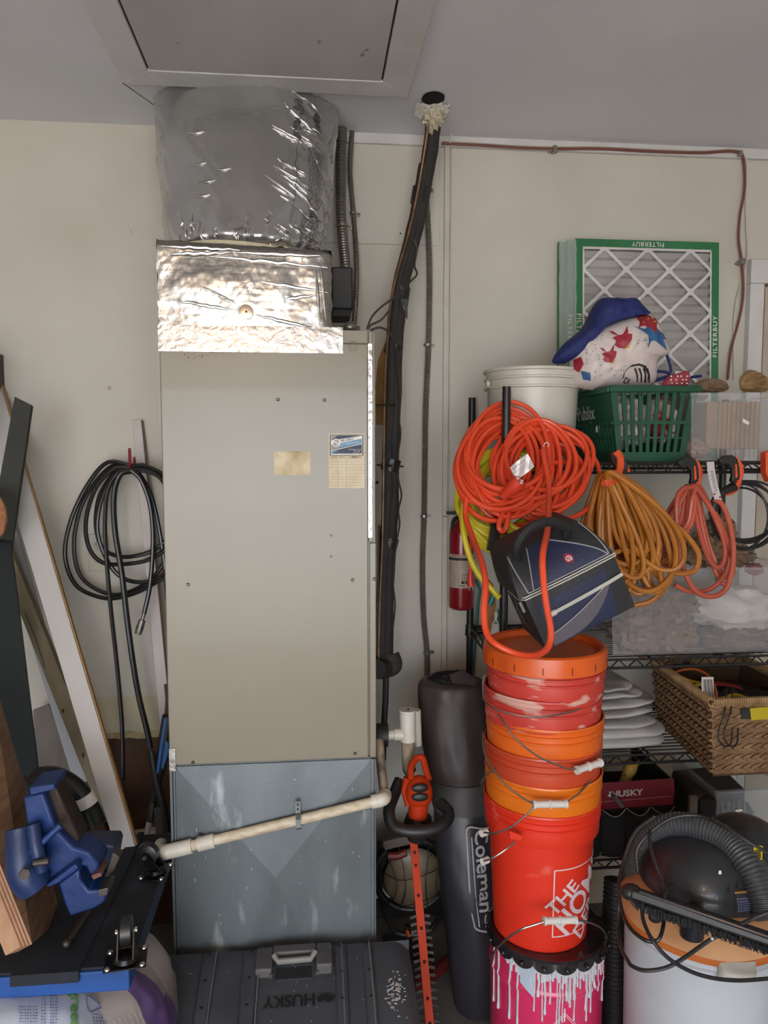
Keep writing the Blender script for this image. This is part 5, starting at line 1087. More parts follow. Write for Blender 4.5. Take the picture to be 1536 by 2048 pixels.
obj('tag_sheet', MB().sheet(tg, 4, 12, .0006), mat('tag paper', 'c9c2c0', .5), q); w = MB()
for k in range(16): w.tube([tg(.25+.1*(k % 3), .25+.035*k)+V((0, -.001, 0)), tg(.8-.12*(k % 2), .25+.035*k)+V((0, -.001, 0))], .0006, 4)
obj('tag_print', w, m_blk, q)
for u_, v_ in ((.2, .86), (.85, .93)): c = tg(u_, v_); obj('red_dot', MB().cyl(c, c+V((0, -.0016, 0)), .0032, n=10), m_pr, q)
# ============================================================ cooler bag on the bucket lid
th = math.radians(25.5); piv = P(1094, 1301, -.945); cb_ = thing('cooler_bag', 'navy and black insulated lunch cooler tilted on the orange bucket lid', 'bag', piv)
Mx = Matrix.Translation(piv) @ Matrix.Rotation(-th, 4, 'Y') @ Matrix.Rotation(math.radians(4), 4, 'X')
BW, BD, BH, LH = .240, .175, .138, .088
m_cbk = mat('black nylon bag', '1f2022', .6, c2='27282a', ns=8, bump=.15, bs=90); m_cnv = mat('navy nylon', '232a47', .6, c2='1e2540', ns=8, bump=.15, bs=110); m_cgy = mat('grey nylon', '5f5b63', .6, c2='56525b', bump=.1, bs=110); m_pip = mat('grey piping cord', 'a5a3a6', .4); m_zip = mat('white zip tape', 'c9c8c0', .45)
def lobj(n, w, m, **k): return obj(n, w.x(Mx), m, cb_, **k)
def rbox(x0, x1, y0, y1, z0, z1, bul=.01, n=10, top=None):
    w = MB()
    def S(d):   # superellipsoid-like box with soft bulging faces
        return d
    def face(o, a, b, nrm):
        o = V(o); a = V(a); b = V(b); nrm = V(nrm)
        def f(u, v):
            p = o+a*u+b*v+nrm*bul*(math.sin(math.pi*u)*math.sin(math.pi*v))**.6
            return top(p) if top else p
        w.grid(f, n, n)
    X, Y_, Z = x1-x0, y1-y0, z1-z0
    face((x0, y0, z0), (X, 0, 0), (0, 0, Z), (0, -1, 0)); face((x0, y1, z0), (X, 0, 0), (0, 0, Z), (0, 1, 0)); face((x0, y0, z0), (0, Y_, 0), (0, 0, Z), (-1, 0, 0)); face((x1, y0, z0), (0, Y_, 0), (0, 0, Z), (1, 0, 0)); face((x0, y0, z0), (X, 0, 0), (0, Y_, 0), (0, 0, -.3)); face((x0, y0, z1), (X, 0, 0), (0, Y_, 0), (0, 0, 1))
    return w
lobj('lower_body', rbox(0, BW, 0, BD, 0, BH, .007), m_cbk)
def lt(p):
    t = max(0, min(1, (p.z-BH-.008)/LH)); cx__ = BW/2; k = 1-.17*t*t-.05*t
    return V((cx__-.006+(p.x-cx__)*k-.02*t*0, p.y+.055*t*t+.02*t-(0.018*t if p.y > BD*.8 else 0), p.z))
lobj('lid_body', rbox(-.006, BW+.004, -.004, BD, BH+.008, BH+.008+LH, .008, 14, lt), m_cbk)
fl = lambda u, v, h: (lambda p: V((p.x, p.y-.0075*(math.sin(math.pi*min(1, max(0, u)))*math.sin(math.pi*min(1, max(0, v))))**.6-.003-h, p.z)))(lt(V((-.006+u*(BW+.01), -.004, BH+.008+v*LH))))
ff = lambda u, v, h: V((u*BW, -.0072*(max(0, math.sin(math.pi*u))*max(0, math.sin(math.pi*v)))**.6-.0015-h, v*BH))
def lpatch(fn, edge_l, edge_r, v0, v1, h=0, n=14): return MB().grid(lambda a, b: fn(edge_l(v0+(v1-v0)*b)*(1-a)+edge_r(v0+(v1-v0)*b)*a, v0+(v1-v0)*b, h), n, n)
eL = lambda v: .15+.06*v+.06*v*v; eR = lambda v: .96-.12*v-.34*v**2.2
lobj('navy_lid_panel', lpatch(fl, eL, eR, .09, .97), m_cnv)
w = MB(); w.tube([fl(eL(v), v, .001) for v in [.09+k*.088 for k in range(11)]], .0016, 5); w.tube([fl(eR(v), v, .001) for v in [.09+k*.088 for k in range(11)]], .0016, 5)
w.tube([fl(.10+u*.86, .075, .001) for u in [k/12 for k in range(13)]], .0016, 5); w.tube([fl(.10-.09*k/10, .075+.9*(k/10)**.8, .001) for k in range(11)], .0016, 5); w.tube([fl(.96+.03*k/10, .075+.9*k/10, .001) for k in range(11)], .0016, 5)
lobj('piping', w, m_pip)
w = MB(); 
for dz in (0, .006): w.tube([V((-.010, .10, BH+.004+dz)), V((-.010, .01, BH+.004+dz))]+[V((x, -.010-.004*math.sin(math.pi*x/BW), BH+.004+dz)) for x in [BW*k/10 for k in range(11)]]+[V((BW+.008, .02, BH+.004+dz)), V((BW+.008, .11, BH+.004+dz))], .0018, 5)
zp = lobj('zip', w, m_zip)
lobj('zip_pull', MB().box(-.016, -.010, -.006, .004, BH-.024, BH+.004), m_steel)
lobj('navy_pocket', lpatch(ff, lambda v: .09, lambda v: .80+.06*v, .02, .86), m_cnv)
lobj('grey_swoosh', MB().grid(lambda a, b: ff(.085+.86*a, (.03+.03*a)+(.02+.20*(1-a)**.0*1)*b*(1-.0*a)+b*(.14*math.sin(a*math.pi*.5))-.0, .0015) if False else ff(.09+.76*a, (.03+.60*a**3)*(1-b)+(.24+.42*a**1.3)*b, .0015), 16, 6), m_cgy)
w = MB(); w.tube([ff(.09+.76*a, .24+.42*a**1.3, .002) for a in [k/12 for k in range(13)]], .0012, 5); lobj('piping', w, m_pip)
lobj('white_zip', MB().tube([ff(.19+.80*a, .60+.06*a, .004) for a in [k/10 for k in range(11)]], .0048, 6), m_zip)
lobj('white_zip_end', MB().tube([ff(.17, .60, .006), ff(.23, .605, .006)], .007, 8), m_zip)
c = lambda u, v, h: (lambda p: p)(fl(.60+u/BW, .42+v/LH, .0012+h))
rdg = lobj('red_badge', MB().add([c(.0115*math.cos(t), .0105*math.sin(t), .001) for t in [k*math.pi/10 for k in range(20)]], [tuple(range(20))]), mat('badge red', '9c2038', .4, coat=.4))
w = MB(); w.tube([c(.007*math.cos(t), -.002+.007*math.sin(t), .002) for t in [k*math.pi/8 for k in range(9)]], .0012, 5); w.tube([c(.0035*math.cos(t), -.003+.004*math.sin(t), .002) for t in [k*math.pi/6 for k in range(7)]], .001, 5); w.tube([c(-.007, -.004, .002), c(.007, -.004, .002)], .001, 5)
lobj('badge_mark', w, m_wh)
w = MB(); lpts = [V(q) for q in ((.035, .06, BH+LH-.006), (.045, .03, BH+LH+.035), (.085, .02, BH+LH+.060), (.135, .02, BH+LH+.052), (.165, .03, BH+LH+.022), (.165, .05, BH+LH-.006))]
w.tube(smooth(lpts, 6), .0115, 6, flat=((0, 1, 0), 1.5)); lobj('carry_handle', w, m_cbk)
w = MB(); w.tube(smooth([V(q) for q in ((-.008, .05, BH+.01), (-.014, .055, BH-.03), (-.010, .06, BH-.08))], 4), .0025, 5); lobj('drawcord', w, m_bkp)
# ============================================================ stack of orange buckets
BX, BY_ = .603, -.79
m_b = {'red': mat('worn red bucket', 'd8402f', .38, c2='cf3a2b', ns=5, c3='d98a80', s3=10, t3=.66, w3=.10), 'salmon': mat('scuffed salmon bucket', 'c94438', .42, c2='c23c32', ns=7, c3='d9a79a', s3=11, t3=.54, w3=.08, stretch=(1, 1, 2.4)),
       'orange': mat('clean orange bucket', 'e0671f', .32, c2='db601d', ns=4), 'brick': mat('brick red bucket', 'c54a2c', .35, c2='bd4428', ns=5), 'main': mat('bright red bucket', 'de3620', .38, c2='d6301d', ns=4, c3='e07a6a', s3=9, t3=.66, w3=.08),
       'amber': mat('amber orange bucket', 'e2761c', .32, c2='dd6e1a', ns=4)}
def bprof():
    return [(0, 0), (.120, 0), (.1225, .004), (.1365, .281), (.1385, .284), (.1475, .287), (.1485, .290), (.1495, .318), (.1495, .328), (.1520, .330), (.1520, .333), (.1480, .335), (.1480, .344), (.1520, .346), (.1520, .349), (.1480, .351), (.1485, .360), (.1525, .362), (.1535, .366), (.1525, .370), (.1495, .370), (.1490, .365), (.1455, .290), (.1335, .281), (.1195, .008), (0, .005)]
TOPS = [1.127, 1.052, .982, .908, .835, .761]; KIND = ['salmon', 'salmon', 'orange', 'brick', 'amber', 'main']
LB = ['scuffed salmon-red bucket just under the orange lid', 'salmon-red bucket smeared with white, second below the lid', 'clean orange bucket nested third below the lid', 'brick red bucket nested between two orange ones', 'amber orange bucket nested in the big red one', 'big bright red bucket with a white square store emblem']
m_grip = mat('white grip plastic', 'd9d6cf', .4)
def brot(x, y): return None
BK = []
for k, (zt_k2, kd) in enumerate(zip(TOPS, KIND)):
    lx = (.004, -.003, .003, -.001, .002, 0)[k]; r = thing('bucket', LB[k], 'bucket', (BX+lx, BY_, zt_k2-.37), 'nested orange and red buckets'); BK.append(r)
    obj('pail', MB().lathe((BX+lx, BY_, zt_k2-.37), bprof(), 72), m_b[kd], r, sharp=28)
lid = BK[0]
lid = obj('snap_lid', MB().lathe((BX, BY_, 1.112), [(.154, .015), (.1575, 0), (.1595, .002), (.1585, .036), (.1565, .046), (.150, .050), (.143, .047), (.139, .033), (.130, .031), (.126, .036), (0, .037)], 80), mat('orange lid plastic', 'dc5f1e', .33, c2='d35619', ns=5, c3='a33c18', s3=5, t3=.6, w3=.15), lid, sharp=28, label='orange snap-on lid')
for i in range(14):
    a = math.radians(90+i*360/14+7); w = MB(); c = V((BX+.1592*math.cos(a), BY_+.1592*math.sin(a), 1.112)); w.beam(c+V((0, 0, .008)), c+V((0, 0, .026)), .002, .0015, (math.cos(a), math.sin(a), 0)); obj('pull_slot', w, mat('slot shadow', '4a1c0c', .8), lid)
def wire(par, l, r=.0023): return obj('handle', MB().tube(smooth(cordpts(l), 7), r, 7), m_steel, par)
def grip(par, a, b):
    p, q = P(*a), P(*b); d = (q-p).normalized(); L_ = (q-p).length
    return obj('handle_grip', MB().tube([p, p+d*.006, p+d*.006, p.lerp(q, .47), p.lerp(q, .48), p.lerp(q, .52), p.lerp(q, .53), q-d*.006, q-d*.006, q], [.0105, .0105, .0085, .0085, .0110, .0110, .0085, .0085, .0105, .0105], 16), m_grip, par)
def ear(par, p): obj('handle_ear', MB().tube([P(*p)+V((0, .012, 0)), P(*p)+V((0, -.004, 0))], .011, 14), par['m'] if False else m_b['main'], par)
wire(BK[1], [(996, 1428, -.925), (1010, 1448, -.955), (1032, 1478, -.975), (1075, 1512, -.985), (1115, 1530, -.98), (1138, 1538, -.975), (1152, 1538, -.965)]); grip(BK[1], (1153, 1541, -.965), (1202, 1525, -.93)); wire(BK[1], [(1200, 1526, -.93), (1202, 1490, -.85), (1198, 1450, -.80), (1194, 1436, -.79)])
wire(BK[0], [(966, 1385, -.80), (968, 1400, -.86), (985, 1415, -.915), (1020, 1427, -.95), (1060, 1434, -.965), (1110, 1430, -.965), (1160, 1418, -.93), (1190, 1400, -.86)]); wire(BK[0], [(966, 1388, -.80), (966, 1362, -.80), (970, 1350, -.80)])
wire(BK[2], [(965, 1465, -.82), (967, 1500, -.87), (980, 1530, -.91), (1010, 1568, -.95), (1040, 1592, -.965), (1066, 1607, -.968)]); grip(BK[2], (1066, 1609, -.970), (1134, 1608, -.970)); wire(BK[2], [(1134, 1604, -.968), (1160, 1585, -.95), (1185, 1555, -.90), (1196, 1530, -.85), (1197, 1500, -.80)])
wire(BK[3], [(992, 1536, -.92), (975, 1548, -.90), (965, 1560, -.86), (963, 1570, -.83)])
wire(BK[4], [(1068, 1614, -.972), (1050, 1632, -.965), (1020, 1655, -.95), (990, 1666, -.925), (968, 1665, -.89)]); wire(BK[5], [(1031, 1683, -.935), (1010, 1700, -.945), (985, 1716, -.94), (968, 1722, -.92)])
for par, p in ((BK[4], (965, 1666, -.86)), (BK[5], (967, 1722, -.90))):
    q = P(*p); obj('handle_ear', MB().tube([q+V((-.004, -.004, 0)), q+V((.012, .006, .0))], .009, 14), m_grip, par)
q = P(1028, 1674, -.925); obj('handle_ear', MB().poly([P(x, y, -.936) for x, y in ((1018, 1662), (1046, 1672), (1044, 1682), (1020, 1678))], .01), m_b['main'], BK[5], bevel=.001)
# square store emblem on the big red bucket
zc_ = P(1150, 1795, -.90).z; bz6 = TOPS[5]-.37
def bsurf(u, v, h):
    z = zc_+v-bz6; R = .1225+(.1365-.1225)*(z-.004)/.277+.0006+h; a = math.radians(-90)+u/.130; return V((BX+R*math.cos(a), BY_+R*math.sin(a), zc_+v))
ua = lambda px: (math.asin(max(-.999, min(.999, ((P(px, 1790, -.90).x-BX)/.132)))))*.130
u0 = ua(1102); S_ = .190
emb = obj('emblem_frame', MB(), m_wh, BK[5]) if False else None
w = MB(); e0, e1, v0_, v1_ = u0, u0+S_, -S_/2+.004, S_/2-.006
for a, b in (((e0, v0_), (e1, v0_)), ((e1, v0_), (e1, v1_)), ((e1, v1_), (e0, v1_)), ((e0, v1_), (e0, v0_))): dline(w, a, b, .0032, bsurf, .0008, 16)
sq = obj('emblem_frame', w, mat('emblem white', 'e2cfd2', .5), BK[5]); w = MB(); t45 = math.radians(45); cc_ = ((e0+e1)/2+.0, 0)
def et(s_, size, du, dv, sx=1.):
    def f(u, v, h):
        u2 = u*sx+du; v2 = v+dv; return bsurf(cc_[0]+u2*math.cos(t45)-v2*math.sin(t45), cc_[1]+u2*math.sin(t45)+v2*math.cos(t45), h+.0005)
    text(s_, size, f, w, bold=.02, sub=3)
et('THE', .052, -.040, .056, 1.05); et('HOME', .094, .0, .002, .82); et('DEPOT', .072, .0, -.062, .78)
obj('emblem_letters', w, MATS['emblem white'], BK[5])
# ---- steel pail at the bottom
pc = V((.620, -.80, FZ)); zt_p = .392-FZ; pp_ = thing('paint_pail', 'bright pink metal paint pail with white drips and a black lid', 'pail', pc); RP = .149
obj('pail_body', MB().lathe(pc, [(0, 0), (RP*.96, 0), (RP*.97, .01), (RP, zt_p-.10), (RP+.0035, zt_p-.093), (RP+.0035, zt_p-.087), (RP, zt_p-.080), (RP, zt_p-.012), (0, zt_p-.012)], 64), mat('pink pail paint', 'd23362', .32, c2='c62b58', ns=4, coat=.3, c3='cf4a74', s3=6, t3=.62, w3=.1), pp_, sharp=25)
w = MB(); nl = 18
def lug(a, z):   # wavy skirt of the crimped lid
    s = abs(math.cos(a*nl/2)); return RP+.007-.002*s
w.lathe(pc+V((0, 0, zt_p)), [(0, -.004), (RP*.86, -.004), (RP*.88, -.010), (RP*.95, -.010), (RP*.97, .002), (RP*1.01, .004), (RP*1.05, 0)], 96)
w.grid(lambda u, v: (lambda a: pc+V(((RP*1.05+.003*v)*math.cos(a), (RP*1.05+.003*v)*math.sin(a), zt_p-v*(.010+.016*abs(math.sin(a*nl/2))**.6))))(2*math.pi*u), nl*12, 4)
ld = obj('lid', w, mat('black pail lid', '151314', .22, c2='2a2628', coat=.4), pp_, sharp=40)
w = MB()
for i in range(nl):
    w = MB(); a = 2*math.pi*(i+.5)/nl; c = pc+V(((RP*1.05+.006)*math.cos(a), (RP*1.05+.006)*math.sin(a), zt_p-.012)); w.ball(c, (.006, .006, .006), 10, 6); obj('lid_lug', w, MATS['black pail lid'], ld)
w = MB(); random.seed(21)
ps = lambda a, z, h=.0: pc+V(((RP+h)*math.cos(a), (RP+h)*math.sin(a), z))
def drip(a, L_, r, z0=None):
    z0 = z0 or zt_p-.018; n = max(4, int(L_/.01)); pts = []
    for i in range(n+1):
        z = z0-L_*i/n; hh = .0036*math.exp(-((z-(zt_p-.09))/.006)**2); aa = a+.012*noise.noise(V((z*25, a*9, 0))); pts.append(ps(aa, z, hh+.0006))
    w.tube(pts, lambda i: r*(.75+.25*abs(noise.noise(V((i*.6, a*7, 2))))*2) if i < n-1 else r*1.15, 6)
for px, L_ in ((1003, .17), (1015, .17), (1030, .17), (1042, .17), (1054, .03), (1063, .04), (1076, .075), (1088, .12), (1097, .06), (1104, .02), (1115, .16), (1120, .05), (1128, .08), (1136, .10), (1142, .08), (1150, .05), (1156, .03), (1172, .15), (1178, .09), (1185, .05), (1190, .07), (1194, .04), (1170, .12)):
    a = math.radians(-90)+math.asin(max(-.99, min(.99, (P(px, 1950, -.93).x-pc.x)/RP))); drip(a, L_, .0024+random.random()*.0016)
for i in range(60): a = math.radians(-150+i*2); drip(a, .008+.03*random.random(), .003)
for i in range(14): a = math.radians(-120+i*6.5+random.random()*3); drip(a, .05+.10*random.random(), .0022)
obj('paint_drips', w, mat('dried white paint', 'ccd0d6', .5, bump=.2, bs=60), pp_, sharp=60)
w = MB().grid(lambda u, v: ps(math.radians(-133+u*14), zt_p-.02-v*(.05+.03*u), .004), 10, 6); obj('paint_splash', w, mat('pale blue paint', 'b4c2d3', .45), pp_)
w = MB(); f = lambda u, v, h: ps(math.radians(-90)+u/RP, zt_p-.155+v, .0006+h)
for k in (0, .006): dline(w, (-.04-k, -.028), (0, .018+k), .0012, f, .0008, 8); dline(w, (0, .018+k), (.04+k, -.028), .0012, f, .0008, 8)
dline(w, (0, .035), (0, .0), .003, f, .001, 4); text('W', .03, lambda u, v, h: f(u, v-.02, .001), w, bold=.02, sub=1)
obj('pail_mark', w, m_wh, pp_)
obj('handle', MB().tube(smooth(cordpts([(984, 1916, -.86), (990, 1902, -.90), (1006, 1884, -.95), (1040, 1860, -.985), (1068, 1850, -.99), (1090, 1843, -.99)]), 7)+[], .0026, 8), m_steel, pp_)
obj('handle', MB().tube(smooth(cordpts([(1152, 1840, -.985), (1175, 1844, -.97), (1200, 1855, -.93), (1212, 1870, -.89), (1213, 1885, -.86)]), 7), .0026, 8), m_steel, pp_)
grip(pp_, (1087, 1842, -.99), (1153, 1840, -.985))
obj('lid_gasket_wire', MB().tube(smooth([P(986, 1905, -.86), P(986, 1914, -.86), P(984, 1922, -.855)], 3), .0035, 6), m_steel, pp_)
# ============================================================ canopy bag
cn = thing('canopy_bag', 'tall black drawstring storage bag with a white outlined logo', 'bag', P(940, 2000, -.42))
m_cn = mat('dark brown nylon', '3b3230', .5, c2='443a38', ns=4, bump=.2, bs=14, stretch=(1, 1, .4)); m_cn2 = mat('black nylon sleeve', '2c2b2f', .40, c2='36343a', ns=3, bump=.35, bs=9, stretch=(1, 1, .35))
def bagtube(ctrl, nr, amp, seed, fl=1.0):
    cs_ = smooth([P(x, y, Y) for x, y, Y, r in ctrl], 8); rs = smooth([V((r, 0, 0)) for *_, r in ctrl], 8); w = MB(); n = 44; vs = []
    for i, (c, r) in enumerate(zip(cs_, rs)):
        for j in range(n):
            a = 2*math.pi*j/n; k = r.x*(1+amp*nz3((math.cos(a)*1.6, math.sin(a)*1.6, c.z*5), 1.6, seed)+amp*.5*abs(nz3((math.cos(a)*3, math.sin(a)*3, c.z*9), 2, seed+4)))
            vs.append((c.x+k*math.cos(a), c.y+k*math.sin(a)*.85, c.z))
    m = len(cs_); w.add(vs, [(i*n+j, i*n+(j+1) % n, (i+1)*n+(j+1) % n, (i+1)*n+j) for i in range(m-1) for j in range(n)]+[tuple(range(n-1, -1, -1)), tuple(range((m-1)*n, m*n))])
    return w
obj('upper_sleeve', bagtube([(903, 1358, -.34, .082), (903, 1372, -.34, .105), (908, 1450, -.35, .108), (914, 1520, -.37, .103), (920, 1556, -.38, .098)], 12, .08, 3), m_cn, cn, sharp=60)
obj('strap_band', bagtube([(922, 1552, -.385, .101), (924, 1580, -.39, .1015), (928, 1610, -.395, .101)], 4, .03, 5), mat('charcoal band', '4d4b4b', .5), cn, sharp=60)
obj('lower_bag', bagtube([(928, 1606, -.39, .096), (934, 1680, -.42, .1), (944, 1780, -.45, .098), (952, 1880, -.47, .094), (958, 1960, -.48, .088), (960, 2010, -.48, .078)], 30, .045, 8), m_cn2, cn, sharp=60)
obj('drawstring_neck', rough_ball(P(905, 1358, -.34), (.07, .06, .022), 5, .3, 3), mat('black lining', '151314', .8), cn)
obj('top_flap', MB().poly([P(x, y, -.40) for x, y in ((898, 1350), (925, 1340), (955, 1358), (950, 1372), (905, 1368))], .01), mat('maroon black flap', '2c1c1e', .7), cn, bevel=.002)
def cf_(x, y, h):    # point on the bag front under a pixel-like coordinate of the bag's own front
    t = (y-1606)/(2010-1606); cx_ = P(928+32*t+ (6*math.sin(math.pi*t)), y, -.43); Yc = -.39-.09*min(1, t*1.3); r = .098-.0*t
    X = P(x, y, Yc-.085).x; dx = max(-.97, min(.97, (X-cx_.x)/r)); return V((X, Yc-(r*.85+.011)*math.sqrt(1-dx*dx)-h, cx_.z))
w = MB()
def ln(pts, r):
    w.tube([cf_(x, y, .001) for x, y in pts], r, 6)
ln([tuple(v)[:2] for v in smooth([V(q) for q in ((1000, 1645, 0), (965, 1640, 0), (940, 1634, 0), (932, 1640, 0), (933, 1660, 0), (937, 1720, 0), (941, 1770, 0), (947, 1800, 0), (956, 1814, 0), (1000, 1820, 0))], 6)], .0032)
ln([tuple(v)[:2] for v in smooth([V(q) for q in ((942, 1652, 0), (946, 1700, 0), (951, 1760, 0), (958, 1808, 0))], 6)], .0026)
lg = obj('logo_outline', w, mat('silver print', 'b9b7bb', .5), cn)
def ct_(u, v, h): return cf_(970+v*780+u*75, 1716+u*(-1)*-690+8, .0015)
w = MB(); text('Coleman', .050, lambda u, v, h: cf_(965+v*800+u*60, 1712+u*800, .002), w, bold=.018, sub=1)
ob = [cf_(982+13*math.cos(t), 1797+15*math.sin(t), .0015) for t in [k*math.pi/10 for k in range(20)]]; w.tube(ob, .0022, 6, True); w.tube([cf_(974, 1790, .0015), cf_(982, 1795, .0015), cf_(978, 1806, .0015)], .002, 6)
obj('logo_letters', w, MATS['silver print'], cn)
# ============================================================ hedge trimmer
ht = thing('hedge_trimmer', 'orange and black hedge trimmer standing on its long orange blade', 'hedge trimmer', P(860, 2120, -.70)); yy = -.62
m_ho = mat('trimmer orange', 'b5360f', .55, spec=.2, c2='a62f0c', ns=6); m_hk = mat('trimmer black', '1d1c1c', .45, c2='282625')
w = MB(); w.ball(P(838, 1585, yy), (.040, .035, .050), 20, 12); w.tube(smooth([P(838, 1600, yy), P(836, 1625, yy), P(834, 1637, yy)], 4), .028, 14); obj('motor_housing', w, m_ho, ht)
for dz in (-9, 9):
    obj('vent', MB().ball(P(840, 1585+dz, yy-.033), (.024, .008, .013), 14, 8), m_hk, ht)
obj('rear_handle', MB().tube(smooth(cordpts([(822, 1560, yy), (822, 1535, yy+.02), (832, 1518, yy+.04), (845, 1516, yy+.04), (852, 1540, yy+.02), (858, 1560, yy)]), 6), .0095, 10), m_ho, ht)
obj('side_vent', MB().tube(cordpts([(815, 1555, yy+.01), (810, 1580, yy+.01), (818, 1610, yy)]), .012, 8), m_ho, ht)
obj('gear_case', MB().tube(cordpts([(838, 1632, yy), (836, 1650, yy), (832, 1680, yy)]), [.036, .042, .024], 16), m_hk, ht)
obj('front_handle', MB().tube(smooth(cordpts([(800, 1560, yy+.06), (788, 1590, yy+.03), (778, 1620, yy-.02), (785, 1650, yy-.05), (815, 1662, yy-.07), (860, 1660, yy-.07), (890, 1645, yy-.05), (897, 1625, yy-.02), (880, 1605, yy+.02)]), 6), .017, 12), m_hk, ht)
bl0, bl1 = P(827, 1682, yy), P(862, 2075, -.82); 
d_ = (bl1-bl0).normalized(); sx_ = d_.cross(V((0, 1, 0))).normalized(); nn_ = sx_.cross(d_)
obj('blade_bar', MB().beam(bl0, bl1, .0225, .004, (0, 1, 0)), m_ho, ht, bevel=.001)
w = MB(); n = 16; L_ = (bl1-bl0).length
for i in range(n):
    p = bl0+d_*(L_*(.40+.6*i/n)); 
    for s in (-1, 1): w.beam(p+V((0, .006, 0)), p+sx_*s*(.028)+d_*.006+V((0, .006, 0)), .008, .003, (0, 1, 0))
obj('blade_teeth', w, mat('blade steel', '77706a', .4, .7, c2='4a423c', ns=40), ht)
for t in (.06, .13, .29, .46, .63, .81, .93): p = bl0+d_*L_*t; o_ = obj('rivet', MB().cyl(p+V((0, -.0015, 0)), p+V((0, -.005, 0)), .0042, n=10), mat('dark rivet', '3a2018', .5, .4), ht)
# ============================================================ caged work light behind
wl = thing('work_light', 'round dusty work light behind a black wire guard near the wall', 'work light', P(825, 1860, -.25)); c = P(828, 1755, -.24)
tilt = Matrix.Rotation(math.radians(-12), 3, 'Z')
obj('reflector', MB().ball(c, (.105, .03, .105), 36, 18), mat('dusty lens', '8a7d66', .35, c2='6f6450', ns=8), wl)
obj('housing_ring', MB().tube([c+V((.125*math.cos(a)-.006, .02, .125*math.sin(a))) for a in [k*math.pi/24 for k in range(48)]], .012, 10, True), m_hk, wl)
obj('housing_back', MB().tube([c+V((0, .03, 0)), c+V((0, .075, 0))], [.115, .07], 28), m_hk, wl)
w = MB()
for k in (-.075, -.04, .0, .04, .08): w.tube(smooth([c+V((k*1.3, 0, math.sqrt(max(0, .118**2-k*k)))), c+V((k*.9, -.045, .03)), c+V((k*.9, -.045, -.03)), c+V((k*1.2, 0, -math.sqrt(max(0, .118**2-k*k))))], 5), .0016, 5)
for k in (-.06, .03): w.tube(smooth([c+V((-math.sqrt(.118**2-k*k), 0, k)), c+V((-.05, -.046, k-.01)), c+V((.05, -.046, k+.012)), c+V((math.sqrt(.118**2-k*k), 0, k+.02))], 5), .0016, 5)
obj('wire_guard', w, m_bkp, wl)
w = MB(); w.beam(P(768, 1690, -.26), P(818, 1678, -.26), .03, .012, (0, 1, 0)); obj('top_bracket', w, mat('dusty bracket', '6d6359', .6), wl)
w = MB(); w.tube(cordpts([(775, 1712, -.27), (795, 1712, -.27), (812, 1705, -.27)]), .013, 8); obj('red_knob', w, mat('faded red', '7c2a20', .5), wl)
w = MB(); w.tube(smooth(cordpts([(862, 1712, -.27), (872, 1699, -.28), (888, 1711, -.28), (868, 1716, -.28)]), 3), .0018, 5); obj('bracket_wire', w, m_bkp, wl)
w = MB(); w.tube(smooth(cordpts([(760, 1680, -.2), (760, 1780, -.2), (775, 1840, -.2), (800, 1868, -.2), (860, 1860, -.2), (895, 1800, -.2)]), 5), .009, 8); w.cyl(P(815, 1850, -.2), V((P(815, 1850, -.2).x, -.2, FZ+.006)), .010); w.box(P(815, 1850, -.2).x-.08, P(815, 1850, -.2).x+.08, -.27, -.13, FZ, FZ+.012); obj('stand_frame', w, m_hk, wl)
obj('red_clip', MB().tube(cordpts([(813, 1860, -.3), (818, 1872, -.3)]), .006, 8), m_org, wl)
rt = thing('red_tool', 'dark red tool lying on the floor under the work light', 'tool', P(850, 1950, -.35)); obj('handle', MB().tube([V((P(x, y, Y).x, Y, FZ+.03)) for x, y, Y in ((825, 1950, -.42), (860, 1940, -.38), (900, 1920, -.30))], .02, 10), mat('dull red', '5e1a16', .5), rt)
# ============================================================ shop vacuum
VX, VY, VR = .94, -1.0, .179
sv = thing('shop_vacuum', 'wet dry vacuum with grey drum, tan collar and black motor head', 'vacuum', (VX, VY, FZ)); vc = V((VX, VY, 0)); VZ = .535
m_dr = mat('grey white drum', 'bcc1c6', .42, c2='b2b7bd', ns=3, c3='9a9ea4', s3=18, t3=.74, w3=.02, stretch=(1, 1, 2)); m_tan = mat('sun-faded orange collar', 'c49468', .55, c2='b8855a', ns=4, c3='a8673a', s3=6, t3=.62, w3=.1)
obj('drum', MB().lathe(vc, [(0, FZ+.02), (VR*.93, FZ+.02), (VR*.95, FZ+.03), (VR*.99, VZ-.03), (VR*1.03, VZ-.018), (VR*1.03, VZ), (VR*.99, VZ+.004)], 72), m_dr, sv, sharp=28)
obj('collar', MB().lathe(vc, [(VR*.98, VZ-.002), (VR*1.065, VZ), (VR*1.07, VZ+.012), (VR*1.03, VZ+.026), (VR*.82, VZ+.055), (VR*.70, VZ+.065), (0, VZ+.065)], 72, lambda a, z: .012*math.sin(6*a)*(1 if z > VZ+.01 else .3)), m_tan, sv, sharp=28)
obj('collar_lip', MB().lathe(vc, [(VR*1.062, VZ-.003), (VR*1.078, VZ-.002), (VR*1.080, VZ+.010), (VR*1.066, VZ+.013)], 72, lambda a, z: .012*math.sin(6*a)*(1 if z > VZ+.005 else .4)), mat('orange lip', 'c26a2c', .5), sv)
hd = obj('motor_head', MB().lathe(vc+V((.03, .03, 0)), [(VR*.84, VZ+.05), (VR*.88, VZ+.065), (VR*.86, VZ+.10), (VR*.72, VZ+.145), (VR*.50, VZ+.172), (VR*.30, VZ+.182), (0, VZ+.184)], 64, lambda a, z: .035*math.sin(2*a+.6)+.02*math.sin(5*a)), mat('vacuum head black', '26282b', .32, c2='2f3236', ns=4, coat=.2, bump=.03, bs=20), sv, sharp=35)
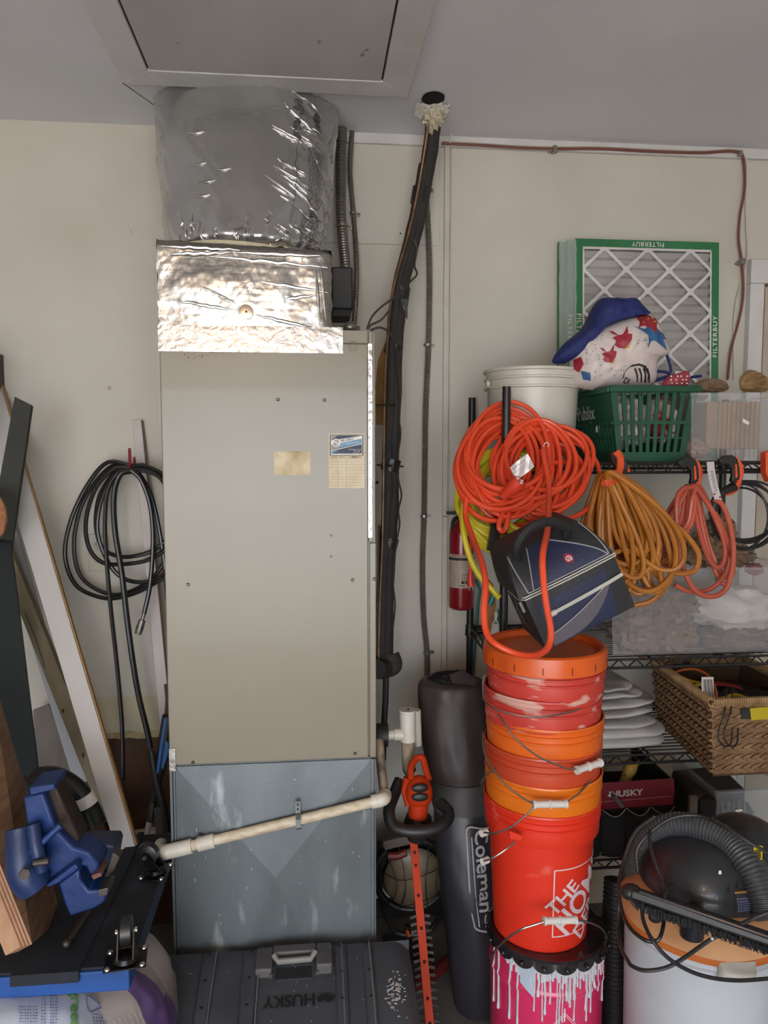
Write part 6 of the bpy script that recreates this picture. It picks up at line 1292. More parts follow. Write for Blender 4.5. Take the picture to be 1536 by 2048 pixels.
for i in range(5):
    a = math.radians(-128+i*9); p = vc+V((.03, .03, 0))+V((VR*.80*math.cos(a), VR*.80*math.sin(a), VZ+.11+.004*i)); obj('vent_rib', MB().beam(p, p+V((.012*math.cos(a), .012*math.sin(a), 0))*-3+V((.02, .01, .04)), .003, .004), MATS['vacuum head black'], sv)
def rp_(z):
    pr = [(.84, .05), (.88, .065), (.86, .10), (.72, .145), (.50, .172)]; z -= VZ
    for (r0, z0), (r1, z1) in zip(pr, pr[1:]):
        if z <= z1: return VR*(r0+(r1-r0)*(z-z0)/(z1-z0))
    return VR*.5
def fh_(a, z, h=0):
    R = rp_(z)*(1+.035*math.sin(2*a+.6)+.02*math.sin(5*a))+.003+h; return vc+V((.03+R*math.cos(a), .03+R*math.sin(a), z))
w = MB().grid(lambda u, v: fh_(math.radians(-96+u*30), VZ+.078+v*.042), 14, 4); lbv = obj('info_label', w, mat('dark label', '2d2e36', .4), hd, label='dark instruction label with fine print'); w = MB()
for r_ in range(6):
    for k in range(11): w.grid(lambda u, v: fh_(math.radians(-95+(k+.1+u*.75)*2.5), VZ+.081+r_*.005+v*.0028, .001), 2, 1)
obj('print_lines', w, mat('faint blue print', '70789c', .5), sv); w = MB().grid(lambda u, v: fh_(math.radians(-96+u*30), VZ+.117+v*.004, .001), 10, 1); obj('label_stripe', w, mat('ochre stripe', 'a5753a', .5), sv)
obj('rear_housing', MB().ball((VX+.17, VY+.10, VZ+.09), (.11, .12, .09), 28, 16), MATS['vacuum head black'], sv)
q = P(1518, 1703, -1.05); obj('warning_sticker', MB().poly([P(x, y, -1.06) for x, y in ((1507, 1688), (1526, 1693), (1524, 1720), (1508, 1716))], .001), mat('yellow sticker', 'd8c41f', .45), sv, label='small yellow warning sticker'); w = MB()
for k in range(4): w.beam(P(1511, 1701+k*4, -1.062), P(1522, 1703+k*4, -1.062), .003, .0006, (0, 1, 0))
obj('sticker_print', w, m_blk, sv)
q = P(1440, 1745, -1.13); obj('white_chip', MB().ball(q, (.004, .002, .005), 8, 6), m_wh, sv)
# latch
w = MB(); a0 = math.radians(-108); w.grid(lambda u, v: (lambda a: vc+V(((VR*1.06+.018*math.sin(math.pi*v)*(math.sin(math.pi*u))**.3+.004)*math.cos(a), (VR*1.06+.018*math.sin(math.pi*v)*(math.sin(math.pi*u))**.3+.004)*math.sin(a), VZ-.034+v*.046)))(a0+u*.42), 16, 10); obj('latch', w, mat('latch grey', 'b5b2a8', .5, bump=.1), sv, sharp=60)
obj('port', MB().cyl(P(1398, 1880, -1.16)+V((0, .03, -.01)), P(1398, 1845, -1.16)+V((0, .03, .01)), .026, n=24), mat('navy black port', '1a1e28', .4), sv)
for s_ in (0,):
    q = P(1312, 1832, -1.13); obj('clip', MB().ball(q, (.018, .012, .016), 12, 8), m_hk, sv)
m_hose = mat('ribbed hose grey', '3a3d40', .42, c2='44474a', ns=3)
vh = thing('vacuum_hose', 'dark grey ribbed vacuum hose arching over the vacuum head', 'hose', P(1500, 1830, -1.1))
hp = cordpts([(1268, 1760, -.86), (1275, 1715, -.88), (1300, 1672, -.90), (1345, 1650, -.93), (1400, 1655, -.97), (1455, 1682, -1.02), (1496, 1730, -1.08), (1522, 1785, -1.12), (1538, 1840, -1.15)])
obj('hose', ribbed(hp, .0300, .0085, .045, 18, 14), m_hose, vh)
vb = thing('floor_brush', 'long black floor brush attachment lying across the vacuum', 'vacuum attachment', P(1400, 1860, -1.16))
A_, B_ = P(1262, 1784, -1.11), P(1570, 1888, -1.27); w = MB(); w.beam(A_, B_, .042, .022, (0, .4, 1)); obj('brush_body', w, m_hk, vb, bevel=.005)
obj('seam_rail', MB().tube([A_+V((.01, -.02, .012)), B_+V((0, -.02, .012))], .005, 8), mat('glossy black rail', '22242c', .2), vb)
w = MB(); random.seed(5); n = 900
for i in range(n):
    t = (i+random.random()*.6)/n; p = A_.lerp(B_, t)+V((random.uniform(-.001, .001), -.012+random.uniform(-.018, .018), -.008)); w.beam(p, p+V((random.uniform(-.004, .004), -.006+random.uniform(-.004, .004), -.015)), .0016, .0016)
obj('bristles', w, mat('black bristle', '17181c', .7), vb, kind='stuff')
obj('end_cap', MB().ball(A_, (.024, .02, .018), 14, 8), m_hk, vb)
vcd = thing('power_cord', 'black power cord looping over the vacuum and drum', 'cord', P(1400, 1960, -1.23))
for l in ([(1345, 1770, -1.10), (1330, 1790, -1.14), (1328, 1840, -1.16), (1322, 1870, -1.2), (1312, 1882, -1.205), (1290, 1880, -1.2), (1262, 1858, -1.16), (1245, 1825, -1.10), (1238, 1770, -1.05), (1248, 1720, -1.0), (1270, 1665, -.98), (1310, 1632, -.98)],
          [(1275, 1745, -1.02), (1274, 1700, -1.0), (1300, 1665, -1.0), (1345, 1636, -1.0), (1400, 1632, -1.02), (1450, 1655, -1.08), (1500, 1685, -1.12), (1560, 1720, -1.14)],
          [(1290, 1790, -1.13), (1284, 1815, -1.14), (1288, 1845, -1.17), (1305, 1880, -1.21), (1335, 1915, -1.225), (1375, 1940, -1.235), (1420, 1955, -1.24), (1480, 1961, -1.24), (1560, 1955, -1.23)],
          [(1240, 1780, -.98), (1236, 1850, -1.02), (1242, 1895, -1.10), (1255, 1920, -1.17), (1264, 1932, -1.19), (1290, 1941, -1.215), (1330, 1936, -1.225), (1365, 1918, -1.225), (1420, 1880, -1.21), (1470, 1855, -1.23), (1510, 1835, -1.25), (1560, 1815, -1.26)],
          [(1300, 1660, -1.0), (1300, 1690, -1.04), (1312, 1730, -1.08), (1322, 1755, -1.1), (1328, 1790, -1.13), (1330, 1830, -1.15)]):
    obj('cord', MB().tube(smooth(cordpts(l), 7), .0042, 8), m_bkp, vcd)
l = [(1415, 1882, -1.212), (1430, 1873, -1.212), (1452, 1863, -1.222), (1465, 1857, -1.23)]; obj('paint_specks', MB().ball(P(1424, 1877, -1.214), (.003, .0045, .0035), 8, 6).ball(P(1462, 1859, -1.229), (.004, .0045, .003), 8, 6), m_wh, vcd)
h2 = thing('corrugated_hose', 'black corrugated hose hanging down beside the grey drum', 'hose', V((.70, -.78, FZ)))
obj('hose', ribbed([P(1235, 1760, -.72), P(1232, 1830, -.74), P(1230, 1920, -.76), P(1232, 2040, -.78), V((P(1235, 2100, -.78).x, -.78, FZ+.03))], .036, .012, .06, 20, 14), mat('black corrugate', '1f1d1d', .5, c2='262424'), h2)
oc2 = thing('orange_box', 'faded orange panel standing behind the vacuum collar', 'box', P(1268, 1800, -.80)); obj('panel', MB().poly([P(x, y, -.80) for x, y in ((1258, 1725), (1272, 1725), (1272, 1800), (1256, 1800))], .03), mat('faded orange', 'b8763c', .6), oc2, bevel=.002)
# ============================================================ black tool chest in front of the air handler
tc = thing('tool_chest', 'black plastic tool chest with a folded grey handle and ribbed lid', 'tool box', (-.06, -.92, FZ))
m_tb = mat('dusty black plastic', '45494f', .55, c2='3a3d43', ns=5, c3='5a5c60', s3=16, t3=.68, w3=.06, bump=.05, bs=30); m_tg = mat('grey handle plastic', '5c5a5a', .5, c2='524f50', ns=7, c3='7a7876', s3=14, t3=.7)
tx0, tx1, ty0, ty1 = -.405, .252, -1.03, -.765
def zt_f(y): return .350-.06*((ty1-y)/(ty1-ty0))**1.6
w = MB()
def chest(u, v):
    x = tx0+u*(tx1-tx0); y = ty1+v*(ty0-ty1); e = max(0, abs(2*u-1)-.86)/.14; return V((x, y, zt_f(y)-.03*e*e))
w.grid(chest, 40, 14); w.grid(lambda u, v: V((tx0-.01*v+u*(tx1-tx0+.02*v), ty0-.012*v, (zt_f(ty0)-.03*(max(0, abs(2*u-1)-.86)/.14)**2)*(1-v)+(FZ+.2)*v)), 40, 6)
w.grid(lambda u, v: V((tx0, ty1+u*(ty0-ty1), (chest(0, u).z)*(1-v)+(FZ+.2)*v)), 14, 4); w.grid(lambda u, v: V((tx1, ty1+u*(ty0-ty1), (chest(1, u).z)*(1-v)+(FZ+.2)*v)), 14, 4); w.grid(lambda u, v: V((tx0+u*(tx1-tx0), ty1, zt_f(ty1)*(1-v)+(FZ+.2)*v)), 6, 4)
obj('lid', w, m_tb, tc, sharp=35)
obj('base', MB().box(tx0+.012, tx1-.012, ty0+.01, ty1-.005, FZ, FZ+.2), m_tb, tc, bevel=.01)
obj('rim', MB().box(tx0-.012, tx1+.012, ty0-.02, ty1, FZ+.19, FZ+.215), m_tb, tc, bevel=.005)
cw = lambda x, y, h: V((x, y, zt_f(y)+h))
def ridge(xa, xb, y0, y1, h): 
    w = MB(); w.grid(lambda u, v: cw(xa+u*(xb-xa), y1+v*(y0-y1), h*min(1, min(u, 1-u)*8, min(v+.0, 1)*12+.0)), 10, 12); return w
for xa, xb in ((-.29, -.252), (-.185, -.142), (.050, .084), (.122, .152)):
    rg = obj('lid_rib', ridge(xa, xb, ty0, ty1, .010), m_tb, tc, sharp=40)
    for yy_ in (ty1-.018, ty1-.10, ty1-.17): obj('rib_hole', MB().cyl(cw((xa+xb)/2, yy_, .0105), cw((xa+xb)/2, yy_, .0112), .0045, n=10), m_blk, rg)
for xa in (-.262, -.150, .062, .135): obj('worn_edge', MB().tube([cw(xa+.008, y, .0105) for y in (ty1-.01, -.85, -.92, ty0+.01)], .0018, 5), mat('worn grey edge', '6e7174', .6), tc)
hz = .014; hy = ty1-.008
w = MB(); w.box(-.150, -.108, hy-.085, hy, .335, .362); w.box(.004, .044, hy-.085, hy, .335, .365); w.box(-.108, .004, hy-.030, hy, .338, .366); obj('carry_handle', w, m_tg, tc, bevel=.004)
w = MB(); w.tube([V((-.106, hy-.034, .362)), V((-.094, hy-.046, .352)), V((-.010, hy-.046, .354)), V((.002, hy-.034, .366))], .008, 8); obj('handle_lip', w, mat('pale worn grip', '8c8a88', .45), tc)
for x0_, x1_ in ((-.114, -.106), (.002, .010)): obj('handle_bracket', MB().box(x0_, x1_, hy-.088, hy-.055, .325, .35), m_scr, tc)
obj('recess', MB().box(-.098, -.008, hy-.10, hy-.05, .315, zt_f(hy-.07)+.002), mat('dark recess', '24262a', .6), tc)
fn = lambda u, v, h: cw(-.062-u*1.0, -.925-v*1.0, .0035)
w = text('HUSKY', .040, lambda u, v, h: fn(u, v, h), bold=.03); lt_ = lambda pts: decal(w, [(x, y) for x, y in pts], lambda a, b, h: cw(.075+a, -.925+b, .0035))
decal(w, [(.002, .0), (.015, .008), (.028, .012), (.040, .004), (.052, .006), (.044, -.006), (.032, -.012), (.022, -.006), (.010, -.012)], lambda a, b, h: cw(a-.0, -.925+b, .0035))
obj('raised_lettering', w, mat('lettering black', '16181b', .5), tc)
w = MB(); random.seed(31)
for i in range(70): x = random.gauss(.20, .012); y = random.gauss(-.92, .025); w.ball(cw(min(.235, x), y, .0012), (.0015+random.random()*.004, .001+random.random()*.004, .001), 6, 4)
for i in range(40): w.ball(cw(random.uniform(tx0+.03, tx1-.03), random.uniform(ty0+.02, ty1-.02), .0012), (.0015, .0015, .0008), 6, 4)
obj('paint_spots', w, mat('white specks', 'b4b4b2', .8), tc)
# ============================================================ left side: dolly on a sack, vise, boards, hose
DZ = .592; DX1 = -.382; DY0, DY1 = -1.15, -.60
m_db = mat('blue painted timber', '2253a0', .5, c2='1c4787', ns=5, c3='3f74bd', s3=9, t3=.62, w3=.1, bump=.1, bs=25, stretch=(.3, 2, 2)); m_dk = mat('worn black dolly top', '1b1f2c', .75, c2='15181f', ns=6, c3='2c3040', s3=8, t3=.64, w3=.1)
dl = thing('furniture_dolly', 'upturned blue timber dolly with black top and swivel casters', 'dolly', (-.65, -.88, DZ-.048))
obj('front_rail', MB().box(-1.05, DX1, DY0, DY0+.07, DZ-.045, DZ), m_db, dl, bevel=.002)
obj('back_rail', MB().box(-1.05, DX1, DY1-.07, DY1, DZ-.045, DZ), m_db, dl, bevel=.002)
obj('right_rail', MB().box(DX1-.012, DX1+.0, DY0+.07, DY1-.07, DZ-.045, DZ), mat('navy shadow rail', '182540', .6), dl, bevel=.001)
obj('left_rail', MB().box(-1.05, -.98, DY0+.07, DY1-.07, DZ-.045, DZ), m_db, dl, bevel=.002)
obj('platform', MB().box(-1.05, DX1-.002, DY0+.006, DY1-.006, DZ, DZ+.006), m_dk, dl, bevel=.001)
a = P(22, 1965, DY0-.003); b = P(160, 1965, DY0-.003)
obj('top_mat', MB().poly([V((a.x, DY0-.006, DZ+.010)), V((b.x, DY0-.006, DZ+.010)), V((b.x+.01, DY1, DZ+.010)), V((a.x+.13, DY1, DZ+.010))], .004, (0, 0, 1)), m_dk, dl); 
obj('mat_fold', MB().box(a.x, b.x, DY0-.010, DY0-.004, DZ-.014, DZ+.010), m_dk, dl, bevel=.002)
def caster(px, py, rz, lab, s=1.):
    c = PZ(px, py, DZ+.008); w = MB(); R_ = Matrix.Translation(c) @ Matrix.Rotation(rz, 4, 'Z') @ Matrix.Scale(s, 4)
    def o(n, w, m, par, **k): return obj(n, w.x(R_), m, par, **k)
    pt_ = o('caster', MB().box(-.042, .042, -.034, .034, 0, .003), mat('black plate', '18181a', .3, .3), dl, bevel=.001)
    for sx in (-1, 1):
        for sy in (-1, 1): o('bolt', MB().ball((sx*.034, sy*.027, .004), (.0065, .0065, .0045), 10, 6), mat('bright bolt', 'b9b5ad', .25, .9), pt_)
    o('swivel', MB().lathe((0, 0, 0), [(.026, .003), (.028, .006), (.024, .014), (.012, .017), (0, .017)], 24), mat('black chrome', '1d1d20', .2, .5), pt_)
    w = MB()
    for sx in (-1, 1): w.poly([V((sx*.017, -.020, .012)), V((sx*.017, .018, .012)), V((sx*.017, .032, .052)), V((sx*.017, .024, .062)), V((sx*.017, .012, .058))], .0025*sx, (1, 0, 0))
    o('fork', w, MATS['black chrome'], pt_)
    o('wheel', MB().tube([V((-.013, .022, .050)), V((-.010, .022, .050)), V((.010, .022, .050)), V((.013, .022, .050))], [.024, .0295, .0295, .024], 28), mat('black rubber wheel', '1f1f22', .35), pt_)
    o('axle', MB().cyl((-.022, .022, .050), (.022, .022, .050), .0055, n=10), MATS['bright bolt'], pt_)
caster(252, 1920, math.radians(8), '', 1.0); caster(312, 1745, math.radians(80), '', .95)
# sack under the dolly
sk = thing('white_sack', 'bulging white and brown printed sack under the dolly', 'sack', (-.70, -1.05, FZ)); 
def sackf(ax, ay, az, cx_, cy_, cz_, seed, amp=.06):
    def f(d): return amp*nz3(d, 2.2, seed)+amp*.5*abs(nz3(d, 5, seed+2))
    def sup(u, v):
        th = math.pi*(v-.5); ph = 2*math.pi*u; s = lambda t, e: math.copysign(abs(t)**e, t)
        d = V((s(math.cos(th), .45)*s(math.cos(ph), .55), s(math.cos(th), .45)*s(math.sin(ph), .55), s(math.sin(th), .6))); k = 1+f(d); return V((cx_+d.x*ax*k, cy_+d.y*ay*k, cz_+d.z*az*k))
    return sup
m_sk = mat('white sack film', 'bcc4d0', .42, c2='aeb7c6', ns=4, bump=.25, bs=10); m_sk2 = mat('taupe sack film', '8f8784', .45, c2='7c7472', ns=3, bump=.3, bs=9, stretch=(.6, .6, 2.4))
s1 = sackf(.34, .17, .31, -.66, -1.00, .235, 4); obj('sack_body', MB().grid(s1, 64, 40), m_sk2, sk, sharp=70)
s2_ = sackf(.275, .14, .285, -.685, -1.125, .262, 9, .03); obj('white_panel', MB().grid(s2_, 64, 40), m_sk, sk, sharp=70)
from mathutils import kdtree
def PXY(p):
    v = p-V((0, CAMY, CAMZ)); d_ = v.dot(cf); return 768+FPX*v.dot(cr)/d_, 1024-FPX*v.dot(cu)/d_
SP = [p for p in (s2_(i/360, j/180) for i in range(360) for j in range(181)) if p.y < -1.12]; KD = kdtree.KDTree(len(SP))
for i_, p in enumerate(SP): KD.insert((*PXY(p), 0), i_)
KD.balance()
def onsack(x, z):   # front point of the white panel at world x, z
    nn = KD.find_n((x, z, 0), 5); ws = [1/(d_+.15) for _, _, d_ in nn]; p = sum((SP[i_]*w_ for (_, i_, _), w_ in zip(nn, ws)), V((0, 0, 0)))/sum(ws); return p+(V((0, CAMY, CAMZ))-p).normalized()*.004
w = MB(); text('greenibe', .029, lambda u, v, h: onsack(151+v*1050, 1977+u*1250), w, bold=.015, sub=1, cx=False)
obj('green_lettering', w, mat('sack green', '5f9a4c', .5), sk)
w = MB(); random.seed(14)
def sq_(x0, x1, z0, z1): w.grid(lambda u, v: onsack(x0+u*(x1-x0), z0+v*(z1-z0)), 2, 1)
for col_, (px0, px1, n, pw, ph) in enumerate(((82, 93, 17, 3, 3), (100, 116, 18, 3, 3), (38, 76, 7, 6, 4))):
    for r_ in range(n):
        y = (1978 if col_ < 2 else 2002)+r_*6 if col_ < 2 else 2012+r_*6
        k = px0
        while k < px1: sq_(k, k+random.uniform(2, 5), y, y+2.2); k += 5.5
for r_ in range(6):
    y = 2000+r_*7; k = 185+r_*1
    while k < 230: sq_(k, k+2, y+26, y+30); k += 6
def loop(l, r, closed=True): w.tube([onsack(x, y) for x, y in ([tuple(v)[:2] for v in smooth([V((a, b, 0)) for a, b in l], 5, closed)])], r, 5, closed)
loop([(176, 1990), (200, 1984), (224, 1982), (227, 1995), (225, 2006), (200, 2016), (180, 2024), (174, 2010)], .0010); loop([(200+9*math.cos(t), 1984+8*math.sin(t)) for t in [k*.8 for k in range(8)]], .0011)
loop([(190, 2006), (200, 1998), (215, 1996), (205, 2004), (195, 2010)], .0008)
obj('blue_print', w, mat('sack blue print', '6673a8', .5), sk)
w = MB(); s1b = s1
def patch(u0, u1, v0, v1, k=10): w.grid(lambda u, v: (lambda p: p+(p-V((-.66, -1.02, p.z))).normalized()*.003)(s1(u0+(u1-u0)*u, v0+(v1-v0)*v)), k, k)
patch(.925, .99, .58, .85); patch(.95, .999, .42, .66)
obj('purple_print', w, mat('sack purple print', '4a3660', .5, c2='54406b', ns=14), sk)
w = MB()
for k in range(6): patch(.86+.012*k, .862+.012*k, .35, .72, 8)
obj('crease_highlight', w, mat('fold highlight', 'a79f98', .4), sk)  # light catching the sack's creases, painted on as pale strips
# ---- plywood board leaning at the left
m_pw = woodmat('plywood face', '86684f', '6c4f39', (1.2, 1.2, 7)); m_pl = mat('plywood plies', 'b58a66', .7, c2='7d5738', ns=90, nd=2, stretch=(1, 1, 1))
pb_ = thing('plywood_board', 'thick plywood board with layered edge leaning beside the vise', 'board', P(50, 1895, -1.1))
q1, q2, q3, q4 = P(64, 1888, -1.10), P(124, 1835, -.92), P(-28, 1300, -.74), P(-120, 1430, -.96)
nr_ = (q2-q1).cross(q4-q1).normalized(); nr_ = nr_ if nr_.dot(V((0, CAMY, CAMZ))-q1) > 0 else -nr_
fq = [q1, q2, P(124, 1730, -.91), P(5, 1418, -.80), q3, q4]
e_in = (q1-q2).normalized()
obj('board_face', MB().poly([q1, q2, q3, q4], .004, nr_), m_pw, pb_)
ei = V((-.022, -.010, .0)); n_ply = 7
for k in range(n_ply):
    o0 = ei*(k/n_ply)-nr_*.0; o1 = ei*((k+.9)/n_ply); rec = .0012*(k % 2)
    w = MB(); up_ = (q4-q1); w.add([q1+o0, q1+o1, q1+o1+up_, q1+o0+up_, q1+o0-nr_*.03, q1+o1-nr_*.03, q1+o1+up_-nr_*.03, q1+o0+up_-nr_*.03], [(0, 1, 2, 3), (7, 6, 5, 4), (0, 4, 5, 1), (1, 5, 6, 2), (2, 6, 7, 3), (3, 7, 4, 0)])
    obj('ply_layer', w, mat('light ply', 'b89070', .7, c2='a07858', ns=30, stretch=(1, 1, .1)) if k % 2 == 0 else mat('dark ply', '82583c', .75, c2='6d4730', ns=30), pb_)
# ---- boards leaning on the wall
def board(name, quad, t, m, lab, cat='board', kids=None, bevel=.0015):
    return obj(name, MB().poly([P(*q) for q in quad], t), m, label=lab, cat=cat, bevel=bevel)
m_wb = mat('white painted board', 'c7c4c1', .55, c2='bbb7b4', ns=3, nd=4, c3='a9a5a4', s3=7, t3=.7, w3=.06); m_edge = woodmat('bare pine edge', 'b08b5c', '9a7548', (4, 4, 1))
board('white_board', [(-47, 770, -.03), (1, 770, -.03), (284, 1738, -.70), (252, 1768, -.72)], .014, m_wb, 'wide white painted board leaning across the corner, bare wood edge')
w = MB(); a, b = P(2, 770, -.024), P(285.5, 1737, -.694); w.beam(a+V((.001, .006, 0)), b+V((.001, .006, 0)), .005, .013, (0, 1, 0)); obj('bare_edge', w, m_edge, bpy.data.objects['white_board'])
board('white_plank', [(-30, 985, -.04), (10, 985, -.04), (178, 1560, -.25), (150, 1575, -.25)], .016, mat('bluish white plank', 'b3b5bb', .6, c2='a8abb2', ns=4), 'narrow bluish white plank half hidden behind the wide white board')
board('treated_timber', [(-47, 1010, -.12), (-14, 1010, -.12), (240, 1640, -.40), (207, 1645, -.40)], .038, woodmat('treated lumber', '8c8168', '6f6550', (4, 4, .8), dist=1.), 'greenish treated timber leaning behind the wide white board', 'timber')
w = MB(); w.tube([P(50, 1225, -.225), P(72, 1280, -.25), P(90, 1335, -.272)], .0012, 4); w.ball(P(126, 1422, -.306), (.004, .003, .007), 8, 6); w.ball(P(166, 1510, -.345), (.003, .003, .009), 8, 6); obj('knot', w, mat('dark knot', '3e3420', .8), bpy.data.objects['treated_timber'])
board('dark_board', [(29, 793, -.28), (63, 810, -.28), (20, 1110, -.34), (-25, 1090, -.34)], .02, mat('dark grey board', '2a2c27', .7, c2='30322c', ns=4), 'dark grey painted board tilted in front of the very dark green panel')
board('green_panel', [(-20, 1080, -.36), (22, 1085, -.36), (38, 1210, -.38), (82, 1575, -.62), (30, 1590, -.62), (-60, 1330, -.5)], .02, mat('very dark green vinyl', '0c1817', .7, c2='0f1e1f', ns=3), 'very dark green panel behind the plywood board', 'panel')
board('grey_board', [(65, 1420, -.10), (97, 1408, -.10), (142, 1515, -.16), (190, 1925, -.2), (108, 1925, -.2)], .014, mat('grey weathered board', '7c746e', .75, c2='6c645f', ns=5, stretch=(3, 3, 1)), 'short weathered grey board standing against the wall')
board('brown_board', [(140, 1480, -.12), (150, 1482, -.12), (262, 1800, -.24), (150, 1800, -.24)], .014, m_ply, 'short brown board between the grey board and the treated timber')
board('white_strip', [(264, 840, -.02), (282, 839, -.02), (345, 1480, -.16), (322, 1480, -.16)], .018, mat('strip white paint', 'c9c0bc', .6, c2='bdb4b0', ns=5), 'narrow white strip of wood leaning behind the black hose', 'board')
w = MB(); w.poly([P(282.5, 839, -.019), P(287, 842, -.005), P(349, 1480, -.145), P(345.5, 1480, -.159)], .003); obj('bare_edge', w, mat('pinkish edge', '96766e', .7), bpy.data.objects['white_strip'])
# ---- shelf edge, rope
sc1 = thing('wall_cabinet', 'dark grey wall cabinet on the wall above the rope coil', 'cabinet', P(-60, 890, -.35)); a = P(7, 710, -.002); b = P(7, 887, -.002)
obj('cabinet_body', MB().box(a.x-.4, a.x, -.30, -.002, b.z, a.z), mat('cabinet grey', '3b3537', .5), sc1, bevel=.003); obj('bottom_edge', MB().box(a.x-.4, a.x+.002, -.302, -.002, b.z-.012, b.z), mat('edge band', '5a5456', .5), sc1)
rp = thing('rope_coil', 'coil of tan rope hanging under the dark cabinet', 'rope', P(-25, 1080, -.42)); w = MB()
for k in range(3): w.tube([P(-28+(30+k*3)*math.cos(t), 1035+(45+2*k)*math.sin(t), -.42-.014*k) for t in [j*math.pi/20 for j in range(40)]], lambda i: .009*(1+.12*math.sin(i*2.2)), 8, True)
obj('rope', w, mat('tan rope', 'b07a55', .85, c2='94603f', ns=60, bump=.4, bs=120), rp)
w = MB().cyl(P(-28, 985, -.38), P(-28, 985, -.42)+V((0, -.02, 0)), .006); obj('peg', w, m_bkp, rp)
# ---- outlet
ot = thing('wall_outlet', 'ivory wall outlet behind the hanging hose', 'outlet', P(196, 1142, -.004)); a = P(175, 1068, -.006); b = P(217, 1142, -.006)
m_iv = mat('ivory plastic', 'c9c5b2', .4); obj('cover_plate', MB().box(a.x, b.x, -.008, 0, b.z, a.z), m_iv, ot, bevel=.002)
for py in (1090, 1120):
    c = P(196, py, -.008); r_ = obj('receptacle', MB().poly([V((c.x+.017*math.cos(t), -.0105, c.z+.0135*math.sin(t))) for t in [k*math.pi/8 for k in range(16)]], .004, (0, -1, 0)), mat('receptacle face', 'bdb9a6', .4), ot)
    for dx in (-.006, .006): obj('slot', MB().box(c.x+dx-.001, c.x+dx+.001, -.0112, -.0104, c.z, c.z+.008), m_blk, r_)
    obj('ground_hole', MB().cyl(V((c.x, -.0104, c.z-.006)), V((c.x, -.0112, c.z-.006)), .0026, n=10), m_blk, r_)
c = P(205, 1085, -.02); obj('plug_box', MB().box(c.x-.014, c.x+.014, -.045, -.010, c.z-.02, c.z+.02), mat('ivory adapter', 'bdb8a6', .5), ot, bevel=.003)
# ---- hose coil
hk = thing('red_hook', 'red rubber-coated hook holding the black hose', 'hook', P(262, 940, -.03))
obj('hook', MB().tube(smooth([P(269, 925, -.002), P(268, 935, -.05), P(262, 942, -.11), P(260, 925, -.135), P(259, 898, -.135)], 6), .0048, 8), mat('red rubber', '8c1c26', .5), hk)
obj('hook', MB().tube(smooth([P(269, 915, -.002), P(269, 930, -.02), P(268, 940, -.05)], 4), .0048, 8), MATS['red rubber'], hk); obj('hook_tip', MB().cyl(P(259, 896, -.135), P(259, 901, -.135), .0046, n=10), mat('grey tip', '6b6462', .5), hk)
hs = thing('black_hose', 'coil of black hose hanging on the red hook, metal fitting at one end', 'hose', P(240, 1200, -.1)); m_hs = mat('black hose rubber', '1b1b1b', .28, c2='222222', ns=3)
loops = [[(262, 931, -.10), (215, 925, -.09), (175, 970, -.08), (142, 1040, -.08), (130, 1110, -.08), (150, 1168, -.09), (195, 1193, -.10), (240, 1195, -.11), (300, 1172, -.12), (345, 1130, -.12), (352, 1030, -.12), (330, 965, -.11), (295, 933, -.10)],
         [(262, 934, -.08), (228, 930, -.07), (190, 965, -.07), (160, 1020, -.07), (148, 1090, -.07), (160, 1150, -.08), (200, 1182, -.09), (245, 1188, -.09), (300, 1160, -.10), (335, 1110, -.10), (350, 1040, -.10), (325, 960, -.10), (290, 934, -.09)],
         [(262, 936, -.12), (230, 937, -.12), (192, 975, -.12), (172, 1040, -.12), (178, 1095, -.12), (205, 1125, -.12), (250, 1128, -.13), (300, 1118, -.13), (340, 1085, -.13), (352, 1010, -.13), (330, 955, -.12), (290, 932, -.12)],
         [(262, 938, -.10), (235, 940, -.10), (200, 990, -.10), (192, 1050, -.10), (205, 1095, -.11), (235, 1112, -.11), (270, 1112, -.12), (310, 1098, -.12), (345, 1060, -.12), (350, 980, -.12), (320, 945, -.11), (285, 934, -.1)],
         [(262, 940, -.14), (225, 955, -.13), (200, 1010, -.12), (196, 1070, -.12), (220, 1130, -.12), (250, 1158, -.12), (290, 1164, -.13), (325, 1150, -.13), (350, 1100, -.13), (345, 1020, -.14), (320, 955, -.14)]]
for l in loops: obj('hose_loop', MB().tube(smooth(cordpts(l), 7, True), .0072, 10, True), m_hs, hs)
obj('hanging_length', MB().tube(smooth(cordpts([(262, 940, -.13), (235, 948, -.14), (215, 985, -.14), (210, 1050, -.15), (214, 1130, -.16), (222, 1220, -.17), (234, 1330, -.19), (244, 1450, -.22), (246, 1560, -.26)]), 7), .0072, 10), m_hs, hs)
obj('hanging_length', MB().tube(smooth(cordpts([(262, 942, -.15), (240, 950, -.16), (228, 990, -.16), (230, 1060, -.17), (244, 1150, -.18), (257, 1260, -.19), (275, 1380, -.22), (298, 1480, -.26), (310, 1560, -.30)]), 7), .0095, 10), m_hs, hs)
obj('hanging_length', MB().tube(smooth(cordpts([(262, 940, -.16), (282, 960, -.16), (300, 1010, -.16), (306, 1080, -.16), (300, 1170, -.17), (288, 1228, -.18)]), 7), .0075, 10), m_hs, hs)
obj('hanging_length', MB().tube(smooth(cordpts([(262, 938, -.12), (280, 950, -.12), (305, 1000, -.12), (325, 1100, -.12), (335, 1200, -.13)]), 6), .0072, 10), m_hs, hs)
a, b = P(288, 1228, -.18), P(276, 1268, -.185); fo = obj('metal_fitting', MB().tube([a, a.lerp(b, .3), a.lerp(b, .31), a.lerp(b, .8), b], [.006, .006, .0115, .0125, .011], 16), mat('dull metal fitting', '7f7c75', .4, .7), hs, label='dull metal coupling on the hose end')
obj('knurl', MB().tube([a.lerp(b, .62), a.lerp(b, .68)], .0135, 16), m_scr, fo)
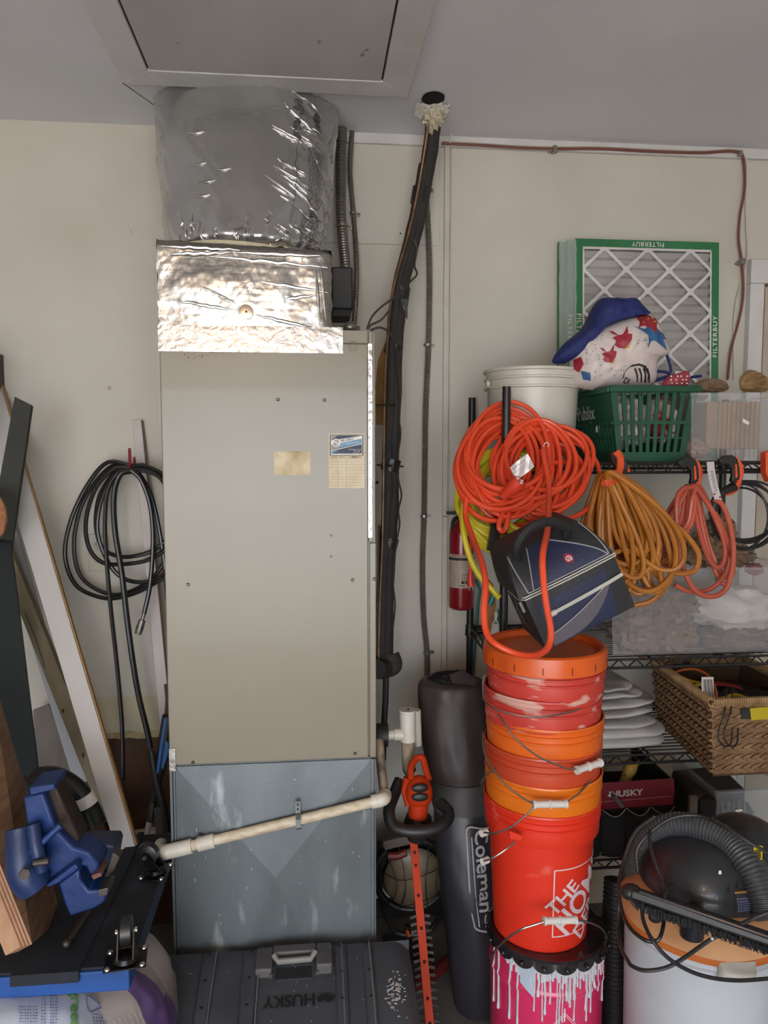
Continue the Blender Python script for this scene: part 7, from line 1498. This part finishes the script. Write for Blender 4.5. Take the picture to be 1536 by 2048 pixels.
# ---- loppers
lp = thing('loppers', 'garden loppers with blue and black grips and white handles, upside down', 'loppers', P(300, 1700, -.4))
m_bl = mat('blue rubber grip', '2d5f9c', .45, c2='27568f'); Yl = -.36
obj('grip', MB().tube(smooth(cordpts([(336, 1430, Yl), (330, 1480, Yl), (316, 1555, Yl), (306, 1605, Yl)]), 5), lambda i: .017+.003*math.sin(i*.35), 12), m_bkp, lp)
obj('blue_inlay', MB().poly([P(x, y, Yl-.022) for x, y in ((328, 1436), (334, 1438), (326, 1490), (318, 1545), (312, 1550), (318, 1500))], .012), m_bl, lp, bevel=.002)
obj('blue_inlay', MB().poly([P(x, y, Yl-.024) for x, y in ((331, 1480), (338, 1488), (336, 1510), (326, 1540), (322, 1535))], .012), m_bl, lp, bevel=.002)
obj('tube_handle', MB().tube(cordpts([(306, 1600, Yl), (302, 1635, Yl-.02), (300, 1642, Yl-.02)]), .011, 10), m_bkp, lp); obj('white_handle', MB().tube(cordpts([(300, 1640, Yl-.02), (284, 1712, Yl-.05)]), .0095, 10), mat('white tube', 'b9b3b3', .5), lp)
obj('second_grip', MB().tube(cordpts([(302, 1500, Yl-.01), (312, 1560, Yl-.01), (325, 1610, Yl-.01), (338, 1680, Yl-.03)]), [.010, .013, .013, .014], 10), m_bkp, lp)
obj('grey_leg', MB().beam(P(315, 1615, Yl-.02), P(322, 1700, Yl-.04), .022, .006, (0, 1, 0)), mat('grey metal blade', '55535a', .5, .5), lp)
obj('pivot', MB().tube(cordpts([(333, 1368, -.3), (336, 1400, -.32), (334, 1430, Yl)]), .008, 8), mat('rusty metal', '5a463c', .6, .3), lp)
obj('floor_pipe', MB().tube([P(255, 1672, -.06), P(360, 1655, -.05)], .0165, 14), m_pvcd, label='white plastic pipe running along the wall behind the loppers', cat='pipe')
# ---- bench vise
m_v = mat('vise blue enamel', '18366f', .42, c2='132c5e', ns=5, bump=.12, bs=35); m_vd = mat('worn vise steel', '58504a', .45, .7, c2='453c36', ns=14)
vs_ = thing('bench_vise', 'blue cast-iron bench vise lying on its side on the dolly', 'vise', V((P(140, 1800, -.98).x, -.98, DZ+.010)))
def vp(name, l, Y, t, m, **k): return obj(name, MB().poly([P(x, y, Y) for x, y in l], t), m, vs_, bevel=k.pop('bevel', .005), **k)
vp('moving_jaw', [(46, 1595), (86, 1586), (112, 1660), (146, 1695), (178, 1705), (196, 1728), (198, 1742), (180, 1752), (172, 1735), (150, 1730), (100, 1765), (58, 1690)], -1.03, .075, m_v)
vp('fixed_jaw', [(116, 1768), (158, 1738), (160, 1760), (178, 1782), (196, 1780), (214, 1788), (210, 1805), (190, 1818), (140, 1834), (132, 1818)], -1.05, .075, m_v)
vp('jaw_arm', [(90, 1772), (150, 1728), (158, 1738), (115, 1768), (98, 1775)], -1.06, .03, m_v, bevel=.003)
vp('side_rib', [(58, 1575), (108, 1568), (110, 1580), (60, 1592)], -1.04, .08, m_v, bevel=.003)
vp('slide_bar', [(88, 1584), (112, 1572), (128, 1610), (162, 1680), (146, 1696), (114, 1648)], -1.005, .06, mat('brown grease steel', '2f241f', .5, .4, c2='3b2c25', ns=9))
obj('screw_rod', MB().tube(cordpts([(62, 1705, -1.065), (92, 1678, -1.06), (122, 1650, -1.055)]), .0075, 12), m_v, vs_)
w = MB(); w.tube(smooth(cordpts([(40, 1655, -1.03), (44, 1700, -1.045), (52, 1745, -1.055), (70, 1775, -1.055)]), 5), lambda i: .034-.004*math.cos(i*.3), 18); obj('swivel_base', w, mat('navy enamel', '1b3260', .42, c2='172b52', bump=.12, bs=35), vs_)
w = MB(); w.tube(smooth(cordpts([(66, 1650, -1.05), (74, 1700, -1.07), (84, 1740, -1.07)]), 5), .014, 12); obj('base_flange', w, MATS['navy enamel'], vs_)
obj('base_bolt', MB().tube(cordpts([(68, 1726, -1.09), (98, 1722, -1.09)]), .007, 10), m_vd, vs_); obj('nut', MB().tube(cordpts([(48, 1748, -1.10), (49, 1749, -1.115)]), .011, 6), m_vd, vs_)
vp('jaw_plate', [(196, 1780), (216, 1776), (215, 1790), (198, 1795)], -1.07, .05, mat('bare jaw steel', '6f6d6a', .35, .8, c2='5c5855'), bevel=.001)
vp('jaw_plate', [(182, 1752), (200, 1745), (204, 1752), (187, 1760)], -1.05, .05, mat('rust orange steel', '7d5648', .5, .5), bevel=.001)
vp('jaw_cheek', [(165, 1690), (228, 1690), (232, 1700), (225, 1740), (205, 1765), (196, 1728), (178, 1706)], -.96, .07, mat('deep navy iron', '18233f', .45, c2='1d2b4c'), bevel=.005)
vp('sliding_bar', [(225, 1705), (240, 1715), (222, 1755), (205, 1785), (197, 1780), (212, 1745)], -1.0, .03, m_vd, bevel=.002)
hb_ = PZ(133, 1887, DZ+.022); ha_ = PZ(182, 1812, DZ+.045); obj('tommy_bar', MB().tube([hb_, ha_], .0072, 12), m_vd, vs_); obj('bar_end', MB().ball(hb_, .0095, 12, 8), m_vd, vs_)
# ---- curved black handle with white label behind the vise
cvh = thing('black_tube', 'thick curved black hose end with a white label behind the vise', 'hose', P(170, 1650, -.75))
obj('tube', MB().tube(smooth(cordpts([(60, 1570, -.8), (85, 1554, -.78), (115, 1555, -.77), (148, 1575, -.77), (172, 1605, -.77), (188, 1645, -.77)]), 7), .0255, 16), mat('glossy black rubber', '131416', .35), cvh)
obj('end_sleeve', MB().tube(cordpts([(176, 1615, -.77), (190, 1648, -.77)]), .0275, 16), mat('green black sleeve', '14221f', .4), cvh)
obj('white_label', MB().tube(cordpts([(166, 1590, -.772), (176, 1610, -.772)]), .0262, 16), m_wh, cvh)
obj('bracket', MB().poly([P(x, y, -.77) for x, y in ((120, 1600), (150, 1590), (165, 1640), (160, 1690), (130, 1660))], .05), m_bkp, cvh, bevel=.004)
